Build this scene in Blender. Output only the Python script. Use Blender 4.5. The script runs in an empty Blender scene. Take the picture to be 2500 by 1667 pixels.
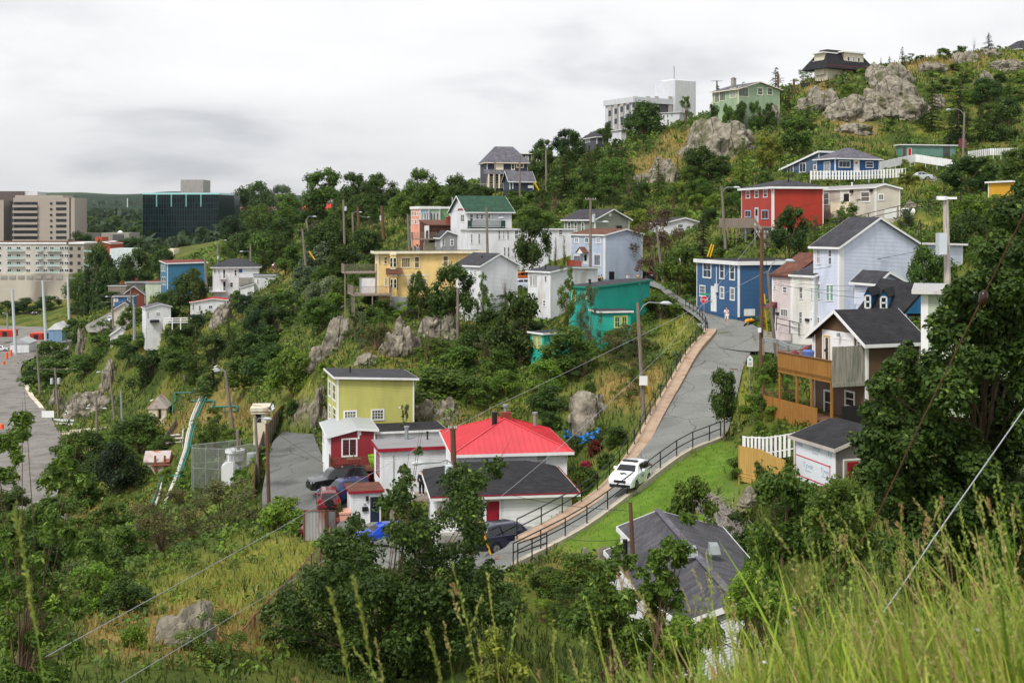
import bpy,bmesh,math,random
import numpy as np
from mathutils import Vector,noise as mnoise
R=math.radians
random.seed(7);RNG=np.random.default_rng(11)
sc=bpy.context.scene
COL=sc.collection
F,HX,HZ=3000.0,1250.0,540.0
TILES={'A':(0,420,3.357),'B':(600,420,3.357),'C':(1200,420,3.357),'D':(1800,420,3.357),'E':(0,850,3.357),'F':(600,850,3.357),'G':(1200,850,3.357),'H':(1800,850,3.357),'I':(1100,100,2.94),'J':(1800,50,3.357),'K':(0,1200,3.357),'L':(600,1200,3.357),'M':(1200,1200,3.357),'N':(1800,1200,3.357),'O':(0,0,.9408),'P':(0,0,1.0)}
def q(t,x,y):
 a,b,s=TILES[t];return a+x/s,b+y/s
def at(px,py,D):
 return Vector(((px-HX)/F*D,D,(HZ-py)/F*D))
def tat(t,x,y,D):
 return at(*q(t,x,y),D)
def tag(o,label=None,cat=None,group=None,kind=None):
 if label:o['label']=label
 if cat:o['category']=cat
 if group:o['group']=group
 if kind:o['kind']=kind
 return o
def empty(name,loc=(0,0,0),rz=0,label=None,cat=None,group=None):
 o=bpy.data.objects.new(name,None);COL.objects.link(o)
 o.location=loc;o.rotation_euler=(0,0,rz);o.empty_display_size=.2
 return tag(o,label,cat,group)
class MB:
 def __init__(s):s.v=[];s.f=[];s.m=[];s.mi=0
 def poly(s,pts):
  n=len(s.v);s.v+=[tuple(p)for p in pts];s.f.append(tuple(range(n,n+len(pts))));s.m.append(s.mi)
 def mesh(s,vs,fs):
  n=len(s.v);s.v+=[tuple(p)for p in vs];s.f+=[tuple(i+n for i in f)for f in fs];s.m+=[s.mi]*len(fs)
 def box(s,x0,x1,y0,y1,z0,z1):
  s.mesh([(x0,y0,z0),(x1,y0,z0),(x1,y1,z0),(x0,y1,z0),(x0,y0,z1),(x1,y0,z1),(x1,y1,z1),(x0,y1,z1)],[(3,2,1,0),(4,5,6,7),(0,1,5,4),(1,2,6,5),(2,3,7,6),(3,0,4,7)])
 def prism(s,pts,d):
  """polygon pts (3D) pushed by vector d"""
  n=len(pts);a=[Vector(p)for p in pts];b=[p+Vector(d)for p in a]
  s.mesh(a+b,[tuple(range(n))[::-1],tuple(range(n,2*n))]+[(i,(i+1)%n,n+(i+1)%n,n+i)for i in range(n)])
 def bar(s,p0,p1,w,h=None,up=(0,0,1)):
  """square bar from p0 to p1"""
  h=h or w;p0=Vector(p0);p1=Vector(p1);d=(p1-p0)
  if d.length<1e-6:return
  d.normalize();u=Vector(up)
  if abs(d.dot(u))>.98:u=Vector((1,0,0))
  a=d.cross(u).normalized()*w/2;b=a.cross(d).normalized()*h/2
  s.prism([p0-a-b,p0+a-b,p0+a+b,p0-a+b],p1-p0)
 def tube(s,pts,r,n=8,cap=True):
  pts=[Vector(p)for p in pts];rs=r if isinstance(r,(list,tuple))else[r]*len(pts)
  base=len(s.v);prev=None
  for i,p in enumerate(pts):
   d=(pts[min(i+1,len(pts)-1)]-pts[max(i-1,0)])
   d=d.normalized()if d.length>1e-9 else Vector((0,0,1))
   if prev is None:
    u=Vector((1,0,0))if abs(d.x)<.9 else Vector((0,1,0))
    u=(u-d*u.dot(d)).normalized()
   else:
    u=prev-d*prev.dot(d)
    u=u.normalized()if u.length>1e-6 else Vector((1,0,0))
   prev=u;w=d.cross(u)
   for k in range(n):
    an=2*math.pi*k/n
    s.v.append(tuple(p+(u*math.cos(an)+w*math.sin(an))*rs[i]))
  for i in range(len(pts)-1):
   for k in range(n):
    a=base+i*n+k;b=base+i*n+(k+1)%n
    s.f.append((a,b,b+n,a+n));s.m.append(s.mi)
  if cap:
   s.f.append(tuple(base+k for k in range(n))[::-1]);s.m.append(s.mi)
   s.f.append(tuple(base+(len(pts)-1)*n+k for k in range(n)));s.m.append(s.mi)
 def build(s,name,mats,parent=None,smooth=False,loc=None):
  me=bpy.data.meshes.new(name);me.from_pydata(s.v,[],s.f)
  if not isinstance(mats,(list,tuple)):mats=[mats]
  for m in mats:me.materials.append(m)
  if len(mats)>1:me.polygons.foreach_set('material_index',s.m)
  if smooth:me.polygons.foreach_set('use_smooth',[True]*len(s.f))
  me.update()
  o=bpy.data.objects.new(name,me);COL.objects.link(o)
  if parent:o.parent=parent
  if loc:o.location=loc
  return o
def npmesh(name,V,Fq,mat,parent=None,attr=None,smooth=False,k=4):
 """V (n,3), Fq (m,k) arrays -> mesh object; attr: face float 'tone'"""
 me=bpy.data.meshes.new(name);n,m=len(V),len(Fq)
 me.vertices.add(n);me.vertices.foreach_set('co',np.asarray(V,dtype=np.float32).ravel())
 me.loops.add(m*k);me.loops.foreach_set('vertex_index',np.asarray(Fq,dtype=np.int32).ravel())
 me.polygons.add(m);me.polygons.foreach_set('loop_start',np.arange(0,m*k,k,dtype=np.int32))
 me.polygons.foreach_set('loop_total',np.full(m,k,dtype=np.int32))
 if smooth:me.polygons.foreach_set('use_smooth',np.ones(m,dtype=bool))
 if attr is not None:
  a=me.attributes.new('tone','FLOAT','FACE');a.data.foreach_set('value',np.asarray(attr,dtype=np.float32))
 me.update(calc_edges=True);me.materials.append(mat)
 o=bpy.data.objects.new(name,me);COL.objects.link(o)
 if parent:o.parent=parent
 return o
def kids(o):return[c for c in bpy.data.objects if c.parent==o]
def copy_tree(o,children=None,parent=None):
 c=o.copy();COL.objects.link(c);c.parent=parent
 for ch,sub in(children or[]):copy_tree(ch,sub,c)
 return c
def tree_of(o):return[(c,tree_of(c))for c in kids(o)]
MATS={}
def srgb(c):
 """0..255 paint chip -> linear"""
 return tuple((v/255/12.92 if v/255<=.04045 else((v/255+.055)/1.055)**2.4)for v in c)
def pm(name,col,rough=.6,var=.12,scale=3.0,bump=0.0,bscale=20.0,metal=0.0,spec=.4,dirt=None,dirt_amt=.3,stretch=(1,1,1),coat=0):
 if name in MATS:return MATS[name]
 m=bpy.data.materials.new(name);m.use_nodes=True;nt=m.node_tree;N=nt.nodes;L=nt.links
 b=N['Principled BSDF'];b.inputs['Roughness'].default_value=rough;b.inputs['Metallic'].default_value=metal
 b.inputs['Specular IOR Level'].default_value=spec
 if coat:b.inputs['Coat Weight'].default_value=coat;b.inputs['Coat Roughness'].default_value=.08
 tc=N.new('ShaderNodeTexCoord');mp=N.new('ShaderNodeMapping');mp.inputs['Scale'].default_value=stretch
 L.new(tc.outputs['Object'],mp.inputs['Vector'])
 nz=N.new('ShaderNodeTexNoise');nz.inputs['Scale'].default_value=scale;nz.inputs['Detail'].default_value=6
 L.new(mp.outputs[0],nz.inputs['Vector'])
 rp=N.new('ShaderNodeValToRGB');rp.color_ramp.elements[0].position=.3;rp.color_ramp.elements[1].position=.7
 rp.color_ramp.elements[0].color=tuple(max(0,c*(1-var))for c in col)+(1,)
 rp.color_ramp.elements[1].color=tuple(min(1,c*(1+var))for c in col)+(1,)
 L.new(nz.outputs['Fac'],rp.inputs['Fac']);out=rp.outputs['Color']
 if dirt:
  n2=N.new('ShaderNodeTexNoise');n2 .inputs['Scale'].default_value=scale*.7;n2 .inputs['Detail'].default_value=8
  n2 .inputs['Distortion'].default_value=.6;L.new(mp.outputs[0],n2 .inputs['Vector'])
  r2=N.new('ShaderNodeValToRGB');r2 .color_ramp.elements[0].position=.5;r2 .color_ramp.elements[1].position=.68
  r2 .color_ramp.elements[0].color=(0,0,0,1);r2 .color_ramp.elements[1].color=(dirt_amt,)*3+(1,)
  L.new(n2 .outputs['Fac'],r2 .inputs['Fac'])
  mx=N.new('ShaderNodeMix');mx.data_type='RGBA';L.new(r2 .outputs['Color'],mx.inputs['Factor'])
  L.new(out,mx.inputs['A']);mx.inputs['B'].default_value=tuple(dirt)+(1,);out=mx.outputs['Result']
 L.new(out,b.inputs['Base Color'])
 if bump:
  n3=N.new('ShaderNodeTexNoise');n3 .inputs['Scale'].default_value=bscale;n3 .inputs['Detail'].default_value=5
  L.new(mp.outputs[0],n3 .inputs['Vector'])
  bp=N.new('ShaderNodeBump');bp.inputs['Strength'].default_value=bump;bp.inputs['Distance'].default_value=.05
  L.new(n3 .outputs['Fac'],bp.inputs['Height']);L.new(bp.outputs[0],b.inputs['Normal'])
 MATS[name]=m;return m
def paint(name,rgb,**k):
 """wall or trim paint from a sRGB chip, with weathering"""
 c=srgb(rgb);k.setdefault('var',.07);k.setdefault('scale',1.2);k.setdefault('rough',.55)
 k.setdefault('dirt',tuple(v*.62 for v in c));k.setdefault('dirt_amt',.35);k.setdefault('stretch',(1,1,.35))
 return pm('paint_'+name,c,**k)
W_WHITE=paint('white',(222,223,226));W_TRIM=paint('trim_white',(232,232,232),dirt_amt=.2)
GLASS=pm('window_glass',(.018,.022,.026),rough=.06,var=.5,scale=.9,spec=.6)
GLASS2=pm('window_glass_blind',(.30,.31,.30),rough=.15,var=.35,scale=2.0,spec=.5)
CARGL=pm('car_glass',(.012,.014,.016),rough=.04,var=.1,spec=.7)
def shingle(name,rgb,rough=.85,k=1.0,rot=0):
 """asphalt shingles: brick pattern in the slab's own space"""
 if name in MATS:return MATS[name]
 c=srgb(rgb);m=bpy.data.materials.new(name);m.use_nodes=True;nt=m.node_tree;N=nt.nodes;L=nt.links
 b=N['Principled BSDF'];b.inputs['Roughness'].default_value=rough;b.inputs['Specular IOR Level'].default_value=.25
 tc=N.new('ShaderNodeTexCoord');br=N.new('ShaderNodeTexBrick');br.inputs['Scale'].default_value=1.0
 br.inputs['Brick Width'].default_value=.34*k;br.inputs['Row Height'].default_value=.15*k;br.inputs['Mortar Size'].default_value=.008
 br.inputs['Color1'].default_value=tuple(v*.75 for v in c)+(1,);br.inputs['Color2'].default_value=tuple(v*1.3 for v in c)+(1,)
 br.inputs['Mortar'].default_value=tuple(v*.5 for v in c)+(1,);br.inputs['Bias'].default_value=0
 mp=N.new('ShaderNodeMapping');mp.inputs['Rotation'].default_value=(0,0,rot);L.new(tc.outputs['Object'],mp.inputs['Vector']);L.new(mp.outputs[0],br.inputs['Vector'])
 nz=N.new('ShaderNodeTexNoise');nz.inputs['Scale'].default_value=1.1;nz.inputs['Detail'].default_value=7;L.new(tc.outputs['Object'],nz.inputs['Vector'])
 mr=N.new('ShaderNodeMapRange');mr.inputs['From Min'].default_value=.3;mr.inputs['From Max'].default_value=.7
 mr.inputs['To Min'].default_value=.78;mr.inputs['To Max'].default_value=1.25;L.new(nz.outputs['Fac'],mr.inputs['Value'])
 mx=N.new('ShaderNodeVectorMath');mx.operation='SCALE';L.new(br.outputs['Color'],mx.inputs[0]);L.new(mr.outputs[0],mx.inputs['Scale'])
 L.new(mx.outputs[0],b.inputs['Base Color'])
 bp=N.new('ShaderNodeBump');bp.inputs['Strength'].default_value=.4;bp.inputs['Distance'].default_value=.01
 L.new(br.outputs['Fac'],bp.inputs['Height']);bp.invert=True;L.new(bp.outputs[0],b.inputs['Normal'])
 MATS[name]=m;return m
SH_DARK=shingle('shingle_charcoal',(62,62,67));SH_BLACK=shingle('shingle_black',(44,43,46));SH_GREY=shingle('shingle_grey',(98,96,104))
SH_BROWN=shingle('shingle_brown',(105,68,55));SH_RED=shingle('shingle_red',(120,55,52));SH_GREEN=shingle('shingle_green',(48,78,62))
WOOD_W=pm('weathered_wood',srgb((140,128,115)),rough=.85,var=.3,scale=2.5,bump=.3,stretch=(6,6,.6))
POLE=pm('pole_wood',srgb((128,118,108)),rough=.9,var=.25,scale=2,bump=.4,stretch=(8,8,.5),dirt=srgb((80,70,60)),dirt_amt=.6)
POLE_B=pm('pole_brown',srgb((105,76,58)),rough=.9,var=.25,scale=2,bump=.4,stretch=(8,8,.5),dirt=srgb((60,45,38)),dirt_amt=.6)
METAL=pm('galvanised_metal',srgb((160,165,168)),rough=.45,var=.1,metal=.5)
BLACKM=pm('black_metal',(.012,.012,.013),rough=.5,var=.2)
CONC=pm('concrete',srgb((150,146,138)),rough=.9,var=.15,scale=1.5,bump=.2,dirt=srgb((95,90,80)),dirt_amt=.5)
ROCK_COLS=(srgb((134,127,113)),srgb((88,83,75)),srgb((166,158,143)))
RUBBER=pm('rubber',(.012,.012,.012),rough=.8,var=.1)
RUST=pm('rusty_sheet',srgb((150,150,150)),rough=.7,var=.15,scale=1.2,dirt=srgb((120,62,38)),dirt_amt=1.0,stretch=(1,1,.25))
CT=[]
def g(px,py,D,t='P'):
 p=at(*q(t,px,py),D);CT.append((p.x,p.y,p.z))
def gw(x,y,z):CT.append((x,y,z))
for p in((0,0,-1.6),(-4,-1,-2.2),(4,0,-1.3),(0,-8,1.0),(-15,-8,-1),(15,-8,2),(1.5,4,-1.75),(3,5.5,-2.05),(1.2,6,-2.45),(4.5,7.5,-2.55),(-1,4,-2.6),(-3,6,-4.0),(7,8,-2.6),(0,9,-5.0),(4,10.5,-5.0),(9,11,-4.8),(-6,12,-7.2),(0,15,-8.6),(6,15,-8.0),(12,15,-7.5),(-10,20,-10.5),(0,22,-12),(8,22,-11.6),(14,22,-10),(-14,30,-12.8),(-4,30,-14.4),(5,30,-15.0),(14,30,-13),(24,25,-9),(35,30,-8),(-30,20,-10),(-40,35,-15),(-60,60,-24),(20,38,-15),(32,38,-13),(60,60,-10),(-25,0,-6),(25,5,-1),(-90,0,-20),(90,0,5),(-150,60,-45),(44,45,-11),(0,-60,8),(-120,-60,-10),(120,-60,15)):gw(*p)
for p in((300,1640,38),(0,1600,42),(600,1560,46),(450,1500,50),(640,1450,58),(300,1500,60),(500,1420,70),(0,1450,75),(700,1330,82),(780,1325,82),(300,1400,82),(450,1330,105),(0,1350,100),(200,1310,120),(600,1260,100),(1000,1720,46),(850,1600,52),(900,1450,66),(1150,1560,52),(1350,1560,60),(1480,1690,48),(1600,1720,50),(1800,1760,46),(1530,1520,61),(1480,1600,57),(1700,1640,55),(1400,1385,66),(1950,1500,46),(2050,1300,55),(2150,1320,50),(2300,1400,42),(2450,1500,36)):g(*p)
KL=[(1120,1392,70.5),(1208,1352,71.5),(1262,1322,73),(1330,1288,75),(1392,1252,77.5),(1440,1222,79.5),(1480,1188,82),(1508,1153,84.5),(1532,1120,87),(1560,1075,91),(1584,1028,95.5),(1606,990,99.5),(1629,952,103),(1650,915,107),(1668,882,110.5),(1690,850,114.5),(1712,828,118),(1726,812,120.5),(1722,796,124),(1695,772,129.5)]
KR=[(1150,1440,66),(1264,1372,68.5),(1340,1336,70.5),(1416,1295,73),(1453,1270,74.5),(1525,1216,77),(1560,1188,78.5),(1626,1137,82),(1662,1111,83.5),(1700,1092,85.5),(1760,1072,88),(1778,1055,91),(1788,1010,95.5),(1797,975,99.5),(1806,935,104),(1812,905,107.5),(1822,880,110.5),(1838,852,114)]
KN=[(2010,893,99),(1960,878,104),(1905,862,108.5),(1865,855,111.5)]
for p in KL+KR+KN:g(*p)
for p in((1300,1300,79),(1230,1328,79),(1150,1325,84),(1100,1360,82),(1050,1335,88),(920,1300,92),(1000,1300,92),(1350,1280,82),(1420,1200,88),(1400,1110,100),(760,1235,100),(650,1240,101),(785,1195,107),(700,1080,130),(640,1130,121),(760,1120,120),(805,1165,110),(1011,1052,113),(850,1060,118),(800,1020,125),(1080,1040,112),(1150,980,118),(1250,960,118),(1300,990,112),(1400,970,112),(1500,960,106),(1450,1060,100),(1560,880,118),(1620,840,124),(1300,905,125),(1450,850,128),(1100,880,135),(1000,880,136),(900,900,134),(830,930,132),(760,960,140),(870,820,145),(1000,800,150),(1150,790,150),(1250,830,140),(1280,790,146),(1380,850,133),(1500,830,134),(1560,780,138),(1600,760,140),(1330,770,150),(1460,700,160),(1420,720,152),(1200,745,158),(1100,748,162),(940,775,158),(885,770,162),(860,735,172),(1674,748,139),(1640,725,148),(1600,694,160),(1548,682,168),(1480,672,173),(1390,684,172),(1290,686,176),(1700,752,136),(1803,776,128),(1900,800,121),(1985,822,114),(2050,850,104),(1885,808,118),(1700,640,170),(1700,600,178),(1640,620,180),(1760,620,168),(1840,610,155),(1885,585,158),(1810,572,168),(1960,575,152),(2000,590,140),(2100,575,148),(2195,545,150),(2300,560,138),(2400,560,130),(1940,640,140),(2100,640,130),(2300,620,128),(2450,640,110),(2360,760,100),(2250,800,88),(2200,850,84),(2450,1100,62),(2300,1020,74),(2180,1255,58),(2250,1300,50),(2250,1400,42),(2350,1250,52),(2450,1200,52),(2500,1330,43),(2110,1020,81),(1990,985,86),(1920,950,92),(1850,960,93),(1900,1050,80),(1820,1080,80),(1840,1170,70),(1990,1240,65),(2080,1180,64),(2180,1160,62),(1700,1160,76),(1600,1230,72),(1500,1290,68),(1720,1262,71),(1800,1290,68),(1900,1392,61),(1990,1440,56),(1830,1235,70)):g(*p)
for p in((1600,560,200),(1700,540,200),(1550,560,205),(1400,575,198),(1300,590,195),(1200,600,200),(1050,610,205),(1500,500,230),(1650,470,235),(1750,500,215),(1800,470,205),(1900,440,215),(2000,448,208),(2100,446,208),(2190,440,212),(2250,436,215),(2340,440,205),(2450,430,200),(2200,470,180),(2320,500,168),(2450,490,165),(2200,405,248),(2330,402,245),(2450,385,250),(1700,420,262),(1900,390,250),(2050,350,262),(2300,340,270),(2480,330,265),(1560,450,250),(1640,370,280),(1780,300,300),(1880,262,312),(1800,255,320),(2000,290,290),(2150,290,288),(2350,270,290),(1970,205,335),(2100,175,335),(2000,195,335),(2250,150,345),(2400,125,355),(2490,122,360),(2600,100,360),(2250,210,315),(2450,200,310),(1580,320,400),(1480,350,380),(1700,300,360),(1400,380,350),(1500,410,300),(1400,450,290),(1300,460,300),(1230,458,310),(1170,460,320),(1100,470,340),(1000,490,340),(900,500,350),(1100,530,260),(1250,520,250),(1350,530,230),(1000,560,250),(850,590,270),(950,640,215),(850,660,230),(750,620,300),(760,540,400),(650,590,420),(600,640,380),(690,660,300),(640,680,310),(560,590,520),(800,730,200),(740,760,215),(700,800,200),(650,720,280),(600,740,285),(560,765,285),(520,780,280),(440,790,290),(400,800,290),(350,805,295),(480,740,310),(420,720,340),(520,720,320),(300,790,330),(260,805,345),(230,770,370),(330,720,400),(250,820,335),(300,840,310),(380,850,300),(210,870,350),(185,900,330),(600,870,210),(520,880,235),(450,880,260),(700,900,165),(660,960,165),(640,1010,155),(600,1000,190)):g(*p)
for p in((560,1205,135),(500,1200,145),(470,1250,140),(520,1100,165),(560,1000,205),(480,950,255),(420,960,262),(440,1050,215),(400,1020,250),(330,1022,255),(330,960,285),(380,900,290),(270,960,300),(410,1100,205),(360,1160,198),(300,1200,190),(400,1240,172),(350,1300,150),(250,1260,180),(150,1250,195),(250,1050,258),(230,990,295),(290,1000,272),(160,960,318),(100,1160,218),(20,1100,241),(0,1200,205),(60,1040,270),(20,930,346),(100,1000,293),(0,870,409),(130,870,409),(60,850,436),(0,800,519),(150,850,436),(200,800,500),(0,720,620),(200,715,620),(350,700,540),(620,1228,112),(690,1010,150),(650,1100,126),(150,880,395),(180,760,520),(-300,900,370),(-300,1200,205),(-300,1500,90),(-400,700,700),(-300,1700,45)):g(*p)
for p in((400,640,560),(300,620,700),(450,600,820),(100,600,760),(300,560,1100),(600,570,900),(0,565,1000),(900,545,900),(400,530,2200),(800,530,2200),(0,525,2200),(-600,540,1500),(400,508,4000),(800,512,4000),(0,500,4000),(1500,525,3000),(-1200,500,4000),(200,472,7000),(420,468,6500),(700,474,6500),(1000,474,6500),(0,478,6500),(-800,470,6500),(2500,480,6500),(1800,480,6500),(3500,470,6500),(300,500,9000),(1000,500,9000),(2200,500,9000),(-1000,500,9000),(1500,480,600),(1900,400,520),(2400,330,560),(2800,300,600),(1700,470,1000),(2500,470,1200),(3200,450,900),(2700,200,330),(2800,500,150),(2700,900,60),(2800,350,250),(1300,500,600)):g(*p)
CTA=np.array(CT)
def _warp(x,y):
 d=np.sqrt(x*x+y*y)+12.0;k=np.log(d/12.0)*60/np.maximum(d-12.0,1e-3)
 return x*k,y*k
def _fit():
 wx,wy=_warp(CTA[:,0],CTA[:,1]);P=np.stack([wx,wy],1)
 d=np.sqrt(((P[:,None]-P[None])**2).sum(2));n=len(P)
 A=np.zeros((n+3,n+3));A[:n,:n]=-d-np.eye(n)*.12;A[:n,n]=1;A[:n,n+1:]=P;A[n,:n]=1;A[n+1:,:n]=P.T
 s=np.sqrt(CTA[:,0]**2+CTA[:,1]**2)+12.0
 b=np.zeros(n+3);b[:n]=CTA[:,2]/s
 return P,np.linalg.solve(A,b)
_P,_W=_fit()
def height(x,y):
 x=np.atleast_1d(np.asarray(x,float));y=np.atleast_1d(np.asarray(y,float));out=np.empty(len(x))
 for i in range(0,len(x),20000):
  xx,yy=x[i:i+20000],y[i:i+20000];wx,wy=_warp(xx,yy)
  d=np.sqrt((wx[:,None]-_P[None,:,0])**2+(wy[:,None]-_P[None,:,1])**2)
  v=-d@_W[:len(_P)]+_W[-3]+wx*_W[-2]+wy*_W[-1]
  out[i:i+20000]=v*(np.sqrt(xx*xx+yy*yy)+12.0)
 return out
def vnoise(x,y,s,seed=0):
 """cheap smooth value noise"""
 x=x/s+seed*17.3;y=y/s+seed*9.1;xi=np.floor(x).astype(int);yi=np.floor(y).astype(int);fx=x-xi;fy=y-yi
 fx=fx*fx*(3-2*fx);fy=fy*fy*(3-2*fy)
 def h(a,b):
  v=np.sin(a*127.1+b*311.7+seed*74.7)*43758.5453;return v-np.floor(v)
 return(h(xi,yi)*(1-fx)+h(xi+1,yi)*fx)*(1-fy)+(h(xi,yi+1)*(1-fx)+h(xi+1,yi+1)*fx)*fy-.5
def in_poly(x,y,P):
 c=np.zeros(len(x),bool);n=len(P)
 for i in range(n):
  x0,y0=P[i][0],P[i][1];x1,y1=P[(i+1)%n][0],P[(i+1)%n][1]
  if y0==y1:continue
  k=((y0>y)!=(y1>y))&(x<(x1-x0)*(y-y0)/(y1-y0)+x0);c^=k
 return c
FLATS=[]
def strip(name,left,right,mat,lift=.05,n=60,crown=.0,drop=.35,smooth=True):
 """left/right: lists of (px,py,D)"""
 def res(pts):
  P=[at(*p)for p in pts];d=[0]
  for a,b in zip(P,P[1:]):d.append(d[-1]+(b-a).length)
  out=[]
  for i in range(n+1):
   t=d[-1]*i/n;k=0
   while k<len(d)-2 and d[k+1]<t:k+=1
   f=(t-d[k])/max(d[k+1]-d[k],1e-6);out.append(P[k].lerp(P[k+1],f))
  for _ in range(3):
   out=[out[0]]+[(out[i-1]+out[i]*2+out[i+1])/4 for i in range(1,n)]+[out[-1]]
  return out
 A,B=res(left),res(right);mb=MB();m=6;vs=[];fs=[]
 for a,b in zip(A,B):
  for j in range(m+1):
   p=a.lerp(b,j/m);vs.append(p+Vector((0,0,lift)))
 for i in range(n):
  for j in range(m):
   k=i*(m+1)+j;fs.append((k,k+1,k+m+2,k+m+1))
 mb.mesh(vs,fs);o=mb.build(name,mat,smooth=True);tag(o,kind='structure')
 FLATS.append((np.array([(p.x,p.y)for p in A+B[::-1]]),np.array([(p.x,p.y,p.z)for p in A]),np.array([(p.x,p.y,p.z)for p in B]),drop))
 return o,A,B
def asphalt(name,c,patch=.35):
 m=pm(name,srgb(c),rough=.9,var=.14,scale=.35,bump=.2,bscale=60,dirt=srgb(tuple(v*.66 for v in c)),dirt_amt=patch);nt=m.node_tree;N=nt.nodes;L=nt.links;b=N['Principled BSDF'];src=b.inputs['Base Color'].links[0].from_socket
 tc=N.new('ShaderNodeTexCoord');n=N.new('ShaderNodeTexNoise');n.inputs['Scale'].default_value=.5;n.inputs['Detail'].default_value=4;L.new(tc.outputs['Object'],n.inputs['Vector']);ad=N.new('ShaderNodeVectorMath');ad.operation='MULTIPLY_ADD';L.new(n.outputs['Color'],ad.inputs[0]);ad.inputs[1].default_value=(1.6,1.6,0);L.new(tc.outputs['Object'],ad.inputs[2])
 v=N.new('ShaderNodeTexVoronoi');v.feature='DISTANCE_TO_EDGE';v.inputs['Scale'].default_value=.22;L.new(ad.outputs[0],v.inputs['Vector']);r=N.new('ShaderNodeMapRange');r.inputs['From Max'].default_value=.012;r.inputs['To Min'].default_value=.35;L.new(v.outputs['Distance'],r.inputs['Value'])
 sp=N.new('ShaderNodeTexNoise');sp.inputs['Scale'].default_value=9;sp.inputs['Detail'].default_value=3;L.new(tc.outputs['Object'],sp.inputs['Vector']);r2=N.new('ShaderNodeMapRange');r2 .inputs['From Min'].default_value=.3;r2 .inputs['From Max'].default_value=.7;r2 .inputs['To Min'].default_value=.8;r2 .inputs['To Max'].default_value=1.2;L.new(sp.outputs['Fac'],r2 .inputs['Value'])
 mm=N.new('ShaderNodeMath');mm.operation='MULTIPLY';L.new(r.outputs[0],mm.inputs[0]);L.new(r2 .outputs[0],mm.inputs[1]);sc_=N.new('ShaderNodeVectorMath');sc_.operation='SCALE';L.new(src,sc_.inputs[0]);L.new(mm.outputs[0],sc_.inputs['Scale']);L.new(sc_.outputs[0],b.inputs['Base Color']);return m
ASPH=asphalt('asphalt',(122,123,119));ASPH2=asphalt('asphalt_old',(104,105,103),.9);ASPH3=asphalt('asphalt_quay',(128,124,118),.6)
mid=lambda a,b:tuple((u+v)/2 for u,v in zip(a,b))
road,RA,RB=strip('street',KL+[(1640,735,143)],KR+[(1836,842,116),(1830,815,121),(1760,775,132)][:3],ASPH,n=90)
strip('street',[(1640,733,144),(1610,706,155),(1560,690,166),(1480,676,174),(1290,690,177)],[(1760,778,131),(1706,757,136),(1640,712,152),(1585,680,168),(1480,664,181),(1290,678,184)],ASPH,n=40,lift=.06)
strip('street',[(1740,775,130),(1810,783,127),(1880,812,118),(1990,832,111),(2080,868,101)],[(1815,860,113),(1850,858,112.5),(1905,866,108.5),(1960,882,104),(2050,905,97)],ASPH,n=30,lift=.055)
strip('street',[(900,1310,90),(1000,1322,88),(1100,1335,85),(1215,1332,78),(1262,1318,75)],[(860,1400,82.5),(960,1420,80),(1060,1412,79),(1160,1402,77),(1245,1385,70)],ASPH,n=30,lift=.03)
strip('parking_lot',[(640,1262,98),(640,1200,107),(655,1120,121),(665,1080,129),(690,1055,136)],[(852,1298,90),(865,1248,95),(850,1213,99),(812,1180,104.5),(792,1130,115),(765,1060,134)],ASPH2,n=40,lift=.05)
strip('street',[(640,1262,98),(700,1290,94),(800,1330,88)],[(850,1310,92),(900,1310,90.5),(960,1330,87)],ASPH2,n=14,lift=.02)
strip('quay',[(-300,1240,195),(-300,1050,265),(-300,900,372),(-300,790,540)],[(130,1250,192),(165,1100,241),(120,1010,288),(62,945,333),(48,905,370),(60,878,400),(210,850,436),(200,800,505)],ASPH3,n=60,lift=.1,drop=1.2)
strip('street',[(215,812,340),(205,795,352),(235,782,360),(275,760,372)],[(300,815,325),(295,795,338),(285,780,350),(300,765,362)],ASPH3,n=14,lift=.15,drop=.8)
strip('street',[(2215,440,212),(2300,447,203),(2400,455,195)],[(2225,430,222),(2320,436,212),(2400,442,205)],ASPH3,n=12,lift=.1)
strip('street',[(1700,790,124),(1760,790,124),(1830,800,120)],[(1760,850,114.5),(1815,858,113),(1850,856,112.8)],ASPH,n=12,lift=.035)
AP=20.0
ys=[-14.0]
while ys[-1]<9500:ys.append(ys[-1]+max(.45,(ys[-1]+AP)*(.0125 if ys[-1]<420 else .03)))
ys=np.array(ys);us=np.linspace(-.85,.95,420)
GX,GY=np.meshgrid(us,ys);GX=(GX*(GY+AP)).ravel();GY=GY.ravel();GZ=height(GX,GY)
dist=np.sqrt(GX**2+GY**2);near=np.clip((dist-15)/60,0,1)*np.clip((900-dist)/400,0.05,1)
GZ=GZ+near*(vnoise(GX,GY,9,1)*1.2+vnoise(GX,GY,3.5,2)*.6+vnoise(GX,GY,1.4,3)*.25)
GZ=GZ+np.where(dist>2500,vnoise(GX,GY,700,4)*50+vnoise(GX,GY,300,8)*18,0)
HM_MASK=np.zeros(len(GX),bool)
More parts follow.
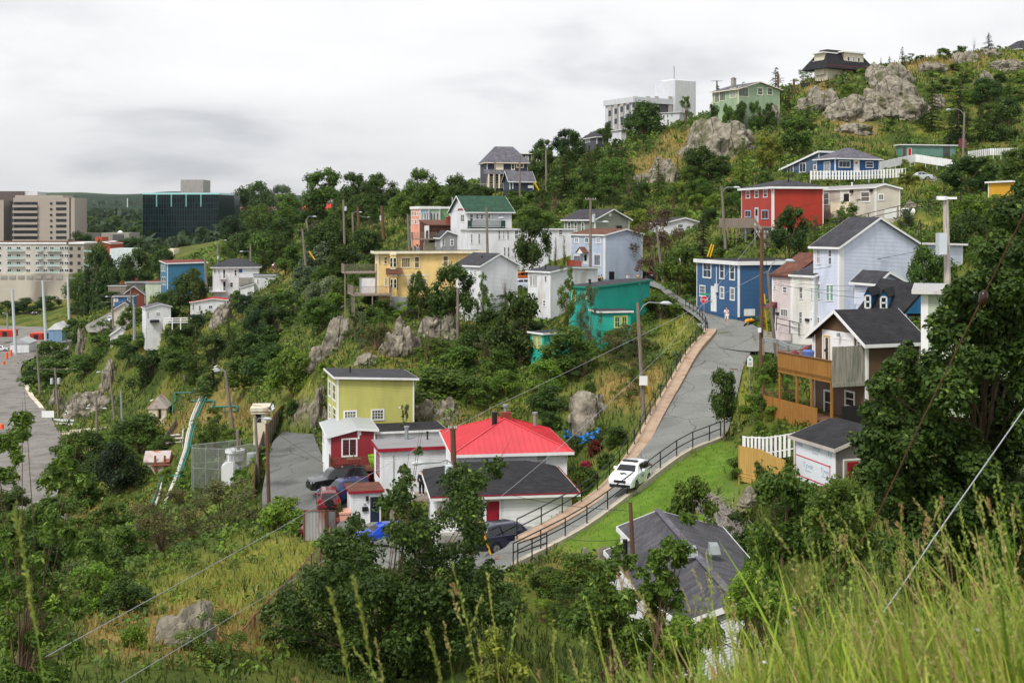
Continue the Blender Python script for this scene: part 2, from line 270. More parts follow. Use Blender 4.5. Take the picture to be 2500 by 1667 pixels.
for poly,A,B,drop in FLATS:
 lo,hi=poly.min(0)-1.5,poly.max(0)+1.5
 k=np.where((GX>lo[0])&(GX<hi[0])&(GY>lo[1])&(GY<hi[1]))[0]
 if not len(k):continue
 cen=poly.mean(0);ins=in_poly(GX[k],GY[k],poly)
 near_edge=np.zeros(len(k),bool)
 S=np.vstack([A,B]);d=np.sqrt((GX[k][:,None]-S[None,:,0])**2+(GY[k][:,None]-S[None,:,1])**2)
 j=d.argmin(1);dm=d.min(1)
 w=1/(d+.3)**3;zr=(w*S[None,:,2]).sum(1)/w.sum(1)
 cell=.0125*(GY[k]+AP)
 near_edge=(~ins)&(dm<np.maximum(1.2,cell*1.6))
 GZ[k[ins]]=zr[ins]-drop;HM_MASK[k[ins]]=True
 e=k[near_edge];GZ[e]=np.minimum(GZ[e],zr[near_edge]-.03)
NR,NC=len(ys),len(us);GZ2=GZ.reshape(NR,NC)
def ground(x,y):
 """height of the built terrain (bilinear)"""
 i=np.clip(np.searchsorted(ys,y)-1,0,NR-2);u=x/(y+AP);j=int(np.clip((u-us[0])/(us[1]-us[0]),0,NC-2))
 fy=(y-ys[i])/(ys[i+1]-ys[i]);fu=(u-us[j])/(us[1]-us[0])
 return float((GZ2[i,j]*(1-fu)+GZ2[i,j+1]*fu)*(1-fy)+(GZ2[i+1,j]*(1-fu)+GZ2[i+1,j+1]*fu)*fy)
def ground_np(x,y):
 i=np.clip(np.searchsorted(ys,y)-1,0,NR-2);u=x/(y+AP);j=np.clip(((u-us[0])/(us[1]-us[0])).astype(int),0,NC-2)
 fy=(y-ys[i])/(ys[i+1]-ys[i]);fu=(u-us[0])/(us[1]-us[0])-j
 return(GZ2[i,j]*(1-fu)+GZ2[i,j+1]*fu)*(1-fy)+(GZ2[i+1,j]*(1-fu)+GZ2[i+1,j+1]*fu)*fy
def cast(px,py,d0=3.0,d1=9000.0):
 """walk out along a sight line until it meets the ground"""
 D=d0;X=(px-HX)/F;Z=(HZ-py)/F
 while D<d1:
  if Z*D<ground(X*D,D):return D
  D*=1.006
 return None
ZB=[('G',1400,1250,700,420,0),('G',1750,950,330,260,0),('M',900,330,500,220,0),('G',1050,1450,500,180,0),('G',1100,330,250,180,1),('G',1250,250,200,130,1),('K',1900,900,900,350,3),('K',1500,1150,900,250,1),('L',250,600,420,260,3),('K',700,200,180,130,1),('E',700,1300,150,120,1),('E',1850,520,350,150,1),('E',1950,330,200,80,1),('E',1350,650,200,160,1),('A',200,1040,420,60,1),('A',1350,1280,300,110,3),('E',1000,1000,200,250,3),('A',2280,800,130,60,1),('B',300,760,90,70,1),('C',1500,1330,160,200,3),('M',600,430,200,90,1),('M',830,440,120,60,1),('J',800,820,300,50,1),('J',1500,340,500,90,1),('I',1450,900,250,90,1),('I',1700,720,260,90,1),('J',650,550,200,80,1),('J',1000,880,200,80,1),('J',2280,300,200,80,3),('J',1650,880,250,60,3),('B',1150,1380,250,130,1),('F',450,400,120,200,3),('F',480,520,120,100,2),('F',1600,520,200,120,2),('G',1950,1180,140,60,2),('C',2080,1480,80,60,2),('E',600,480,130,90,2),('J',1600,300,500,60,1),('H',40,300,80,300,3),('D',1500,420,300,70,3),('J',1500,1350,300,60,3)]
def zone_weights(px,py):
 Wt=np.zeros((len(px),4));jit=(vnoise(px*1.0,py*1.6,40,5)+vnoise(px,py*1.6,15,6))*.9
 for t,x,y,rx,ry,z in ZB:
  cx,cy=q(t,x,y);s=TILES[t][2];d=((px-cx)*s/rx)**2+((py-cy)*s/ry)**2
  Wt[:,z]=np.maximum(Wt[:,z],np.clip(1.25-d+jit,0,1))
 return Wt
GD=np.maximum(GY,.5);gpx=HX+GX/GD*F;gpy=HZ-GZ/GD*F
ZW=zone_weights(gpx,gpy);ZW[GY<12]=(0,0,0,.6)
def ground_mat():
 m=bpy.data.materials.new('hillside_ground');m.use_nodes=True;nt=m.node_tree;N=nt.nodes;L=nt.links;b=N['Principled BSDF']
 b.inputs['Roughness'].default_value=.95;b.inputs['Specular IOR Level'].default_value=.1
 tc=N.new('ShaderNodeTexCoord')
 def nz(s,d=8,w=0):
  n=N.new('ShaderNodeTexNoise');n.inputs['Scale'].default_value=s;n.inputs['Detail'].default_value=d;n.inputs['Distortion'].default_value=w
  L.new(tc.outputs['Object'],n.inputs['Vector']);return n.outputs['Fac']
 def ramp(f,stops):
  r=N.new('ShaderNodeValToRGB');L.new(f,r.inputs['Fac']);e=r.color_ramp.elements
  while len(e)<len(stops):e.new(.5)
  for k,(p,c)in enumerate(stops):e[k].position=p;e[k].color=tuple(c)+(1,)
  return r.outputs['Color']
 def mix(f,a,bb):
  x=N.new('ShaderNodeMix');x.data_type='RGBA';L.new(f,x.inputs['Factor']);L.new(a,x.inputs['A']);L.new(bb,x.inputs['B']);return x.outputs['Result']
 base=ramp(nz(.12,8,.5),[(.3,(.040,.062,.014)),(.45,(.080,.110,.020)),(.58,(.130,.140,.028)),(.7,(.19,.15,.045))])
 lawn=ramp(nz(1.5),[(.3,(.085,.16,.018)),(.55,(.12,.21,.024)),(.75,(.17,.22,.04))])
 dry=ramp(nz(.8),[(.3,(.13,.12,.030)),(.5,(.24,.18,.055)),(.7,(.30,.20,.075))])
 earth=ramp(nz(1.2),[(.3,(.05,.045,.035)),(.5,(.15,.13,.10)),(.7,(.28,.26,.22))])
 mead=ramp(nz(.7,9),[(.3,(.10,.13,.02)),(.5,(.18,.20,.032)),(.7,(.27,.24,.06))])
 at_=N.new('ShaderNodeAttribute');at_.attribute_name='zones';sp=N.new('ShaderNodeSeparateColor');L.new(at_.outputs['Color'],sp.inputs[0])
 c=mix(at_.outputs['Alpha'],base,mead);c=mix(sp.outputs[1],c,dry);c=mix(sp.outputs[2],c,earth);c=mix(sp.outputs[0],c,lawn)
 L.new(c,b.inputs['Base Color'])
 bp=N.new('ShaderNodeBump');bp.inputs['Strength'].default_value=.8;bp.inputs['Distance'].default_value=.25;L.new(nz(4,8),bp.inputs['Height']);L.new(bp.outputs[0],b.inputs['Normal'])
 return m
def far_mat():
 m=bpy.data.materials.new('far_hills_cover');m.use_nodes=True;nt=m.node_tree;N=nt.nodes;L=nt.links;b=N['Principled BSDF'];b.inputs['Roughness'].default_value=1;b.inputs['Specular IOR Level'].default_value=0
 tc=N.new('ShaderNodeTexCoord');mp=N.new('ShaderNodeMapping');mp.inputs['Scale'].default_value=(1,.35,1);L.new(tc.outputs['Object'],mp.inputs['Vector'])
 n=N.new('ShaderNodeTexNoise');n.inputs['Scale'].default_value=.0016;n.inputs['Detail'].default_value=9;n.inputs['Distortion'].default_value=.8;L.new(mp.outputs[0],n.inputs['Vector'])
 r=N.new('ShaderNodeValToRGB');L.new(n.outputs['Fac'],r.inputs['Fac']);e=r.color_ramp.elements
 for k,(p,c)in enumerate([(.30,(.020,.035,.022)),(.54,(.030,.052,.028)),(.60,(.07,.11,.035)),(.66,(.035,.06,.03))]):
  if k>1:e.new(p)
  e[k].position=p;e[k].color=c+(1,)
 n2=N.new('ShaderNodeTexNoise');n2 .inputs['Scale'].default_value=.03;n2 .inputs['Detail'].default_value=5;L.new(tc.outputs['Object'],n2 .inputs['Vector'])
 mr=N.new('ShaderNodeMapRange');mr.inputs['From Min'].default_value=.3;mr.inputs['From Max'].default_value=.7;mr.inputs['To Min'].default_value=.6;mr.inputs['To Max'].default_value=1.4;L.new(n2 .outputs['Fac'],mr.inputs['Value'])
 mx=N.new('ShaderNodeVectorMath');mx.operation='SCALE';L.new(r.outputs['Color'],mx.inputs[0]);L.new(mr.outputs[0],mx.inputs['Scale']);L.new(mx.outputs[0],b.inputs['Base Color'])
 return m
GM=ground_mat();FM=far_mat()
cut=int(np.searchsorted(ys,1000))
def sheet(name,i0,i1,mat):
 n=i1-i0;V=np.stack([GX,GY,GZ],1).reshape(NR,NC,3)[i0:i1].reshape(-1,3)
 a=(np.arange(n-1)[:,None]*NC+np.arange(NC-1)[None]).ravel();Fq=np.stack([a,a+1,a+NC+1,a+NC],1)
 o=npmesh(name,V,Fq,mat,smooth=True);tag(o,kind='structure')
 at_=o.data.attributes.new('zones','FLOAT_COLOR','POINT');Z=ZW.reshape(NR,NC,4)[i0:i1].reshape(-1,4)
 at_.data.foreach_set('color',Z.astype(np.float32).ravel());return o
sheet('ground',0,cut+1,GM);sheet('hills',cut,NR,FM)
def clip_under(poly,a,b):
 """clip (u,z) polygon to z <= a*u+b"""
 out=[]
 for i in range(len(poly)):
  p,r=poly[i],poly[(i+1)%len(poly)];dp=a*p[0]+b-p[1];dr=a*r[0]+b-r[1]
  if dp>=0:out.append(p)
  if(dp>0)!=(dr>0)and dp!=dr:
   t=dp/(dp-dr);out.append((p[0]+(r[0]-p[0])*t,p[1]+(r[1]-p[1])*t))
 return out
def prof_at(prof,t):
 for(a,za),(b,zb)in zip(prof,prof[1:]):
  if t<=b+1e-9:return za+(zb-za)*(t-a)/max(b-a,1e-9)
 return prof[-1][1]
HOUSES=[]
class House:
 def __init__(s,name,label,t,cx,D,ytop,ybot,a,xl,xr,mat,cat='house',W=None,L=None,axis='x',prof=((0,0),(1,0)),roof=SH_DARK,fascia=None,over=.3,lap=.13,hip=None,trim=None,base=None,base_h=0,down=5,group=None,thick=.14,corner=True,wallL=None,fh=.2,noroof=False):
  s.t,s.D,s.a=t,D,R(a);px,yt=q(t,cx,ytop);_,yb=q(t,cx,ybot)
  c=at(px,yt,D);s.zt=c.z;s.zb=(HZ-yb)/F*D;s.c=Vector((c.x,c.y,s.zb));s.H=s.zt-s.zb
  s.r=Vector((math.cos(s.a),math.sin(s.a)));s.l=Vector((-math.sin(s.a),math.cos(s.a)))
  s.W=W if W else s.solve(s.r,q(t,xr,0)[0]);s.L=L if L else s.solve(s.l,q(t,xl,0)[0])
  HOUSES.append(s);s.o=empty(name,s.c,s.a,label,cat,group);s.prof=prof;s.axis=axis;s.mat=mat;s.trim=trim or W_TRIM
  s.tm=s.trim;H,W,L=s.H,s.W,s.L
  wm=MB();br=[p[0]for p in prof]
  def top(face,u):
   if hip is not None:return H
   if face in 'RB':return H+(prof_at(prof,u/W)if axis=='x' else prof_at(prof,0 if face=='R' else 1))
   return H+(prof_at(prof,u/L)if axis=='y' else prof_at(prof,0 if face=='L' else 1))
  s.top=top
  def P(face,u,z,o=0):
   if face=='R':return(u,-o,z)
   if face=='L':return(-o,u,z)
   if face=='B':return(u,L+o,z)
   return(W+o,u,z)
  s.P=P
  lm=MB()
  for face,ln in(('R',W),('L',L),('B',W),('E',L)):
   ax='x' if face in 'RB' else 'y';us=[b*ln for b in br]if(axis==ax and hip is None)else[0,ln]
   pts=[(0,-down),(ln,-down)]+[(u,top(face,u))for u in us[::-1]]
   tgt=lm if(wallL and face in 'L')else wm
   inn={'R':(0,.12,0),'L':(.12,0,0),'B':(0,-.12,0),'E':(-.12,0,0)}[face]
   tgt.prism([P(face,u,z)for u,z in pts],inn)
   if lap and face in 'RLE':
    for u0,u1 in zip(us,us[1:]):
     t0,t1=top(face,u0),top(face,u1);aa=(t1-t0)/max(u1-u0,1e-6);bb=t0-aa*u0
     z=base_h;sgn=1 if face in 'LE' else-1
     while z<max(t0,t1):
      po=[(u0,z),(u1,z),(u1,z+lap),(u0,z+lap)]
      if min(t0,t1)<z+lap:po=clip_under(po,aa,bb)
      if len(po)>2:
       tgt.poly([P(face,u,zz,.038-.034*(zz-z)/lap)for u,zz in po])
       bu=[uu for uu,zz in po if abs(zz-z)<1e-4]
       if len(bu)>1:tgt.poly([P(face,min(bu),z,.003),P(face,max(bu),z,.003),P(face,max(bu),z,.038),P(face,min(bu),z,.038)])
      z+=lap
  wm.build('wall',mat,s.o)
  if wallL:lm.build('wall',wallL,s.o)
  if base:
   b=MB();e=.03+.0
   b.box(-e,W+e,-e,L+e,-down-.5,base_h);b.build('foundation',base,s.o)
  if corner:
   k=.13;zt=H
   for face,u in(('R',0),('R',W-k),('L',0),('L',L-k)):
    ln=W if face=='R' else L
    z1=min(top(face,u),top(face,u+k))-.02
    pts=[P(face,u,base_h,.0),P(face,u+k,base_h,.0),P(face,u+k,z1,.0),P(face,u,z1,.0)]
    d=(0,-.045,0)if face=='R' else(-.045,0,0)
    if face=='L' and u==0:pts=[P('L',-.044,base_h),P('L',k,base_h),P('L',k,z1),P('L',-.044,z1)]
    if face=='R' and u==0:pts=[P('R',.002,base_h),P('R',k,base_h),P('R',k,z1),P('R',.002,z1)]
    b=MB();b.prism(pts,d);b.build('corner_trim',s.trim,s.o)
  if noroof:return
  fm=fascia or W_TRIM;rb=MB();fb=MB();o=over;tk=thick
  if hip is not None:
   rise,ridge=hip
   x0,x1,y0,y1=-o,W+o,-o,L+o;z0=H+tk*.5
   if W>=L:hl=ridge*W/2;r0=(W/2-hl,L/2,z0+rise);r1=(W/2+hl,L/2,z0+rise)
   else:hl=ridge*L/2;r0=(W/2,L/2-hl,z0+rise);r1=(W/2,L/2+hl,z0+rise)
   A,B,C,E=(x0,y0,z0),(x1,y0,z0),(x1,y1,z0),(x0,y1,z0)
   if W>=L:fs=[(A,B,r1,r0),(B,C,r1),(C,E,r0,r1),(E,A,r0)]
   else:fs=[(A,B,r0),(B,C,r1,r0),(C,E,r1),(E,A,r0,r1)]
   for f in fs:rb.poly(f)
   rb.poly([(x0,y0,z0-tk),(x0,y1,z0-tk),(x1,y1,z0-tk),(x1,y0,z0-tk)])
   for(a,b)in((A,B),(B,C),(C,E),(E,A)):rb.poly([(a[0],a[1],z0-tk),(b[0],b[1],z0-tk),b,a])
   e=.04;zf0,zf1=z0-fh,z0-.01
   fb.box(x0-e,x1+e,y0-e,y0-.002,zf0,zf1);fb.box(x0-e,x1+e,y1+.002,y1+e,zf0,zf1)
   fb.box(x0-e,x0-.002,y0-.002,y1+.002,zf0,zf1);fb.box(x1+.002,x1+e,y0-.002,y1+.002,zf0,zf1)
   fb.box(x0,x1,y0,y1,z0-tk-.05,z0-tk-.01)
  else:
   ln,ot=(W,L)if axis=='x' else(L,W)
   pr=[(p*ln,H+z)for p,z in prof]
   (u0,z0),(u1,z1)=pr[0],pr[1];sl=(z1-z0)/max(u1-u0,1e-6);e0=(-o,z0-sl*o)
   (u2,z2),(u3,z3)=pr[-2],pr[-1];s2=(z3-z2)/max(u3-u2,1e-6);e1=(ln+o,z3+s2*o)
   line=[e0]+([p for p in pr[1:-1]])+[e1]
   def Q(u,v,z):return(u,v,z)if axis=='x' else(v,u,z)
   top_=[(u,z+tk)for u,z in line];bot=[(u,z+.01)for u,z in line]
   n=len(line)
   for i in range(n-1):
    rb.poly([Q(top_[i][0],-o,top_[i][1]),Q(top_[i+1][0],-o,top_[i+1][1]),Q(top_[i+1][0],ot+o,top_[i+1][1]),Q(top_[i][0],ot+o,top_[i][1])])
    rb.poly([Q(bot[i][0],-o,bot[i][1]),Q(bot[i+1][0],-o,bot[i+1][1]),Q(bot[i+1][0],ot+o,bot[i+1][1]),Q(bot[i][0],ot+o,bot[i][1])])
    for v in(-o,ot+o):
     rb.poly([Q(bot[i][0],v,bot[i][1]),Q(bot[i+1][0],v,bot[i+1][1]),Q(top_[i+1][0],v,top_[i+1][1]),Q(top_[i][0],v,top_[i][1])])
    for v in(-o-.045,ot+o+.003):
     pts=[Q(bot[i][0],v,top_[i][1]-fh),Q(bot[i+1][0],v,top_[i+1][1]-fh),Q(top_[i+1][0],v,top_[i+1][1]-.012),Q(top_[i][0],v,top_[i][1]-.012)]
     fb.prism(pts,Q(0,.042,0))
   for k,uu in((0,line[0][0]-.045),(-1,line[-1][0]+.003)):
    z=top_[k][1]
    pts=[Q(uu,-o-.045,z-fh),Q(uu,ot+o+.045,z-fh),Q(uu,ot+o+.045,z-.014),Q(uu,-o-.045,z-.014)]
    fb.prism(pts,Q(.042,0,0))
    rb.poly([Q(line[k][0],-o,bot[k][1]),Q(line[k][0],ot+o,bot[k][1]),Q(line[k][0],ot+o,top_[k][1]),Q(line[k][0],-o,top_[k][1])])
  s.roof=rb.build('roof',roof,s.o);fb.build('fascia',fm,s.o)
 def solve(s,d,px):
  X=(px-HX)/F;k=d.x-X*d.y
  return(X*s.c.y-s.c.x)/k if abs(k)>1e-4 else 5.0
 def uv(s,face,x,y):
  px,py=q(s.t,x,y);d=s.r if face in 'RB' else s.l;u=s.solve(d,px);D=s.c.y+u*d.y
  return u,(HZ-py)/F*D-s.zb
 def rect(s,face,x0,y0,x1,y1):
  u0,_=s.uv(face,x0,y0);u1,_=s.uv(face,x1,y0)
  if u0>u1:u0,u1=u1,u0
  xm=(x0+x1)/2;_,z1=s.uv(face,xm,y0);_,z0=s.uv(face,xm,y1);return u0,u1,z0,z1
 def fbox(s,mb,face,u0,u1,z0,z1,o0,o1):
  pts=[s.P(face,u0,z0,o0),s.P(face,u1,z0,o0),s.P(face,u1,z1,o0),s.P(face,u0,z1,o0)]
  k=o1-o0;d={'R':(0,-k,0),'L':(-k,0,0),'B':(0,k,0),'E':(k,0,0)}[face];mb.prism(pts,d)
 def win(s,face,rc,style='sash',frame=None,glass=None,fw=.125,raw=None,label=None):
  for r_ in([rc]if not isinstance(rc,list)else rc):
   u0,u1,z0,z1=raw or s.rect(face,*r_)
   w=u1-u0;h=z1-z0;k=min(fw,w*.2,h*.2);f=MB();o=.07
   s.fbox(f,face,u0,u1,z1-k,z1,.0,o);s.fbox(f,face,u0,u1,z0,z0+k,.0,o+.02)
   s.fbox(f,face,u0,u0+k,z0+k,z1-k,.0,o);s.fbox(f,face,u1-k,u1,z0+k,z1-k,.0,o)
   b=.028 if w>.5 else .02
   if style=='sash':s.fbox(f,face,u0+k,u1-k,(z0+z1)/2-b,(z0+z1)/2+b,.0,o-.02)
   elif style=='slide':s.fbox(f,face,(u0+u1)/2-b,(u0+u1)/2+b,z0+k,z1-k,.0,o-.02)
   elif style=='cross':
    s.fbox(f,face,u0+k,u1-k,(z0+z1)/2-b,(z0+z1)/2+b,.0,o-.02);s.fbox(f,face,(u0+u1)/2-b,(u0+u1)/2+b,z0+k,z1-k,.0,o-.025)
   elif isinstance(style,tuple):
    nx,ny=style
    for i in range(1,nx):uu=u0+k+(w-2*k)*i/nx;s.fbox(f,face,uu-b*.7,uu+b*.7,z0+k,z1-k,.0,o-.025)
    for i in range(1,ny):zz=z0+k+(h-2*k)*i/ny;s.fbox(f,face,u0+k,u1-k,zz-b*.7,zz+b*.7,.0,o-.02)
   fo=f.build('window',frame or s.trim,s.o)
   if label:fo['label']=label
   p=MB();s.fbox(p,face,u0+k*.8,u1-k*.8,z0+k*.8,z1-k*.8,.0,.032);p.build('pane',glass or random.choice((GLASS,GLASS,GLASS,GLASS2)),fo)
 def door(s,face,rc,mat,frame=None,glass=None,raw=None,label=None):
  u0,u1,z0,z1=raw or s.rect(face,*rc);k=.1;f=MB()
  s.fbox(f,face,u0+k,u1-k,z0,z1-k,.0,.045);d=f.build('door',mat,s.o)
  if label:d['label']=label
  f=MB();s.fbox(f,face,u0,u0+k,z0,z1,.0,.075);s.fbox(f,face,u1-k,u1,z0,z1,.0,.075);s.fbox(f,face,u0+k,u1-k,z1-k,z1,.0,.075)
  f.build('door_frame',frame or s.trim,d)
  if glass:
   g0,g1=glass;p=MB();h=z1-z0;s.fbox(p,face,u0+k+.12,u1-k-.12,z0+h*g0,z0+h*g1,.045,.055);p.build('pane',GLASS,d)
  p=MB();s.fbox(p,face,u1-k-.12,u1-k-.06,z0+.95,z0+1.1,.045,.1);p.build('handle',BLACKM,d)
 def board(s,name,face,rc,mat,o0=0,o1=.06,raw=None,label=None):
  u0,u1,z0,z1=raw or s.rect(face,*rc);b=MB();s.fbox(b,face,u0,u1,z0,z1,o0,o1);ob=b.build(name,mat,s.o)
  if label:ob['label']=label
  return ob
 def part(s,name,fn,mat,label=None):
  b=MB();fn(b);ob=b.build(name,mat,s.o)
  if label:ob['label']=label
  return ob
 def pt(s,face,x,y):u,z=s.uv(face,x,y);return u,z
 def chimney(s,x,y,w,h,mat,z=None):
  zz=(z if z is not None else s.H)-.3;b=MB();b.box(x-w/2,x+w/2,y-w/2,y+w/2,zz,zz+h);b.box(x-w/2-.05,x+w/2+.05,y-w/2-.05,y+w/2+.05,zz+h,zz+h+.1)
  b.box(x-w/4,x+w/4,y-w/4,y+w/4,zz+h+.1,zz+h+.3);b.build('chimney',mat,s.o)
 def vent(s,x,y,z=None,r=.07,h=.7,mat=None):
  b=MB();zz=(z if z is not None else s.H)-.2;b.tube([(x,y,zz),(x,y,zz+h)],r);b.tube([(x,y,zz+h),(x,y,zz+h+.12)],r*1.5);b.build('vent_pipe',mat or BLACKM,s.o)
def railing_mesh(mb,p0,p1,h=1.0,gap=.12,w=.035,top=.07):
 p0=Vector(p0);p1=Vector(p1);L=(p1-p0).length;n=max(2,int(L/gap));up=Vector((0,0,1))
 mb.bar(p0+up*h,p1+up*h,top,.04);mb.bar(p0+up*.12,p1+up*.12,.04,.04)
 for i in range(n+1):p=p0 .lerp(p1,i/n);mb.bar(p+up*.12,p+up*(h-.02),w)
 for p in(p0,p1):mb.bar(p,p+up*(h+.05),.1)
def deck(H,x0,x1,y0,y1,z,mat,legs=2.5,rails='xyX',h=1.0,gap=.14,name='deck',legmat=None,solid=None,nl=3):
 """platform in the house's own space; rails along the named sides (y = front edge y0, x = side x0, X = side x1)"""
 b=MB();b.box(x0,x1,y0,y1,z-.18,z);pl=b.build(name,mat,H.o)
 b=MB();
 if 'y' in rails:railing_mesh(b,(x0+.06,y0+.06,z),(x1-.06,y0+.06,z),h,gap)
 if 'x' in rails:railing_mesh(b,(x0+.06,y0+.06,z),(x0+.06,y1,z),h,gap)
 if 'X' in rails:railing_mesh(b,(x1-.06,y0+.06,z),(x1-.06,y1,z),h,gap)
 if 'Y' in rails:railing_mesh(b,(x0+.06,y1-.06,z),(x1-.06,y1-.06,z),h,gap)
 if b.v:b.build('railing',solid or mat,H.o)
 for i in range(nl):
  x=x0+.1+(x1-x0-.2)*i/max(nl-1,1);b=MB();b.bar((x,y0+.12,z-.18),(x,y0+.12,z-legs),.13);b.build('post',legmat or mat,H.o)
 return pl
FOUND=pm('foundation_concrete',srgb((150,150,146)),rough=.9,var=.12,bump=.2,dirt=srgb((105,104,98)),dirt_amt=.5)
cream=paint('cream_trim',(232,222,196))
h=House('house','lime green clapboard house with dark flat roof behind the small crimson house','F',750,110,243,700,16,675,1380,paint('lime',(186,184,102)),prof=((0,0),(1,-.35)),over=.35,lap=.14)
h.win('R',(800,508,910,600),(4,3),glass=GLASS);h.win('R',(1025,497,1135,590),(4,3),glass=GLASS)
h.win('L',[(682,265,700,398),(714,290,740,430),(684,460,702,590),(718,485,744,600)]);h.vent(1.6,3,h.H)
h.board('lamp','R',(1252,480,1268,494),W_TRIM)
CRIM=paint('crimson',(140,32,44));
ROOFW=pm('roof_white_metal',srgb((178,182,184)),rough=.5,var=.06,scale=.5,metal=.2)
h=House('house','small crimson house with pale metal roof and a railed front deck','F',685,104,722,1060,13,632,1062,CRIM,prof=((0,0),(.6,.55),(1,.4)),roof=ROOFW,wallL=W_WHITE,over=.25,thick=.1)
h.win('R',(783,735,915,888),'slide',glass=GLASS,label='sliding patio door')
h.board('lamp','R',(915,668,945,712),W_TRIM);h.board('vent_cover','R',(918,716,932,742),W_TRIM)
u0,z0=h.uv('R',690,965);u1,_=h.uv('R',958,965)
BROWNW=pm('brown_deck_wood',srgb((118,82,62)),rough=.8,var=.25,scale=3,stretch=(1,1,6))
deck(h,u0-.1,u1+1.6,-1.9,0,z0,BROWNW,legs=1.8,rails='xyX',h=1.0,solid=BROWNW)
h.win('L',[(634,660,645,800)],'sash')
ob=h;
b=MB();x=u1+.85;b.box(-.28,.28,-.28,.25,.38,.44);b.bar((-.28,.22,.4),(-.3,.42,1.0),.08);
for k in range(5):b.bar((-.22+k*.11,.22,.42),(-.24+k*.12,.45,1.02-abs(k-2)*.04),.09,.02)
for sx_ in(-1,1):b.bar((sx_*.3,-.25,.62),(sx_*.3,.3,.6),.1,.02);b.bar((sx_*.28,-.22,0),(sx_*.28,-.25,.62),.07);b.bar((sx_*.26,.2,0),(sx_*.26,.22,.42),.06)
ch=b.build('garden_chair',paint('lime_plastic',(140,215,40),rough=.35,dirt_amt=0));ch.matrix_world=h.o.matrix_world
Mh=lambda H,v:H.c+Vector((H.r.x*v[0]+H.l.x*v[1],H.r.y*v[0]+H.l.y*v[1],v[2]))
ch.location=Mh(h,(x,-1.1,z0));ch.rotation_euler=(0,0,h.a+.4);tag(ch,'lime green plastic chair on the deck of the crimson house','chair')
b=MB()
for sx_ in(-.5,.5):
 for sy in(-.3,.3):b.bar((sx_,sy,0),(sx_,sy,.7),.06)
b.box(-.6,.6,-.4,.4,.7,.75);b.tube([(0,0,.75),(0,0,1.2)],.05)
tb=b.build('patio_table',BROWNW);tb.location=Mh(h,(u0+1.9,-1.0,z0));tb.rotation_euler=(0,0,h.a);tag(tb,'dark patio table before the sliding door of the crimson house','table')
REDT=paint('red_trim',(150,24,44))
h=House('house','white clapboard house with flat grey roof edged red, left of the bright red roof','F',1110,98,832,1150,14,1057,1660,W_WHITE,roof=pm('roof_felt_grey',srgb((138,136,138)),rough=.8,var=.1,scale=.8),fascia=REDT,over=.25,fh=.28)
h.win('L',[(1075,860,1100,1040)],'sash',frame=REDT);h.vent(h.W-1.2,h.L-1.0,h.H,h=.9)
h.part('conduit',lambda b:b.tube([(1.0,-.05,h.H-.5),(1.0,-.05,.5)],.035),METAL);h.vent(2.6,h.L-.4,h.H,r=.16,h=1.3,mat=METAL)
h=House('shed','low wing with black felt roof behind the white grey-roofed house','F',1075,106,695,800,14,1060,1625,W_WHITE,L=4,roof=SH_BLACK,over=.2,cat='shed')
REDR=pm('red_sheet_roof',srgb((200,66,74)),rough=.5,var=.09,scale=.6,spec=.4)
h=House('house','white two storey house under a bright red ribbed metal hip roof','P',1117,88,1109,1190,8,1084,1381,W_WHITE,roof=REDR,hip=(1.75,.12),over=.5,L=9.2,fh=.22)
def ribs(H,rise,ridge,o,n,tk=.14):
 """standing seams on a hip roof, running up each slope"""
 b=MB();W,L=H.W,H.L;z0=H.H+tk*.5+.02;x0,x1,y0,y1=-o,W+o,-o,L+o
 hl=ridge*max(W,L)/2
 ra=(W/2-hl,L/2)if W>=L else(W/2,L/2-hl);rb=(W/2+hl,L/2)if W>=L else(W/2,L/2+hl)
 for(ax,side)in(('x',y0),('x',y1),('y',x0),('y',x1)):
  lo,hi=(x0,x1)if ax=='x' else(y0,y1);k=0 if ax=='x' else 1;m=int((hi-lo)/n)
  for i in range(1,m):
   t=lo+(hi-lo)*i/m;cy=L/2 if ax=='x' else W/2
   if ax=='x':a_,b_=ra[0],rb[0];full=ra[1]if side==y0 else rb[1]
   else:a_,b_=ra[1],rb[1];full=ra[0]if side==x0 else rb[0]
   f=1 if a_<=t<=b_ else((t-lo)/(a_-lo)if t<a_ else(hi-t)/(hi-b_))
   p0=(t,side,z0)if ax=='x' else(side,t,z0);e=side+(full-side)*f
   p1=(t,e,z0+rise*f)if ax=='x' else(e,t,z0+rise*f);b.bar(p0,p1,.035,.04)
 zr=z0+rise+.01;A,B=(ra[0],ra[1],zr),(rb[0],rb[1],zr)
 for c,r_ in(((x0,y0,z0),A),((x1,y0,z0),B if W>=L else A),((x1,y1,z0),B),((x0,y1,z0),A if W>=L else B),(A,B)):b.bar(c,r_,.14,.06)
 return b
ribs(h,1.75,.12,.5,.42).build('roof_seam',REDR,h.o)
h.win('R',(1306,1105.5,1337,1139.5),'sash',glass=GLASS2)
zc=h.H+1.5;BRK=pm('chimney_brick',srgb((130,62,48)),rough=.9,var=.2,scale=6,bump=.3)
b=MB();b.box(3.75,4.5,4.3,5.0,zc-.6,zc+.75);b.build('chimney',BRK,h.o);b=MB();b.box(3.7,4.55,4.25,5.05,zc-.8,zc+.2);b.build('chimney_flashing',REDR,h.o)
b=MB();b.tube([(4.1,4.65,zc+.7),(4.1,4.65,zc+1.2)],.13,10);b.tube([(4.1,4.65,zc+1.15),(4.1,4.65,zc+1.3)],.24,10);b.build('flue',METAL,h.o)
b=MB();b.tube([(3.1,3.4,zc-.6),(3.1,3.4,zc+.95)],.2,12);b.build('flue',BLACKM,h.o);b=MB();b.tube([(3.1,3.4,zc-.7),(3.1,3.4,zc-.35)],.27,12);b.build('flue_collar',METAL,h.o)
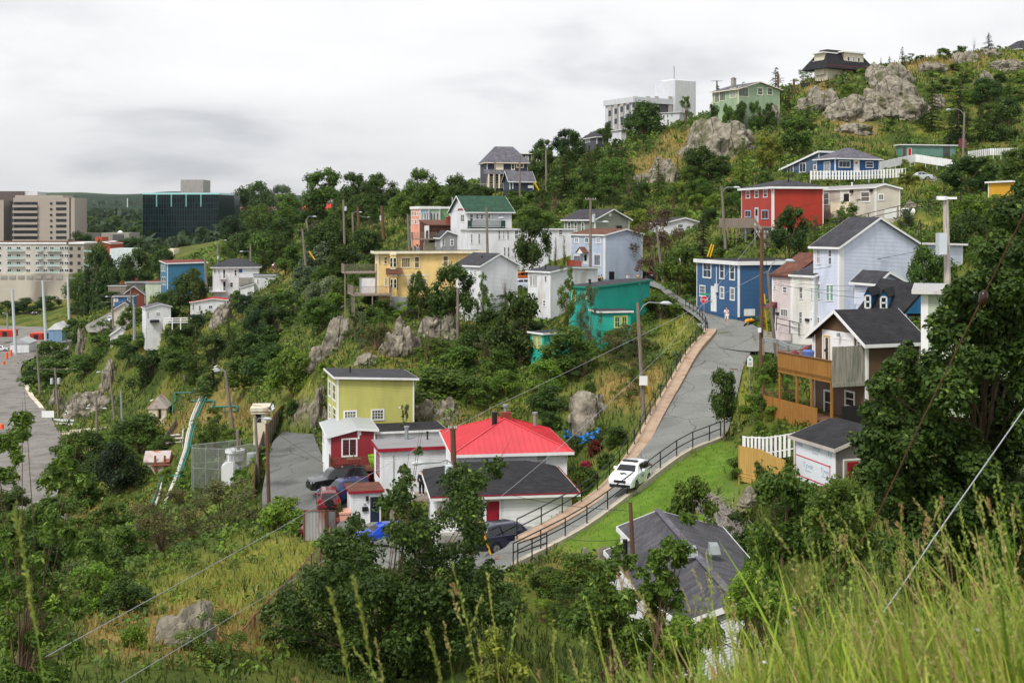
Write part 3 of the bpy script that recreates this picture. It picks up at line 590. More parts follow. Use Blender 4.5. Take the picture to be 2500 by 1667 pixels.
b=MB();b.tube([(6.6,6.2,zc-.6),(6.6,6.2,zc+.35)],.13,10);b.tube([(6.6,6.2,zc+.3),(6.6,6.2,zc+.42)],.22,10);b.build('flue',METAL,h.o)
b=MB();b.tube([(h.W+.1,-.1,h.H-.25),(h.W+.1,-.1,h.H-.4),(h.W+.05,-.06,h.H-.8),(h.W+.05,-.06,-.5)],.05);b.build('downpipe',W_TRIM,h.o)
h=House('garage','white garage wing with black hip roof edged red below the red roofed house','P',1068,79.5,1213,1300,8,1050,1396,W_WHITE,hip=(1.35,.45),roof=SH_BLACK,over=.5,L=8.2,fascia=W_TRIM,cat='garage',lap=.16)
h.part('eave_flashing',lambda b:(b.box(-.5,h.W+.5,-.56,-.545,h.H+.06,h.H+.15),b.box(h.W+.545,h.W+.56,-.5,h.L,h.H+.06,h.H+.15)),REDT)
u0,z0=h.uv('R',1230,1286);u1,z1=h.uv('R',1385,1222)
h.part('garage_door',lambda b:[h.fbox(b,'R',u0,u1,zz,zz+.42,.03,.06)for zz in(0,.44,.88,1.32,1.76)],W_TRIM)
h.door('R',None,REDT,raw=(u0-1.25,u0-.2,0,2.05));h.board('entry_recess','R',None,pm('stone_grey',srgb((105,98,88)),rough=.9),raw=(u0-2.6,u0-1.4,0,2.1))
b=MB();b.box(-.1,h.W+.2,-.9,0,-.4,.02);b.build('doorstep',CONC,h.o)
h=House('porch','small white porch with brown shingle roof, navy door and red fascia','F',868,93,1182,1440,14,818,1108,W_WHITE,prof=((0,0),(1,0)),axis='y',roof=SH_BROWN,fascia=REDT,over=.2,cat='porch',L=2.6,down=1.2)
NAVY=paint('navy_door',(32,44,66),dirt_amt=.1)
h.door('R',(1008,1203,1106,1422),NAVY,glass=(.52,.94),label='navy front door with large upper pane')
h.board('mailbox','R',(953,1297,999,1330),BLACKM,.03,.18);h.board('wall_lamp','R',(984,1210,1003,1246),BLACKM,.03,.2)
def disk(H,face,x,y,rx,rz,o,mat,name,par=None):
 u,z=H.uv(face,x,y);b=MB();n=20;pts=[H.P(face,u+rx*math.cos(2*math.pi*i/n),z+rz*math.sin(2*math.pi*i/n),.03)for i in range(n)]
 k=o-.03;b.prism(pts,(0,-k,0)if face=='R' else(-k,0,0));return b.build(name,mat,par or H.o)
pl=disk(h,'R',975,1275,.13,.1,.06,W_TRIM,'house_number_plate');disk(h,'R',975,1275,.09,.07,.075,BLACKM,'oval_mark',pl);disk(h,'R',975,1275,.035,.05,.085,W_TRIM,'inner_mark',pl)
b=MB();b.box(-.9,h.W+.2,-.7,-.02,-.5,-.02);b.build('doorstep',CONC,h.o)
b=MB();b.box(-.95,-.05,0,1.6,.75,.9);b.box(-.9,-.1,.05,1.5,-.6,.74);b.build('side_box',paint('peach',(226,170,150)),h.o)
YEL=paint('butter_yellow',(236,204,134))
h=House('house','butter yellow clapboard house with cream bays and side decks above the cliff','B',1085,157,657,1010,14,1062,1915,YEL,trim=cream,fascia=cream,roof=SH_BLACK,over=.5,lap=.15,fh=.35,down=3.5,prof=((0,0),(1,0)),corner=True)
h.win('R',[(1086,690,1104,752),(1378,690,1426,790),(1612,684,1662,777),(1130,695,1162,755)],'sash');h.win('R',[(1272,698,1350,788),(1325,868,1368,928)],(4,1));h.win('R',[(1136,868,1168,935),(1380,868,1424,935),(1450,870,1486,935)],'slide')
h.board('band_board','R',(1240,838,1500,852),cream);
def bay(H,face,rc,mat,wins,out=.7,roofmat=None,style='sash',name='bay_window',trim=None):
 u0,u1,z0,z1=H.rect(face,*rc);b=MB();k=min(.6,(u1-u0)*.25)
 pts=[(u0,0),(u0+k,out),(u1-k,out),(u1,0)];b.prism([H.P(face,u,z0,o)for u,o in pts],(0,0,z1-z0));bo=b.build(name,mat,H.o)
 b=MB();b.prism([H.P(face,u,z1,o*1.12)for u,o in pts],(0,0,.18));b.build('bay_trim',trim or H.trim,bo)
 b=MB();b.prism([H.P(face,u,z0-.16,o*1.05)for u,o in pts],(0,0,.15));b.build('bay_trim',trim or H.trim,bo)
 for w in wins:
  a0,a1,c0,c1=H.rect(face,*w);f=MB();o=out
  H.fbox(f,face,a0,a1,c0,c1,o,o+.04);f.build('frame',H.trim,bo);f=MB();H.fbox(f,face,a0+.09,a1-.09,(c0+c1)/2+.03,c1-.1,o,o+.055);H.fbox(f,face,a0+.09,a1-.09,c0+.1,(c0+c1)/2-.03,o,o+.055);f.build('pane',GLASS,bo)
 for(ua,oa),(ub,ob_)in((pts[0],pts[1]),(pts[3],pts[2])):
  f=MB();A=Vector(H.P(face,ua+(ub-ua)*.22,0,oa+(ob_-oa)*.22+.03));B=Vector(H.P(face,ua+(ub-ua)*.78,0,oa+(ob_-oa)*.78+.03))
  c0=z0+(z1-z0)*.3;c1=z0+(z1-z0)*.88;f.prism([A+Vector((0,0,c0)),B+Vector((0,0,c0)),B+Vector((0,0,c1)),A+Vector((0,0,c1))],Vector(H.P(face,0,0,.03))-Vector(H.P(face,0,0,0)));f.build('pane',GLASS,bo)
 return bo
bay(h,'R',(1165,680,1244,785),YEL,[(1172,698,1198,780),(1200,698,1230,780)],trim=cream)
bay(h,'R',(1165,850,1250,1010),YEL,[(1174,872,1200,952),(1203,872,1232,952)],trim=cream)
u0,z0=h.uv('R',1150,833);u1,z1=h.uv('R',1275,787)
b=MB();b.prism([h.P('R',u0,z1,.5),h.P('R',u0,z0,1.0),h.P('R',u0,z0,0),h.P('R',u0,z1,0)],(u1-u0,0,0));b.build('pent_roof',SH_BROWN,h.o)
BLK=pm('foundation_block',srgb((152,154,152)),rough=.9,var=.1,bump=.2);u0,z0=h.uv('R',1170,1135);u1,z1=h.uv('R',1310,1015)
b=MB();b.box(u0,u1,-.75,1,z0,z1-.1);b.build('foundation',BLK,h.o)
b=MB();b.box(u1,h.W,.05,3,-4,0);b.build('foundation',W_WHITE,h.o)
b=MB();b.box(-.02,u0,.6,h.L,-4.5,-.02);b.build('foundation',pm('painted_void_shade',srgb((48,44,40)),rough=.9,var=.3),h.o)  # not masonry: solid block coloured dark as the shade under the house
_,z1=h.uv('R',1085,822);deck(h,-4.2,0,1.0,4.5,z1,WOOD_W,legs=6.2,rails='xy',nl=2);_,z1=h.uv('R',1085,995);deck(h,-3.4,u0+.1,-2.0,0,z1,WOOD_W,legs=3.9,rails='xyX',nl=3);deck(h,-3.4,0,0,4.5,z1,WOOD_W,legs=4.5,rails='x',nl=2)
h.part('awning',lambda b:b.box(-1.9,-.2,1.2,4,z1,z1+1.9),W_WHITE);h.vent(5,2.5,r=.1,h=.8,mat=METAL);h.chimney(5.4,1.5,.4,.7,METAL)
h=House('garage','white gabled shed with charcoal roof right of the yellow house','B',1925,150,768,1040,36,1727,2226,W_WHITE,prof=((0,0),(.5,1.35),(1,0)),cat='shed',over=.3,lap=.16)
h.win('L',[(1760,800,1786,838),(1870,806,1896,846)],'sash',fw=.06);h.vent(h.W*.3,h.L*.4,h.H+.9,h=.3)
h=House('house','tall white house with dark green gable roof and green balcony','B',1815,190,322,640,20,1740,2178,W_WHITE,axis='y',prof=((0,0),(.5,2.35),(1,0)),roof=SH_GREEN,over=.45,L=8.5)
h.win('R',[(1832,343,1866,405),(1885,343,1910,390),(1920,343,1948,390),(1980,343,2005,385),(2065,343,2095,372),(1832,505,1863,588),(1905,505,1922,588),],'sash')
h.win('L',[(1762,345,1796,412),(1764,482,1794,556)],'cross');h.board('gable_band','L',(1740,300,1812,314),REDT)
u0,z0=h.uv('R',1818,468);u1,_=h.uv('R',2098,440);GRN=paint('balcony_green',(44,70,58));deck(h,u0,u1,-1.7,0,z0+.3,GRN,legs=1,rails='xyX',nl=0,gap=.1)
h=House('house','long white house with upstairs bay windows below the green roofed house','B',1840,182,472,700,14,1815,2690,W_WHITE,L=7,roof=SH_BLACK,over=.25)
h.win('R',[(2068,478,2086,555),(2104,478,2122,555),(2140,478,2158,555),(2198,473,2238,555),(2112,613,2131,700),(2143,613,2163,700),(1832,505,1863,590),(1903,503,1922,590),(2440,465,2475,520),(2560,465,2600,520)],'sash')
h.win('R',[(2075,500,2076,501)],raw=(14.2,15.2,-1.5,0.2))if False else None
h=House('annex','small white annex with dark flat roof beside the grey-green gabled house','C',530,186,495,640,12,500,600,W_WHITE,L=5,cat='annex');h.win('R',[(538,510,592,565)],'sash',frame=cream)
h=House('terrace','salmon end house of the painted terrace left of the green roof','B',1428,214,287,520,22,1355,1500,paint('mint',(166,188,196)),wallL=paint('salmon',(232,158,132)),fascia=W_TRIM,roof=SH_BLACK,over=.15,fh=.5)
h.win('L',[(1365,320,1378,362),(1385,322,1400,362),(1404,322,1416,362),(1366,388,1380,425),(1386,388,1400,428),(1404,388,1417,428)],'sash')
h.win('R',[(1436,340,1456,425),(1460,338,1478,425),(1481,338,1500,425)],'sash')
h=House('terrace','pale green house of the painted terrace directly left of the green roof','B',1502,216,287,520,22,1500,1590,paint('sage',(170,190,168)),L=8,fascia=W_TRIM,roof=SH_BLACK,over=.15,fh=.5)
h.win('R',[(1508,335,1530,425),(1534,335,1556,425),(1560,335,1584,425)],'sash')
h=House('terrace','green walled end of the painted terrace, half hidden by the green roof','B',1592,218,290,520,22,1590,1760,paint('leaf_green',(128,168,118)),L=8,fascia=W_TRIM,roof=SH_BLACK,over=.15,fh=.4)
h.part('conduit',lambda b:b.tube([(h.W*.6,-.1,0),(h.W*.6,-.1,h.H+1.8)],.14),METAL);h.board('panel_strip','R',(1668,292,1684,430),W_TRIM)
h=House('house','brown shingled mansard house with brick chimney in front of the painted terrace','B',1500,200,440,620,16,1425,1745,SH_BROWN,cat='house',roof=SH_BROWN,lap=None,axis='y',prof=((0,0),(1,.8)),over=.1,fascia=SH_BROWN,corner=False)
h.board('dormer','R',(1465,440,1500,575),W_TRIM,0,.3);h.board('lower_wall','R',(1455,580,1610,640),cream,.0,.2);h.chimney(3.9,1.5,1.2,2.6,BRK,h.H-1);h.board('pane','R',(1474,480,1492,555),GLASS,.3,.33)
deck(h,-3.2,.8,-2.4,0,h.uv('R',1460,545)[1],WOOD_W,legs=3.2,rails='xy',nl=3)
h=House('dormer_cottage','little grey gabled cottage tucked before the brown mansard','B',1600,194,532,620,16,1596,1740,paint('light_grey',(150,150,152)),L=4,prof=((0,0),(.35,.9),(1,.3)),cat='cottage');h.win('R',[(1612,540,1632,605),(1676,552,1704,605)],'sash')
SAGE=paint('sage_grey',(136,142,128))
h=House('house','sage grey house with wide gable and tall white windows behind the power pole','C',848,190,388,600,34,596,1128,SAGE,prof=((0,0),(.5,1.5),(1,0)),over=.4)
h.win('L',[(625,405,652,492),(678,408,704,490),(738,412,762,490),(615,542,648,610)],'sash',glass=GLASS);h.board('gable_vent','R',(960,340,980,362),W_TRIM);h.board('meter_box','R',(1022,440,1060,472),BLACKM,.03,.3)
LBL=paint('powder_blue',(180,192,212))
h=House('house','powder blue box house with low gable, small portico and red step rail','C',930,165,518,878,31,652,1236,LBL,prof=((0,0),(.55,.75),(1,.1)),over=.22,roof=SH_BROWN,lap=.17)
h.win('L',[(682,535,717,583),(766,535,799,585),(858,536,896,586)],'slide');h.win('L',[(674,680,730,734)],(3,1));h.win('L',[(840,672,896,772)],(3,1),glass=GLASS)
h.door('L',(756,668,790,755),W_TRIM,glass=(.3,.9));h.board('hatch','R',(962,815,1004,880),BLACKM)
u0,z0=h.uv('L',796,668);u1,z1=h.uv('L',736,640);b=MB();um=(u0+u1)/2;b.prism([h.P('L',u0,z0,.05),h.P('L',um,z1+.3,.05),h.P('L',u1,z0,.05)],(-.8,0,0));b.build('portico',W_TRIM,h.o)
b=MB();b.prism([h.P('L',u0,z0+.04,0),h.P('L',um,z1+.36,0),h.P('L',um,z1+.46,0),h.P('L',u0-.1,z0+.1,0)],(-.95,0,0));b.prism([h.P('L',u1,z0+.04,0),h.P('L',um,z1+.36,0),h.P('L',um,z1+.46,0),h.P('L',u1+.1,z0+.1,0)],(-.95,0,0));b.build('portico_roof',SH_BROWN,h.o)
ua,za=h.uv('L',788,785);ub,_=h.uv('L',680,785);REDW=paint('red_stain',(172,72,48));b=MB();railing_mesh(b,h.P('L',ua,za,1.1),h.P('L',ub,za,1.1),.95,.14,.05,.1);railing_mesh(b,h.P('L',ub,za,.1),h.P('L',ub,za,1.1),.95,.14);b.build('step_railing',REDW,h.o)
b=MB();h.fbox(b,'L',ua,ub,za-1.2,za,0,1.2);b.build('landing',WOOD_W,h.o);h.part('downpipe',lambda b:b.tube([(-.06,.2,h.H),(-.06,.2,0)],.06),W_TRIM);h.chimney(5.5,5,.6,.9,SH_BROWN)
h=House('house','white slab sided house with charcoal roof between the yellow and the teal house','C',482,147,822,1200,40,300,868,paint('white_old',(220,222,226),dirt=srgb((168,150,130)),dirt_amt=.5),prof=((0,0),(.4,.45),(1,.3)),over=.22,lap=.12)
h.win('L',[(319,842,334,934),(344,842,358,936),(360,842,374,936),(436,850,456,902)],(1,1),glass=GLASS,fw=.05);h.win('L',[(420,1045,448,1105)],'sash');h.vent(1,2,h.H+.2)
TEAL=paint('teal',(36,174,156));YT=paint('yellow_trim',(206,206,120))
h=House('house','bright teal clapboard house with sloping charcoal roof below the parked cars','C',835,133,948,1300,45,640,1295,TEAL,prof=((0,0),(1,.42)),over=.28,lap=.15,trim=TEAL,fascia=paint('teal_fascia',(34,142,118)))
h.win('L',[(661,966,694,1064),(769,970,791,1042)],(2,3),frame=YT);h.board('lamp','R',(1205,910,1217,922),W_TRIM)
for x,y in((1.2,1.6),(2.2,2.4),(3.2,3.4)):h.vent(x,y,h.H+.25,r=.09,h=.55)
h=House('annex','teal lean-to with paired yellow framed windows on the front of the teal house','C',893,129.5,1150,1300,14,886,1140,TEAL,L=3.2,prof=((0,0),(1,0)),trim=TEAL,over=.22,cat='annex',down=3)
h.win('R',[(1003,1178,1056,1278),(1062,1176,1114,1275)],(2,2),frame=YT,glass=GLASS)
h=House('shed','low teal shed with grid windows at the foot of the teal house','C',427,125,1328,1500,33,322,640,TEAL,trim=TEAL,over=.25,cat='shed',down=3)
h.win('L',[(340,1338,376,1442),(378,1342,414,1448)],(3,3),frame=YT,glass=GLASS2);h.win('R',[(485,1355,520,1400)],'sash',frame=YT)
h=House('bungalow','weathered white bungalow half hidden by the bare tree','C',1420,192,420,640,20,1243,1690,W_WHITE,prof=((0,0),(.6,.8),(1,.2)),cat='bungalow',wallL=W_WHITE,over=.25)
h.win('R',[(1522,425,1572,490)],'sash',glass=GLASS)
BLU=paint('denim_blue',(52,92,134))
h=House('house','denim blue two storey house with flat roof standing at the street corner','C',2025,128,742,1190,18,1683,2690,BLU,fascia=W_TRIM,over=.25,fh=.42,roof=SH_BLACK,down=1.5)
h.win('L',[(1735,733,1804,870)],'cross',glass=GLASS);h.win('L',[(1871,743,1912,878),(1954,749,1998,888),(1874,937,1910,1041),(1957,945,1997,1053)],'sash',fw=.13);h.win('L',[(1708,926,1755,1022)],(3,3),fw=.13)
h.door('L',(1802,935,1846,1142),W_TRIM);h.board('hatch','R',(2068,1122,2158,1178),W_WHITE);h.board('window_frame','R',(2600,755,2625,800),W_TRIM)
h.part('conduit',lambda b:b.tube([h.P('L',h.uv('L',1848,740)[0],h.H-.6,.06),h.P('L',h.uv('L',1848,740)[0],h.H-3.3,.06)],.05),W_WHITE);h.board('meter_box','L',(1842,915,1860,985),W_WHITE,.03,.22)
PNK=paint('pale_pink',(214,200,198))
h=House('house','pale pink clapboard house with brown roof and maroon door canopy','D',447,112.5,852,1325,30,287,560,PNK,W=6,prof=((0,0),(.6,1.9),(1,1)),roof=SH_BROWN,fascia=paint('dark_brown',(84,50,46)),over=.2,lap=.11)
h.win('L',[(374,938,411,992),(296,928,323,962)],'sash',fw=.06);h.win('L',[(357,1120,418,1186)],(3,1),fw=.07,glass=GLASS)
h.door('L',(292,1105,320,1240),BLACKM);MAR=paint('maroon',(104,34,42));u0,z0=h.uv('L',330,1112);u1,z1=h.uv('L',272,1060);b=MB();b.prism([h.P('L',u0,z0,0),h.P('L',u0,z0,.9),h.P('L',u0,z1,0)],(0,u1-u0,0));b.build('door_canopy',MAR,h.o);h.board('mailbox','L',(325,1150,345,1170),BLACKM,.03,.2)
h=House('house','narrow cream white house with slate roof between the pink and periwinkle houses','D',627,109,856,1340,30,449,700,paint('ivory',(222,220,212)),W=6,prof=((0,0),(.6,1.0),(1,.5)),roof=SH_DARK,over=.2)
h.win('L',[(509,938,541,1042),(507,1142,538,1244),(604,945,626,1048)],'sash',fw=.07);h.door('L',(598,1145,626,1300),W_TRIM);h.board('mailbox','L',(566,1200,594,1222),BLACKM,.03,.2)
PER=paint('periwinkle',(206,213,230))
h=House('house','large periwinkle blue three storey house with wide charcoal gable','D',835,107,612,1240,30,627,1845,PER,prof=((0,0),(.3,2.45),(.62,.15),(1,0)),over=.32,lap=.12,down=2)
h.win('L',[(650,630,685,757),(746,634,780,762)],'sash',fw=.07);GG=pm('curtain_green',srgb((60,130,110)),rough=.3);h.win('L',[(650,913,685,1044),(730,923,761,1058),(762,923,793,1058)],'sash',fw=.07,glass=GG);h.win('L',[(650,1184,682,1240)],'sash')
h.board('corner_board','R',None,W_TRIM,.03,.06,raw=(.05,.55,0,h.H-.1));h.board('meter_box','R',(950,946,984,1000),METAL,.03,.2);h.board('heat_pump','R',(922,1060,984,1130),LBL,.03,.6)
h=House('annex','periwinkle gabled annex behind the black roofed dormer house','D',1150,98,905,1100,20,1040,1420,PER,L=3,prof=((0,0),(.3,.75),(1,-.3)),cat='annex',over=.3)
CER=paint('cerulean',(28,118,172))
pass
o=empty('house',tat('D',1230,1150,90),0,'cerulean house with steep black roof and two dormers in front of the periwinkle house','house');O=o.location.copy()
def T_(x,y,D):return tat('D',x,y,D)-O
b=MB();rp_=[T_(965,1150,88),T_(1360,1150,88),T_(1560,925,91.5),T_(1175,868,93),];b.prism(rp_,(0,.12,-.3));b.prism([T_(1175,868,93),T_(1560,925,91.5),T_(1800,1150,97),T_(1400,1150,99)],(0,.1,-.3));b.build('roof',SH_BLACK,o)
b=MB();b.prism([T_(1350,1160,88.2),T_(1548,945,91.4),T_(1548,1160,91.4)],(.3,.8,0));b.prism([T_(1000,1165,88.4),T_(1355,1165,88.4),T_(1355,1400,88.4),T_(1000,1400,88.4)],(0,4,0));b.build('wall',CER,o)
b=MB();b.mi=0
for(xa,xm,xb,yt,yb,ye)in((1045,1062,1092,960,1115,1012),(1172,1190,1225,968,1122,1022)):
 d=MB();pts=[T_(xa,yb,88.2),T_(xb,yb,88.2),T_(xb,ye-12,88.2),T_((xa+xb)/2,yt,88.2),T_(xa,ye-12,88.2)];d.prism(pts,(1.6,3.2,0));dm=d.build('dormer',CER,o)
 d=MB();d.prism([T_((xa+xb)/2,yt-14,88.0),T_(xb+12,ye,88.0),T_(xb+12,ye+8,88.0),T_((xa+xb)/2,yt-4,88.0)],(1.7,3.3,0));d.prism([T_((xa+xb)/2,yt-14,88.0),T_(xa-8,ye,88.0),T_(xa-8,ye+8,88.0),T_((xa+xb)/2,yt-4,88.0)],(1.7,3.3,0));d.build('dormer_roof',SH_BLACK,dm)
 d=MB();a0,a1,c0,c1=T_(xa+3,yb-2,88.1),T_(xb-3,yb-2,88.1),T_(xb-3,ye+2,88.1),T_(xa+3,ye+2,88.1)
 for p,r_ in((a0,a1),(a1,c0),(c0,c1),(c1,a0),((a0+c1)/2,(a1+c0)/2)):d.bar(p,r_,.1,.08,up=(0,1,0))
 d.build('window',W_TRIM,dm);d=MB();d.prism([a0,a1,c0,c1],(0,.04,0));d.build('pane',GLASS,dm)
BRN=paint('umber',(98,74,52))
h=House('house','brown clapboard house with black gable roof and stilted wooden balcony','D',1060,80,1390,2230,20,634,1500,BRN,axis='y',prof=((0,0),(.5,1.75),(1,0)),roof=SH_BLACK,over=.45,lap=.12,down=3,fh=.24)
h.board('window_surround','L',(700,1306,962,1640),W_TRIM,.02,.05);h.win('L',[(790,1358,955,1475)],(3,1),glass=GLASS2);OR=paint('pine_door',(214,166,92));h.door('L',(712,1338,766,1585),W_TRIM,frame=OR,glass=(.15,.92));h.win('L',[(984,1384,1022,1440)],'sash')
h.win('L',[(885,1790,968,1925)],'sash',glass=GLASS);h.win('L',[(714,1785,790,1990)],'sash',glass=GLASS)
def htile(x,y):return x,y+(850-420)*3.357
ORW=pm('stained_boards',srgb((152,106,48)),rough=.75,var=.22,scale=1.2,stretch=(7,7,.6));GRW=pm('mossy_boards',srgb((150,146,136)),rough=.9,var=.3,scale=1.5,stretch=(6,6,.5),dirt=srgb((92,104,86)),dirt_amt=.7)
u0,z0=h.uv('L',*htile(1045,325));_,zt=h.uv('L',*htile(1045,15));
zd=h.uv('L',*htile(800,180))[1];out=2.6
b=MB();b.box(-out,-.05,.1,h.L+.6,zd-.22,zd);b.build('balcony_floor',ORW,h.o)
def boards(mb,p0,p1,z0,z1,w=.14,gap=.012,th=.025,lower=None):
 p0=Vector(p0);p1=Vector(p1);L=(p1-p0).length;n=max(1,int(L/(w+gap)));d=(p1-p0)/L;nn=Vector((-d.y,d.x,0))*th
 for i in range(n):
  a=p0+d*(i*L/n);c=p0+d*((i+1)*L/n-gap);jz=random.uniform(-.012,.012)
  mb.prism([(a.x,a.y,z0),(c.x,c.y,z0),(c.x,c.y,z1+jz),(a.x,a.y,z1+jz)],nn)
b=MB();boards(b,(-out,h.L+.6,0),(-out,.1,0),zd-.35,zd+1.05);b.build('balcony_panel',ORW,h.o);b=MB();b.bar((-out,h.L+.6,zd+1.09),(-out,.1,zd+1.09),.16,.05);b.bar((-out,h.L+.6,zd+1.09),(-.1,h.L+.6,zd+1.09),.16,.05);b.build('handrail',BROWNW,h.o)
b=MB();boards(b,(-out+.02,.06,0),(-.08,.06,0),zd-.35,zd+2.0,w=.16);b.build('privacy_screen',GRW,h.o);b=MB();b.box(-out,-.05,.0,.055,zd-.6,zd-.33);b.build('screen_beam',GRW,h.o)
for v in(.25,h.L*.42,h.L*.72,h.L+.45):b=MB();b.bar((-out+.1,v,zd-.22),(-out+.1,v,zd-3.6),.14);b.build('post',ORW,h.o)
zl=zd-3.0;b=MB();b.box(-out-.1,-.1,.5,h.L+2.2,zl-.2,zl);b.build('lower_deck',BROWNW,h.o);b=MB();boards(b,(-out-.35,h.L+2.2,0),(-out-.35,1.2,0),zl-.9,zl+.9);b.build('lower_panel',ORW,h.o)
b=MB();b.bar((-out-.3,h.L+2.0,zl),(-out-.3,h.L+2.0,zl+1.5),.13);b.bar((-out+.9,h.L+2.0,zl+.8),(-.3,h.L+2.0,zl+.8),.12,.05);railing_mesh(b,(-out,h.L+2.1,zl),(0,h.L+2.1,zl));b.build('lower_railing',BROWNW,h.o)
b=MB();b.prism([(-1.9,0,zl+1.15),(-1.9,-.02,zl+.1),(-.3,-.02,zl+.1),(-.3,0,zl+1.15)],(0,.06,0));b.build('dark_screen',pm('mesh_screen',(.015,.015,.017),rough=.9),h.o)
b=MB();railing_mesh(b,(-.1,-1.2,zl),(2.4,-1.2,zl),1.1,.2,.12);b.build('white_railing',paint('greyed_white',(196,184,176)),h.o);b=MB();b.box(-.2,2.5,-1.2,0,zl-.25,zl);b.build('side_deck',WOOD_W,h.o)
b=MB();b.tube([(-.1,h.L+.05,h.H-.2),(-.1,h.L+.05,zl)],.06);b.build('downpipe',W_TRIM,h.o);b=MB();b.tube([(-.3,h.L*.45,h.H+.35),(-.32,h.L*.45,h.H+.1)],.12);b.build('floodlight',METAL,h.o)
HB=h;pb=Mh(h,(-1.6,h.L*.72,zd));b=MB();b.tube([(0,0,0),(0,0,.75),(0,0,.8)],[.34,.4,.42],14);b.tube([(0,0,.8),(0,0,.9)],[.43,.3],14)
ob=b.build('rain_barrel',paint('barrel_blue',(82,112,176),dirt_amt=.1),smooth=False,loc=pb+Vector((0,0,.45)));tag(ob,'blue lidded tub on the brown house balcony','tub')
WRAP=pm('house_wrap',srgb((222,226,232)),rough=.4,var=.04,scale=3,bump=.15,bscale=4);GSD=paint('grey_siding',(118,110,108))
h=House('shed','shed clad in white printed house wrap with red tape and crimson door','H',808,66,824,1180,19,476,1190,GSD,wallL=WRAP,prof=((0,0),(.8,.75),(1,.7)),cat='shed',over=.25,roof=SH_BLACK,fascia=paint('bare_fascia',(190,180,172)),lap=.11,down=1.5,corner=False)
h.board('corner_trim','L',None,W_TRIM,0,.05,raw=(0,.22,0,h.H));RT=pm('red_tape',srgb((196,30,50)),rough=.4,var=.15)
h.board('house_wrap','L',None,WRAP,.03,.034,raw=(.22,h.L,-.5,h.H-.02))
for k,(x0,y0,x1,y1)in enumerate(((483,715,490,1010),(487,868,770,972),(764,960,771,1140),(487,1030,770,1140))):
 u0,z0=h.uv('L',x0,y0);u1,z1=h.uv('L',x1,y1);b=MB();b.bar(h.P('L',u0,z0,.04),h.P('L',u1,z1,.04),.01,.06,up=(0,0,1))if abs(x1-x0)>20 else b.bar(h.P('L',u0,z0,.04),h.P('L',u0,z1,.04),.06,.01,up=(1,0,0));b.build('tape',RT,h.o)
def text_obj(name,s,size,mat,loc,rot,parent=None,align='CENTER',ext=.002):
 c=bpy.data.curves.new(name,'FONT');c.body=s;c.size=size;c.align_x=align;c.align_y='CENTER';c.extrude=ext;c.resolution_u=2
 t=bpy.data.objects.new(name,c);COL.objects.link(t);c.materials.append(mat);dg=bpy.context.evaluated_depsgraph_get();me=bpy.data.meshes.new_from_object(t.evaluated_get(dg));bpy.data.objects.remove(t)
 me.materials.clear();me.materials.append(mat);o=bpy.data.objects.new(name,me);COL.objects.link(o);o.location=loc;o.rotation_euler=rot
 if parent:o.parent=parent
 return o
TB=pm('print_blue',srgb((150,180,202)),rough=.5,var=.02)
for x,y,s,sz in((516,782,'vek',.40),(642,818,'Tyvek',.42),(762,866,'Ty',.42),(586,962,'Tyvek',.42),(722,1010,'Tyve',.42)):
 u,z=h.uv('L',x,y);text_obj('lettering',s,sz,TB,h.P('L',u,z,.042),(R(90),0,R(-90)),h.o)
 text_obj('lettering','HomeWrap',sz*.28,TB,h.P('L',u,z-.3,.042),(R(90),0,R(-90)),h.o)if len(s)>3 else None
u0,z0=h.uv('R',862,1200);u1,z1=h.uv('R',1120,890);h.board('door_surround','R',None,W_TRIM,.02,.05,raw=(u0,u1,z0,z1));h.board('door_surround','R',None,WOOD_W,.03,.07,raw=(u0+.08,u1-.08,z0,z1-.08))
u2,_=h.uv('R',985,1200);u3,z3=h.uv('R',895,932);h.board('door','R',None,paint('crimson_door',(140,18,36)),.05,.1,raw=(u3,u2,z0,z3));h.board('plywood_panel','R',None,pm('plywood',srgb((150,132,120)),rough=.9,var=.3,scale=6),.05,.09,raw=(u2+.05,u1-.25,z0,z3));h.board('door_window','R',None,GLASS,.1,.11,raw=(u3+.2,u2-.35,z0+.3,z0+1.5))
h=House('house','pale sage clapboard house with flat grey roof partly behind the big maple','D',1512,70,988,1560,-19,1500,2000,paint('pale_sage',(172,184,160)),L=8,W=9,roof=pm('roof_felt_pale',srgb((168,168,168)),rough=.8,var=.08),fascia=paint('peeling_white',(206,204,198),dirt=srgb((110,96,84)),dirt_amt=.8),over=.5,lap=.13,down=3)
h.board('corner_board','R',None,W_TRIM,.03,.06,raw=(.0,.35,0,h.H));h.board('lower_roof','R',None,ROOFW,.02,1.2,raw=(-1.0,2.4,-.9,-.75))
RED=paint('barn_red',(172,52,34))
h=House('house','barn red two storey house with pale blue door and raised wooden deck','D',295,157,124,462,12,36,706,RED,hip=(1.0,.4),over=.4,fh=.28,roof=SH_DARK,base=W_WHITE,base_h=0,down=3.5)
h.win('L',[(74,153,107,218),(144,148,177,214),(215,142,250,210)],'sash',glass=GLASS,fw=.1);BF=paint('sky_blue_frame',(150,186,210));h.win('L',[(64,314,114,374),(201,310,258,388)],'slide',frame=BF,glass=GLASS)
h.door('L',(146,292,175,440),BF,glass=(.55,.9));h.part('downpipe',lambda b:b.tube([(-.25,.25,h.H-.1),(-.06,.25,h.H-.6),(-.06,.25,-3)],.07),W_TRIM)
u0=.2;z0=h.uv('L',60,444)[1];b=MB();h.fbox(b,'L',u0,h.L+2,z0-.2,z0,0,2.5);b.build('deck',WOOD_W,h.o)
b=MB();boards(b,h.P('L',u0,0,2.5),h.P('L',h.L+2,0,2.5),z0,z0+1.05,w=.1,gap=.06);boards(b,h.P('L',h.L+2,0,0),h.P('L',h.L+2,0,2.5),z0,z0+1.05,w=.1,gap=.06);b.build('railing',WOOD_W,h.o)
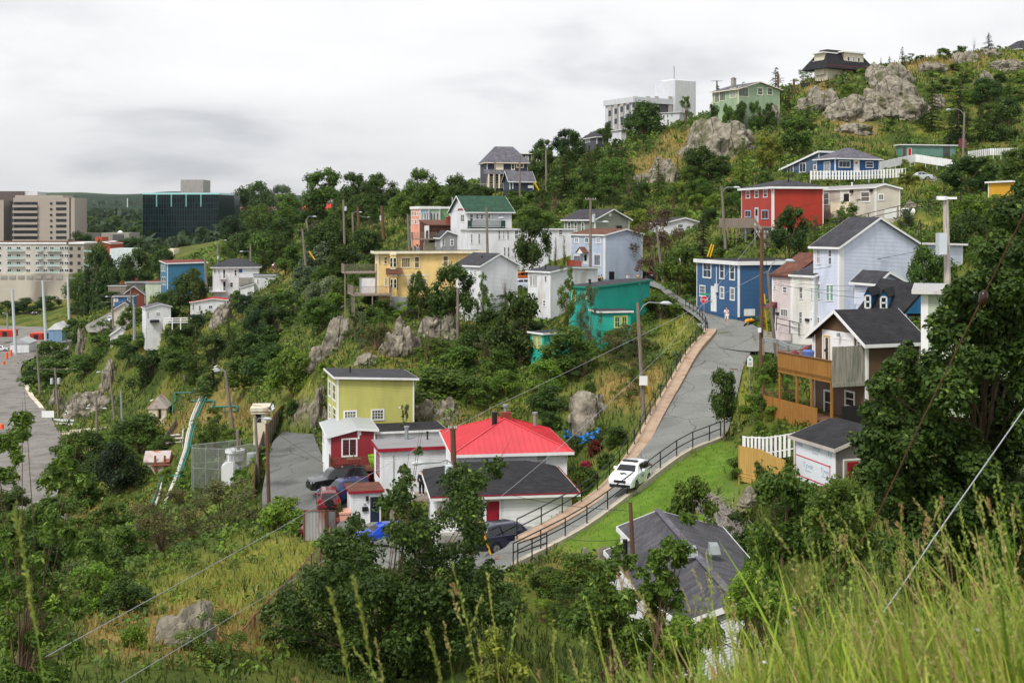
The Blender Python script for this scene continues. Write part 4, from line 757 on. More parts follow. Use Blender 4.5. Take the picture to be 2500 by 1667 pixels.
for k in range(5):b=MB();p=h.P('L',u0+(h.L+2-u0)*k/4,0,2.4);b.bar((p[0],p[1],z0-.2),(p[0],p[1],z0-4),.16);b.build('post',WOOD_W,h.o)
b=MB();
for k in range(13):b.box(-2.45,-1.3,u0-.3-k*.28,u0-k*.28,z0-.2-k*.2,z0-.15-k*.2)
b.bar((-2.5,u0,z0+1.0),(-2.5,u0-3.5,z0-1.5),.08,.5);b.bar((-2.5,u0,z0-.1),(-2.5,u0-3.5,z0-2.6),.06,.25);b.build('stairs',WOOD_W,h.o);h.vent(3,2,h.H+.9,r=.08,h=.8);h.vent(1.2,h.L-1,h.H+.4,r=.05,h=1.6)
BEI=paint('beige',(206,198,184))
h=House('house','long beige clapboard house with white window surrounds right of the red house','D',1132,150,126,480,14,448,1334,BEI,axis='x',prof=((0,0),(.35,.35),(1,-.15)),over=.2,lap=.14,roof=pm('roof_felt_light',srgb((150,148,146)),rough=.8))
h.win('L',[(502,195,570,284),(1013,158,1090,250)],'sash',fw=.16);h.win('L',[(660,168,756,274)],'cross',fw=.16,glass=GLASS);h.win('R',[(1152,178,1202,236)],'slide',fw=.14);h.door('L',(868,165,926,300),cream,glass=(.4,.9));h.win('L',[(528,370,568,420)],'sash')
h.board('garage_door','L',(660,368,760,480),W_TRIM);h.board('trim_board','L',(846,150,862,330),W_TRIM);u0,z0=h.uv('L',972,330);u1,_=h.uv('L',832,330);b=MB();h.fbox(b,'L',u0,u1,z0-.15,z0,0,1.1);railing_mesh(b,h.P('L',u0,z0,1.1),h.P('L',u1,z0,1.1),1.3,.1);b.build('balcony',cream,h.o)
h.board('wall_lamp','L',(934,146,952,172),BLACKM,.03,.25);h.board('wall_lamp','L',(1096,140,1112,164),BLACKM,.03,.25);h.board('hatch_board','R',(1205,300,1300,385),W_TRIM,.02,.06);
b=MB();b.tube([(-.75,0,.7),(.75,0,.7)],.42,16);[b.bar((x,y,0),(x,y,.5),.07)for x in(-.6,.6)for y in(-.25,.25)];tk=b.build('oil_tank',W_TRIM,loc=Mh(h,(4.0,-.7,h.uv('R',1285,372)[1])));tk.rotation_euler=(0,0,h.a);tag(tk,'white oil tank standing by the end wall of the beige house','oil tank')
h.vent(.8,7,h.H+.2,r=.09,h=.7,mat=W_TRIM)
MBL=paint('marine_blue',(32,78,132));SLB=paint('slate_blue',(84,102,128))
h=House('house','marine blue hillside bungalow with hipped slate roof and rainbow door fan','J',802,212,1132,1250,24,650,1162,MBL,hip=(2.0,.15),over=.5,lap=.16,roof=SH_GREY,L=None)
h.win('R',[(828,1150,926,1208)],(3,1),glass=GLASS);h.win('R',[(1050,1157,1114,1210)],'sash',glass=GLASS);h.win('L',[(711,1158,764,1250)],(3,1));h.door('R',(952,1142,1000,1246),W_TRIM)
disk(h,'R',975,1166,.35,.22,.09,paint('fan_yellow',(214,190,60)),'door_fan');disk(h,'R',975,1170,.22,.14,.1,paint('fan_red',(180,50,40)),'door_fan')
h=House('annex','slate blue wing with long sloping white edged roof behind the marine blue bungalow','J',668,221,1180,1320,24,398,830,SLB,wallL=SLB,W=6,L=11,axis='y',prof=((0,2.2),(1,-.5)),over=.4,lap=.16,cat='annex',fh=.35,roof=SH_GREY)
h.win('L',[(624,1180,650,1230),(510,1168,564,1246),(410,1180,462,1254)],'slide')
GRB=paint('jade',(98,138,124));RDT=paint('brick_red',(126,52,46))
h=House('bungalow','faded jade bungalow with red door and red chimney below the rock face','J',1340,252,1022,1140,10,1302,1788,GRB,cat='bungalow',roof=pm('roof_tar',srgb((150,150,148)),rough=.85),over=.35,lap=.2,corner=False)
h.win('R',[(1356,1042,1380,1120),(1686,1042,1742,1128)],'sash',frame=RDT);h.door('R',(1396,1046,1428,1118),paint('signal_red',(190,30,40)));h.chimney(15.5,3,1.1,1.8,pm('chimney_maroon',srgb((120,62,74)),rough=.9),h.H)
h=House('house','cream hilltop house with flared black mansard roof on the ridge','J',735,330,395,500,30,640,1035,paint('cream_wall',(214,206,180)),roof=SH_BLACK,over=.2,noroof=True,down=3)
z=h.H;W_,L_=h.W,h.L;b=MB();e=1.8
top4=[(.8,.8,z+5.3),(W_-1,.8,z+5.3),(W_-1,L_-1,z+5.3),(.8,L_-1,z+5.3)];bot4=[(-e,-e,z),(W_+e+1.5,-e,z),(W_+e+1.5,L_+e,z),(-e,L_+e+2,z)]
for i in range(4):b.poly([bot4[i],bot4[(i+1)%4],top4[(i+1)%4],top4[i]])
b.poly(top4);b.poly(bot4[::-1]);b.build('roof',SH_BLACK,h.o)
cw=paint('cream_wall',(214,206,180))
b=MB();b.box(W_*.42,W_*.95,-.6,4,z+.6,z+4.6);bb=b.build('dormer',cw,h.o);b=MB();b.box(W_*.34,W_*.98,-1.1,4,z+4.6,z+4.95);b.build('dormer_roof',W_TRIM,bb)
b=MB();b.box(-.6,4,L_*.1,L_*.95,z-1.5,z+4.2);bb=b.build('dormer',cw,h.o);b=MB();b.box(-1.3,4,L_*.0,L_,z+4.2,z+4.5);b.build('dormer_roof',W_TRIM,bb)
for k in range(4):h.win('L',None,raw=(L_*(.14+.2*k),L_*(.14+.2*k)+1.5,z+.1,z+2.4),style='sash');h.o.children[-1].location.x=-.6
for k in range(3):h.win('R',None,raw=(W_*(.5+.14*k),W_*(.5+.14*k)+1.0,z+1.2,z+3.6),style='sash');h.o.children[-1].location.y=-.6
b=MB();b.box(-.5,W_+.5,-1.4,-1.3,z+.2,z+.9);b.box(W_*.4,W_,-1.4,0,z-.1,z+.15);b.build('balcony',REDT,h.o);b=MB();b.box(-4.5,-.1,-1,L_*1.2,-1.8,-.3);b.build('lower_roof',SH_BLACK,h.o)
h=House('house','sage green hillside house with broad low gable on the skyline','I',2065,285,345,500,32,1880,2360,paint('fern_green',(150,174,140)),prof=((0,0),(.5,1.9),(1,.5)),over=.6,lap=.2,roof=SH_GREY,fascia=cream,trim=cream)
h.win('R',[(2066,333,2138,402)],(3,1),glass=GLASS);h.win('R',[(2200,336,2242,392),(2270,336,2312,392)],'sash',glass=GLASS,fw=.2);h.win('L',[(1898,372,1930,445),(1932,362,1975,432),(2005,340,2050,410)],(3,1));h.chimney(4,6,.9,2.5,CONC,h.H+1)
WI=paint('institution_white',(198,200,204),dirt_amt=.1);GB=paint('window_bay_grey',(170,165,160));CHB=paint('charcoal_block',(84,82,86))
h=House('office_block','white hilltop block with grey window bays and a tall blank stair tower','I',1320,400,405,680,33,1112,1600,CHB,wallL=WI,roof=WI,fascia=WI,over=.5,fh=1.8,lap=None,corner=False,cat='building',down=4)
for k in range(5):
 for(ya,yb,g_)in((410+(4-k)*12,640,0),):
  x=1140+k*43;h.board('window_bay','L',(x,470-k*14,x+22,660),GB,.1,.5)
  for(y0,y1)in((502,540),(575,612)):
   yy=-k*15;h.board('window','L',(x+3,y0+yy,x+20,y1+yy),GLASS,.5,.6)
for x in(1310,1400,1462,1560):h.board('window_bay','R',(x,400,x+26,560),GB,.1,.4);h.board('window','R',(x+3,425,x+24,462),GLASS,.4,.5)
c_=Mh(h,(h.W-3,0,0));b=MB();zt=tat('I',1600,262,400).z-h.zb;zp=tat('I',1600,245,400).z-h.zb
b.box(h.W-.5,h.W+8.5,-1.5,9,-6,zt);b.build('stair_tower',WI,h.o);b=MB();b.prism([(h.W-.5,-1.5,zt),(h.W+8.5,-1.5,zt),(h.W+8,2,zp),(h.W+1,2,zp)],(0,6,0));b.build('tower_cap',WI,h.o);b=MB();b.bar((h.W+2,2,zt),(h.W+2,2,zt+5),.2);b.build('antenna',METAL,h.o)
h.board('tower_window','R',None,GLASS,1.5,1.6,raw=(h.W-.2,h.W+.6,zt-16,zt-14))
h=House('annex','low white wing beside the blank stair tower on the ridge','I',1500,385,520,700,-25,1480,1645,WI,roof=WI,fascia=WI,over=.4,L=10,lap=None,cat='building',down=5,corner=False);h.win('R',[(1522,532,1540,562),(1550,528,1566,555),(1552,562,1570,600),(1583,516,1596,545)],'sash',glass=GLASS)
h=House('house','white gabled house below the stair tower, mostly behind a tree','I',1590,365,610,690,30,1380,1606,W_WHITE,prof=((0,0),(1,0)),axis='x',L=18,over=.4);h.win('L',[(1555,640,1570,672)])
h=House('house','pale low house with white roof edge among skyline trees','I',1225,350,640,720,25,1132,1260,W_WHITE,over=.4,L=None);h=House('house','dark grey bungalow with white fascia among skyline trees','I',1050,345,690,740,18,945,1095,paint('dark_grey',(74,74,80)),hip=(1.6,.3),over=.5);h.win('L',[(968,705,1002,730)])
DK=paint('ink_blue',(44,52,72));
h=House('house','ink blue house with cream trimmed veranda on the tree line','I',262,300,875,1060,12,236,555,DK,axis='x',hip=(4.2,.45),roof=SH_GREY,over=.6,trim=cream,fascia=cream,L=9)
h.win('R',[(322,884,376,928)],(2,1),glass=GLASS2,fw=.25);h.win('R',[(434,880,462,926),(470,880,526,912)],'sash',fw=.22);h.board('bay_box','R',(316,880,380,935),cream,.0,.04)
u0,z0=h.uv('R',262,958);u1,z1=h.uv('R',450,936);b=MB();b.prism([(u0-1,-2.2,z0),(u0-1,0,z0),(u0-1,0,z1+.4)],(u1-u0+1.5,0,0));b.build('veranda_roof',SH_GREY,h.o)
b=MB();[b.bar((u0+(u1-u0)*k/5,-2,0),(u0+(u1-u0)*k/5,-2,z0),.35)for k in range(6)];railing_mesh(b,(u0-4,-2,0),(u1,-2,0),1.1,.3);b.build('veranda',cream,h.o);h.win('R',[(286,972,316,1015),(322,972,345,1010),(350,972,390,1005)],'sash')
h=House('house','grey annex with flat roof behind the ink blue ridge house','I',480,318,812,900,8,470,640,DK,L=8,over=.4,fascia=cream,trim=cream);h.win('R',[(535,826,560,868),(580,822,620,866)],'slide',glass=GLASS2)
h=House('garage','dark blue gabled garage with white trim beside the ink blue house','I',425,285,1003,1068,14,405,596,DK,axis='y',prof=((0,0),(.5,2.2),(1,0)),cat='garage',roof=SH_GREY,over=.5,L=6);h.board('door_surround','R',(443,1010,450,1062),W_TRIM);h.board('window','R',(555,1036,590,1056),W_TRIM)
h=House('cottage','mustard yellow cottage with red window at the right edge of the hillside','D',2285,140,78,205,15,2270,2420,paint('mustard',(214,160,30)),L=5,cat='cottage',roof=ROOFW,over=.25);h.win('R',[(2338,95,2375,170)],'sash',frame=RDT)
h=House('house','dark roofed house crowning the right end of the ridge','J',2300,355,235,300,15,2268,2480,DK,hip=(3,.3),over=.5,L=8);h.chimney(6,3,1,4,CONC,h.H+1)
WH=W_WHITE
h=House('house','steel blue gable-less house with rust red roof on the left slope','A',1372,330,752,960,20,1318,1690,paint('steel_blue',(46,108,140)),roof=SH_RED,over=.4,prof=((0,0),(1,.2)),lap=.2,down=4,thick=.2,fh=.3)
h.win('L',[(1322,765,1336,815),(1340,765,1356,815),(1328,860,1342,925),(1346,860,1360,925)],'sash')
h=House('house','white two storey house with charcoal hip roof and stacked balconies','A',1745,300,782,990,10,1742,2120,WH,hip=(1.9,.35),over=.6,L=9,lap=None,down=3)
h.win('R',[(1755,797,1768,830),(1785,797,1803,835)],(1,1));h.win('R',[(1920,800,1942,852),(1884,902,1912,945)],'sash');h.board('window','R',(1958,795,1986,824),paint('tarp_blue',(30,84,150)));h.door('R',(1826,798,1848,870),GLASS);h.door('R',(1826,895,1852,970),GLASS)
for y in(872,975):u0,z0=h.uv('R',1800,y);u1,_=h.uv('R',1856,y);deck(h,u0-(2.5 if y>900 else 0),u1,-1.3,0,z0,W_WHITE,legs=.4,rails='xyX',nl=0,gap=.2)
b=MB();b.box(h.uv('R',1960,900)[0],h.W+.5,-2,0,-1,h.uv('R',1960,865)[1]);b.build('terrace_wall',CONC,h.o);b=MB();railing_mesh(b,(h.uv('R',1958,865)[0],-2,h.uv('R',1960,865)[1]),(h.W+.5,-2,h.uv('R',1960,865)[1]),1,.25);b.build('railing',METAL,h.o)
h=House('garage','flat roofed white building stepping down right of the white balcony house','A',2080,292,848,975,12,2060,2312,WH,L=7,over=.25,cat='garage',lap=None,down=3);h.win('R',[(2070,875,2083,910),(2106,878,2118,910)],'sash')
h=House('annex','low white lean-to in front of the flat roofed white building','A',1972,288,948,1005,12,1965,2082,WH,L=6,over=.2,cat='annex',lap=None,prof=((0,0),(1,.9)))
h=House('house','small white house with grey roof and lower porch beside the board fence','A',1195,289,1118,1285,24,1170,1400,WH,L=6,prof=((0,0),(.6,.9),(1,.3)),over=.3,lap=.2,roof=SH_GREY);h.win('R',[(1278,1148,1314,1182)],'cross',glass=GLASS);h.win('R',[(1206,1145,1220,1200)],'sash');h.board('porch_roof','R',(1228,1210,1300,1230),SH_DARK,0,1.2)
h=House('house','low white house with bright red roof perched by the rock face','A',1562,289,1070,1215,14,1552,1862,WH,L=7,roof=pm('red_felt',srgb((176,52,44)),rough=.8),prof=((0,0),(.6,.8),(1,.4)),over=.3,lap=None);h.win('R',[(1575,1086,1592,1132),(1628,1092,1645,1140)],'slide');h.win('R',[(1708,1092,1742,1120),(1800,1086,1830,1112)],'slide');h.board('basement_panel','R',(1570,1165,1690,1205),GB)
h=House('house','beige gabled garage with dark roof by the brown retaining fence','A',925,330,1128,1210,14,915,1092,BEI,L=8,prof=((0,0),(.6,1.9),(1,.2)),over=.4,lap=None,cat='garage')
h=House('house','small blue bungalow with dark roof between power poles','A',932,345,1020,1100,10,925,1092,paint('mid_blue',(58,98,144)),L=8,prof=((0,0),(1,0)),over=.4,lap=.25);h.win('R',[(935,1035,968,1062),(1042,1030,1075,1062)],'cross',fw=.3)
h=House('house','russet gabled house with grey roof behind the small blue bungalow','A',1000,365,1010,1080,14,990,1190,paint('russet',(128,66,54)),L=8,prof=((0,0),(.5,2.6),(1,0)),over=.5,lap=None,roof=SH_GREY)
h=House('house','pale green house with red flat roof under the steel blue house','A',1195,350,905,1000,12,1190,1320,paint('pale_lime',(206,212,190)),L=7,roof=SH_RED,over=.3,lap=None);deck(h,6,13,-2,0,1,W_WHITE,legs=2,nl=2)
h=House('house','white shed with pitched pale roof beside the narrow lane','A',905,318,1338,1390,14,895,1075,WH,L=8,prof=((0,0),(.5,1.8),(1,0)),over=.3,lap=None,cat='shed',roof=ROOFW);h.board('vent_panel','R',(985,1350,1025,1368),GB)
h=House('house','grey stone faced house with paired chimneys near the dark trees','A',885,400,935,1015,8,880,1035,pm('stone_face',srgb((132,122,112)),rough=.9,var=.3,scale=1.5,bump=.4),L=8,over=.1,lap=None,corner=False)
for x in(4,12):h.chimney(x,3,.9,1.6,BRK,h.H)
h=House('house','dark shingled row with yellow chimney pots behind the stone house','A',1030,420,905,990,6,1020,1200,paint('dusk',(92,86,90)),L=8,over=.2,lap=None)
for x in(3,10,16):h.chimney(x,3,.8,1.5,BRK,h.H)
def loft(mb,rings,close=True):
 n=len(rings[0]);base=len(mb.v)
 for r_ in rings:mb.v+=[tuple(p)for p in r_]
 for i in range(len(rings)-1):
  for k in range(n-1):a=base+i*n+k;mb.f.append((a,a+1,a+n+1,a+n));mb.m.append(mb.mi)
 if close:
  mb.f.append(tuple(base+k for k in range(n)));mb.m.append(mb.mi);mb.f.append(tuple(base+(len(rings)-1)*n+k for k in range(n))[::-1]);mb.m.append(mb.mi)
SHAPES={'suv':(4.7,1.86,.37,.28,[(0,.72,.72),(.03,.92,.92),(.20,1.04,1.04),(.27,1.08,1.10),(.38,1.10,1.60),(.48,1.11,1.72),(.75,1.12,1.74),(.90,1.13,1.66),(.97,1.10,1.18),(1,.80,.80)]),'boxy':(4.9,1.95,.40,.32,[(0,.80,.80),(.02,1.04,1.04),(.22,1.12,1.12),(.27,1.15,1.17),(.36,1.16,1.74),(.42,1.17,1.86),(.80,1.18,1.88),(.93,1.18,1.82),(.985,1.16,1.22),(1,.85,.85)]),'small_suv':(4.2,1.78,.35,.26,[(0,.70,.70),(.03,.90,.90),(.22,1.02,1.02),(.28,1.05,1.08),(.38,1.06,1.56),(.46,1.07,1.68),(.80,1.08,1.69),(.93,1.08,1.62),(.98,1.05,1.12),(1,.78,.78)]),'sedan':(4.5,1.76,.32,.2,[(0,.55,.55),(.03,.72,.72),(.22,.88,.88),(.28,.92,.94),(.40,.94,1.32),(.50,.95,1.43),(.66,.96,1.42),(.80,.97,1.12),(.84,.98,1.0),(.97,.97,.97),(1,.62,.62)]),'hatch':(4.0,1.72,.31,.2,[(0,.58,.58),(.03,.76,.76),(.20,.92,.92),(.26,.96,.98),(.40,.97,1.38),(.50,.98,1.49),(.78,.98,1.47),(.92,.98,1.36),(.985,.94,1.0),(1,.66,.66)])}
SILV=pm('alloy',(.45,.46,.48),rough=.3,metal=.8,var=.1);CHROME=pm('chrome',(.6,.6,.62),rough=.15,metal=1,var=.02);DARKP=pm('black_plastic',(.012,.012,.013),rough=.5)
HLAMP=pm('headlamp_glass',(.55,.57,.60),rough=.1,var=.3,scale=8);TLAMP=pm('tail_lamp',(.35,.012,.015),rough=.15,var=.2)
def car(label,kind,color,loc,heading,cat='car',spare=False,rack=False,name='parked_car',group=None,tilt=0,matname=None):
 """heading: direction the nose points, degrees from +X"""
 Ln,Wd,wr,gc,S=SHAPES[kind];hw=Wd/2
 pmn=pm('car_paint_'+(matname or '%02x%02x%02x'%tuple(color)),srgb(color),rough=.22,var=.03,coat=.6,spec=.5)
 o=empty(name,loc,0,label,cat,group);o.rotation_euler=(0,tilt,R(heading))
 def X(x):return Ln/2-x*Ln
 mb=MB();rings=[]
 xs=[S[0][0]]
 for(xa,*_a),(xb,*_b)in zip(S,S[1:]):n=max(1,int((xb-xa)*Ln/.22));xs+=[xa+(xb-xa)*i/n for i in range(1,n+1)]
 def val(x,k):
  for a,b in zip(S,S[1:]):
   if x<=b[0]+1e-9:return a[k]+(b[k]-a[k])*(x-a[0])/(b[0]-a[0])
  return S[-1][k]
 def taper(x):return 1-.16*max(0,(.10-x)/.10)**2-.12*max(0,(x-.90)/.10)**2
 def ring(x):
  zb,zr=val(x,1),val(x,2);w=hw*taper(x);cab=max(0,zr-zb);wr_=w-min(.30,cab*.42)-.04;z0=gc
  for wx in(.19,.80):
   d=abs(x-wx)*Ln
   if d<wr*1.18:z0=max(z0,math.sqrt((wr*1.18)**2-d*d)+wr*.95)
  zm=min(max(z0+.02,.62),zb-.05);z0=min(z0,zb-.08)
  half=[(w*.93,z0),(w,z0+.04 if z0+.04<zm else zm-.005),(w+.01,zm),(w*.985,zb-.04),(w*.95,zb),(wr_+(.0 if cab>.05 else-.05),max(zr-.05,zb+.004)),(wr_*.86,zr+.004),(wr_*.4,zr+.03)]
  return[(X(x),y,z)for y,z in half]+[(X(x),-y,z)for y,z in half[::-1]]
 loft(mb,[ring(x)for x in xs]);mb.build('body',pmn,o,smooth=False)
 b=MB();b.box(-Ln/2+.15,Ln/2-.15,-hw*.82,hw*.82,gc-.02,.7);b.build('underbody',DARKP,o)
 ia=[i for i,s_ in enumerate(S)if s_[2]-s_[1]>.05];i0,i1=ia[0],ia[-1]
 def side(x,f):
  r_=ring(x);a,c=Vector(r_[4]),Vector(r_[5]);return a.lerp(c,f)+Vector((0,.012,.0))
 def front_pt(i,j,f,g):
  a=ring(S[i][0]);c=ring(S[j][0]);p=Vector(a[6]).lerp(Vector(c[6]),f);q_=Vector(a[9]).lerp(Vector(c[9]),f);return p.lerp(q_,g)
 xA,xB=S[i0][0]+.035,S[i1][0]
 for s_ in(1,-1):
  cuts=[xA+.01,xA+(xB-xA)*.40,xA+(xB-xA)*.43,xA+(xB-xA)*.76,xA+(xB-xA)*.79,xB-.015]
  for a,c in((0,1),(2,3),(4,5)):
   xa,xc=cuts[a],cuts[c]
   if val(xc,2)-val(xc,1)<.12 or val(xa,2)-val(xa,1)<.03:continue
   pts=[];m=5
   for i in range(m+1):pts.append(side(xa+(xc-xa)*i/m,.10))
   for i in range(m,-1,-1):pts.append(side(xa+(xc-xa)*i/m,.90))
   g_=MB();g_.poly([(p.x,s_*p.y,p.z)for p in pts]);g_.build('side_window',CARGL,o)
 def screen(ia_,ib_,nm,f0,f1):
  g_=MB();P=[front_pt(ia_,ib_,f0,.04),front_pt(ia_,ib_,f0,.96),front_pt(ia_,ib_,f1,.96),front_pt(ia_,ib_,f1,.04)]
  n=(P[1]-P[0]).cross(P[3]-P[0]).normalized();n=n if n.z>0 else-n;g_.poly([p+n*.018+Vector((0,0,.005))for p in P]);g_.build(nm,CARGL,o)
 k=i0
 while k+1<len(S)and S[k][2]-S[k][1]<.3:k+=1
 screen(k-1 if S[k][2]-S[k-1][2]>.2 else k,k,'windscreen',.12,.92)
 k=i1
 while S[k][2]-S[k][1]<.3:k-=1
 screen(k,k+1,'rear_window',.12,.86)
 for wx in(.19,.80):
  for s_ in(1,-1):
   t=MB();y=s_*(hw-.10);t.tube([(X(wx),y-.11,wr),(X(wx),y-.09,wr),(X(wx),y+.09,wr),(X(wx),y+.11,wr)],[wr*.92,wr,wr,wr*.92],20);tw=t.build('wheel',RUBBER,o)
   t=MB();yy=s_*(hw+.012);t.tube([(X(wx),y,wr),(X(wx),yy,wr)],wr*.60,16);t.build('rim',SILV,tw)
   t=MB()
   for a in range(5):
    an=a*1.2566;t.bar((X(wx),yy+s_*.004,wr),(X(wx)+math.cos(an)*wr*.55,yy+s_*.004,wr+math.sin(an)*wr*.55),.015,.10*wr,up=(0,1,0))
   t.build('hub',DARKP,tw)
 zh=S[1][1]
 for s_ in(1,-1):
  b=MB();x=Ln/2;b.prism([(x-.10,s_*hw*.52,zh-.17),(x-.06-.18,s_*hw*.93,zh-.12),(x-.09-.2,s_*hw*.93,zh-.01),(x-.14,s_*hw*.52,zh-.06)],(.09,0,0));b.build('headlight',HLAMP,o)
  b=MB();zt=S[-2][1];x=-Ln/2;tall=kind not in('sedan',);b.box(x-.005,x+.13,s_*hw*.70 if s_>0 else-hw*.93,hw*.93 if s_>0 else-hw*.70,zt-.2,zt+(.12 if tall else-.04));b.build('tail_light',TLAMP,o)
  b=MB();xm=X(S[i0][0]+.06);zm_=val(S[i0][0]+.06,1);b.box(xm-.06,xm+.08,s_*hw if s_>0 else-hw-.2,hw+.2 if s_>0 else-hw,zm_+.02,zm_+.17);b.build('mirror',pmn,o)
  b=MB();[b.box(X(xh)-.08,X(xh)+.08,s_*(hw+.01)-.012,s_*(hw+.01)+.012,zh,zh+.03)for xh in(.46,.68)];b.build('door_handle',pmn,o)
 b=MB();x=Ln/2;b.box(x-.1,x+.012,-hw*.46,hw*.46,.5,zh-.10);gr=b.build('grille',DARKP,o);b=MB();b.box(x-.06,x+.02,-hw*.8,hw*.8,gc+.02,gc+.2);b.build('bumper',DARKP if kind!='sedan' else pmn,o)
 b=MB();b.box(-x-.02,-x+.08,-hw*.84,hw*.84,gc+.04,gc+.28);b.build('bumper',DARKP if kind!='sedan' else pmn,o)
 b=MB();b.box(-x-.03,-x+.01,-.26,.26,.66 if kind!='sedan' else .6,.80 if kind!='sedan' else .72);b.build('number_plate',W_TRIM,o)
 if spare:
  b=MB();b.tube([(-x-.20,0,.95),(-x-.16,0,.95),(-x,0,.95)],[.28,.34,.34],20);b.build('spare_wheel',DARKP,o)
 if rack:
  b=MB();[b.bar((X(.45),s_*hw*.62,S[5][2]+.07),(X(.88),s_*hw*.62,S[5][2]+.07),.04)for s_ in(1,-1)];b.build('roof_rack',DARKP,o)
 return o
def seat_on(t,x,y,D=None,dz=.06):
 px,py=q(t,x,y);D=D or cast(px,py);p=at(px,py,D);p.z=max(p.z,-999);return p
def road_z(x,y):
 """surface height of roads/yards at a point"""
 best=None
 for poly,A,B,drop in FLATS:
  if in_poly(np.array([x]),np.array([y]),poly)[0]:
   S=np.vstack([A,B]);d=np.hypot(S[:,0]-x,S[:,1]-y);w=1/(d+.2)**4;z=float((w*S[:,2]).sum()/w.sum())+.05;best=z if best is None else max(best,z)
 return best if best is not None else ground(x,y)
def park(label,kind,color,t,x,y,D,heading,**k):
 px,py=q(t,x,y);X_=(px-HX)/F*D;z=road_z(X_,D);return car(label,kind,color,(X_,D,z+.02),heading,**k)
park('black boxy four-wheel-drive parked nose out by the crimson house deck','boxy',(26,27,30),'F',752,1120,101.5,205,rack=True)
park('navy blue crossover parked between the black four-wheel-drive and the porch','small_suv',(34,44,92),'F',805,1170,98,212)
park('maroon four-wheel-drive with black spare wheel cover on its back','small_suv',(110,22,34),'F',678,1275,95.5,100,spare=True,rack=True)
park('rose red hatchback parked behind the rusty corrugated fence','hatch',(168,60,66),'F',608,1400,91.5,255)
park('metallic blue hatchback with its nose beside the white porch','hatch',(20,70,190),'F',1120,1470,90,200)
park('dark navy crossover parked below the tan kerb wall','suv',(30,32,56),'L',2150,330,77,32)
tx=park('white taxi coming down the steep lane','hatch',(232,234,238),'G',1138,1150,79.0,245,name='taxi',cat='taxi')
def add_text_local(parent,s,size,mat,loc,rot):return text_obj('lettering',s,size,mat,loc,rot,parent)
TXB=pm('taxi_blue',srgb((70,130,200)),rough=.4);b=MB();b.box(-.15,.15,-.5,.5,1.53,1.58);b.build('roof_sign_base',DARKP,tx)
for s_ in(1,-1):add_text_local(tx,'TAXI',.3,TXB,(.2,s_*.885,.72),(R(90),0,R(180)if s_>0 else 0))
add_text_local(tx,'CITY',.24,TXB,(1.35,0,.99),(R(4),0,R(90)))if False else None
b=MB();b.prism([(1.2,-.3,.952),(1.45,-.12,.925),(1.3,.05,.94),(1.45,.25,.925),(1.3,.2,.955),(1.12,.0,.972)],(0,0,.012));b.build('bonnet_mark',DARKP,tx)
park('dark grey crossover parked above the teal house','suv',(34,34,38),'C',1170,868,169,12)
park('maroon wagon parked beside the leaning pole','suv',(88,22,34),'C',1430,870,168,30)
park('orange hatchback parked at the wall of the long white house','hatch',(196,104,34),'C',300,800,174,18)
park('white and blue hatchback parked in front of the orange one','hatch',(200,208,226),'C',290,850,168,15)
park('red car with only its back showing beside the brown house','hatch',(130,26,40),'D',640,1440,103,130)
park('silver sedan parked above the beige house','sedan',(176,182,186),'J',1490,1290,210,167)
park('maroon pickup above the flat roofed white building','boxy',(100,26,40),'A',2310,830,305,10);park('pale silver sedan behind the terrace rail of the balcony house','sedan',(150,165,172),'A',2155,835,306,10)
park('white van parked in the narrow lane','small_suv',(214,216,218),'A',908,1212,345,260);park('white pickup at the edge of the quay','boxy',(210,210,212),'A',8,1475,425,10)
park('black car on the quay apron','sedan',(30,30,34),'A',295,1228,545,0)
px,py=q('C',2140,1200);D=124;mp_=at(px,py,D);mo=empty('motorcycle',(mp_.x,mp_.y,road_z(mp_.x,mp_.y)),R(200),'yellow motorcycle parked against the denim blue house','motorcycle');YB=pm('bike_yellow',srgb((232,160,20)),rough=.3,coat=.5)
for x in(-.7,.7):
 b=MB();n=20;b.tube([(x,-.06,.32),(x,.06,.32)],.32,20);wh=b.build('wheel',RUBBER,mo);b=MB();b.tube([(x,-.07,.32),(x,.07,.32)],.17,14);b.build('rim',SILV,wh)
b=MB();b.tube([(-.1,0,.86),(.15,0,.95),(.42,0,.92)],[.12,.2,.14],12);b.build('fuel_tank',YB,mo);b=MB();b.tube([(.45,0,.92),(.72,0,.85),(.85,0,.72)],[.2,.2,.08],12);b.build('fairing',YB,mo)
b=MB();b.tube([(-.1,0,.82),(-.5,0,.86),(-.85,0,.98)],[.13,.14,.05],10);b.build('seat',DARKP,mo);b=MB();b.box(-.25,.35,-.16,.16,.3,.75);b.build('engine',DARKP,mo)
for s_ in(-1,1):b=MB();b.tube([(.45,s_*.1,.95),(.7,s_*.1,.32)],.035);b.build('fork',SILV,mo)
b=MB();b.tube([(.42,-.34,1.02),(.5,0,.98),(.42,.34,1.02)],.02);b.build('handlebar',DARKP,mo)
SKIN=pm('skin',srgb((206,158,132)),rough=.6,var=.05)
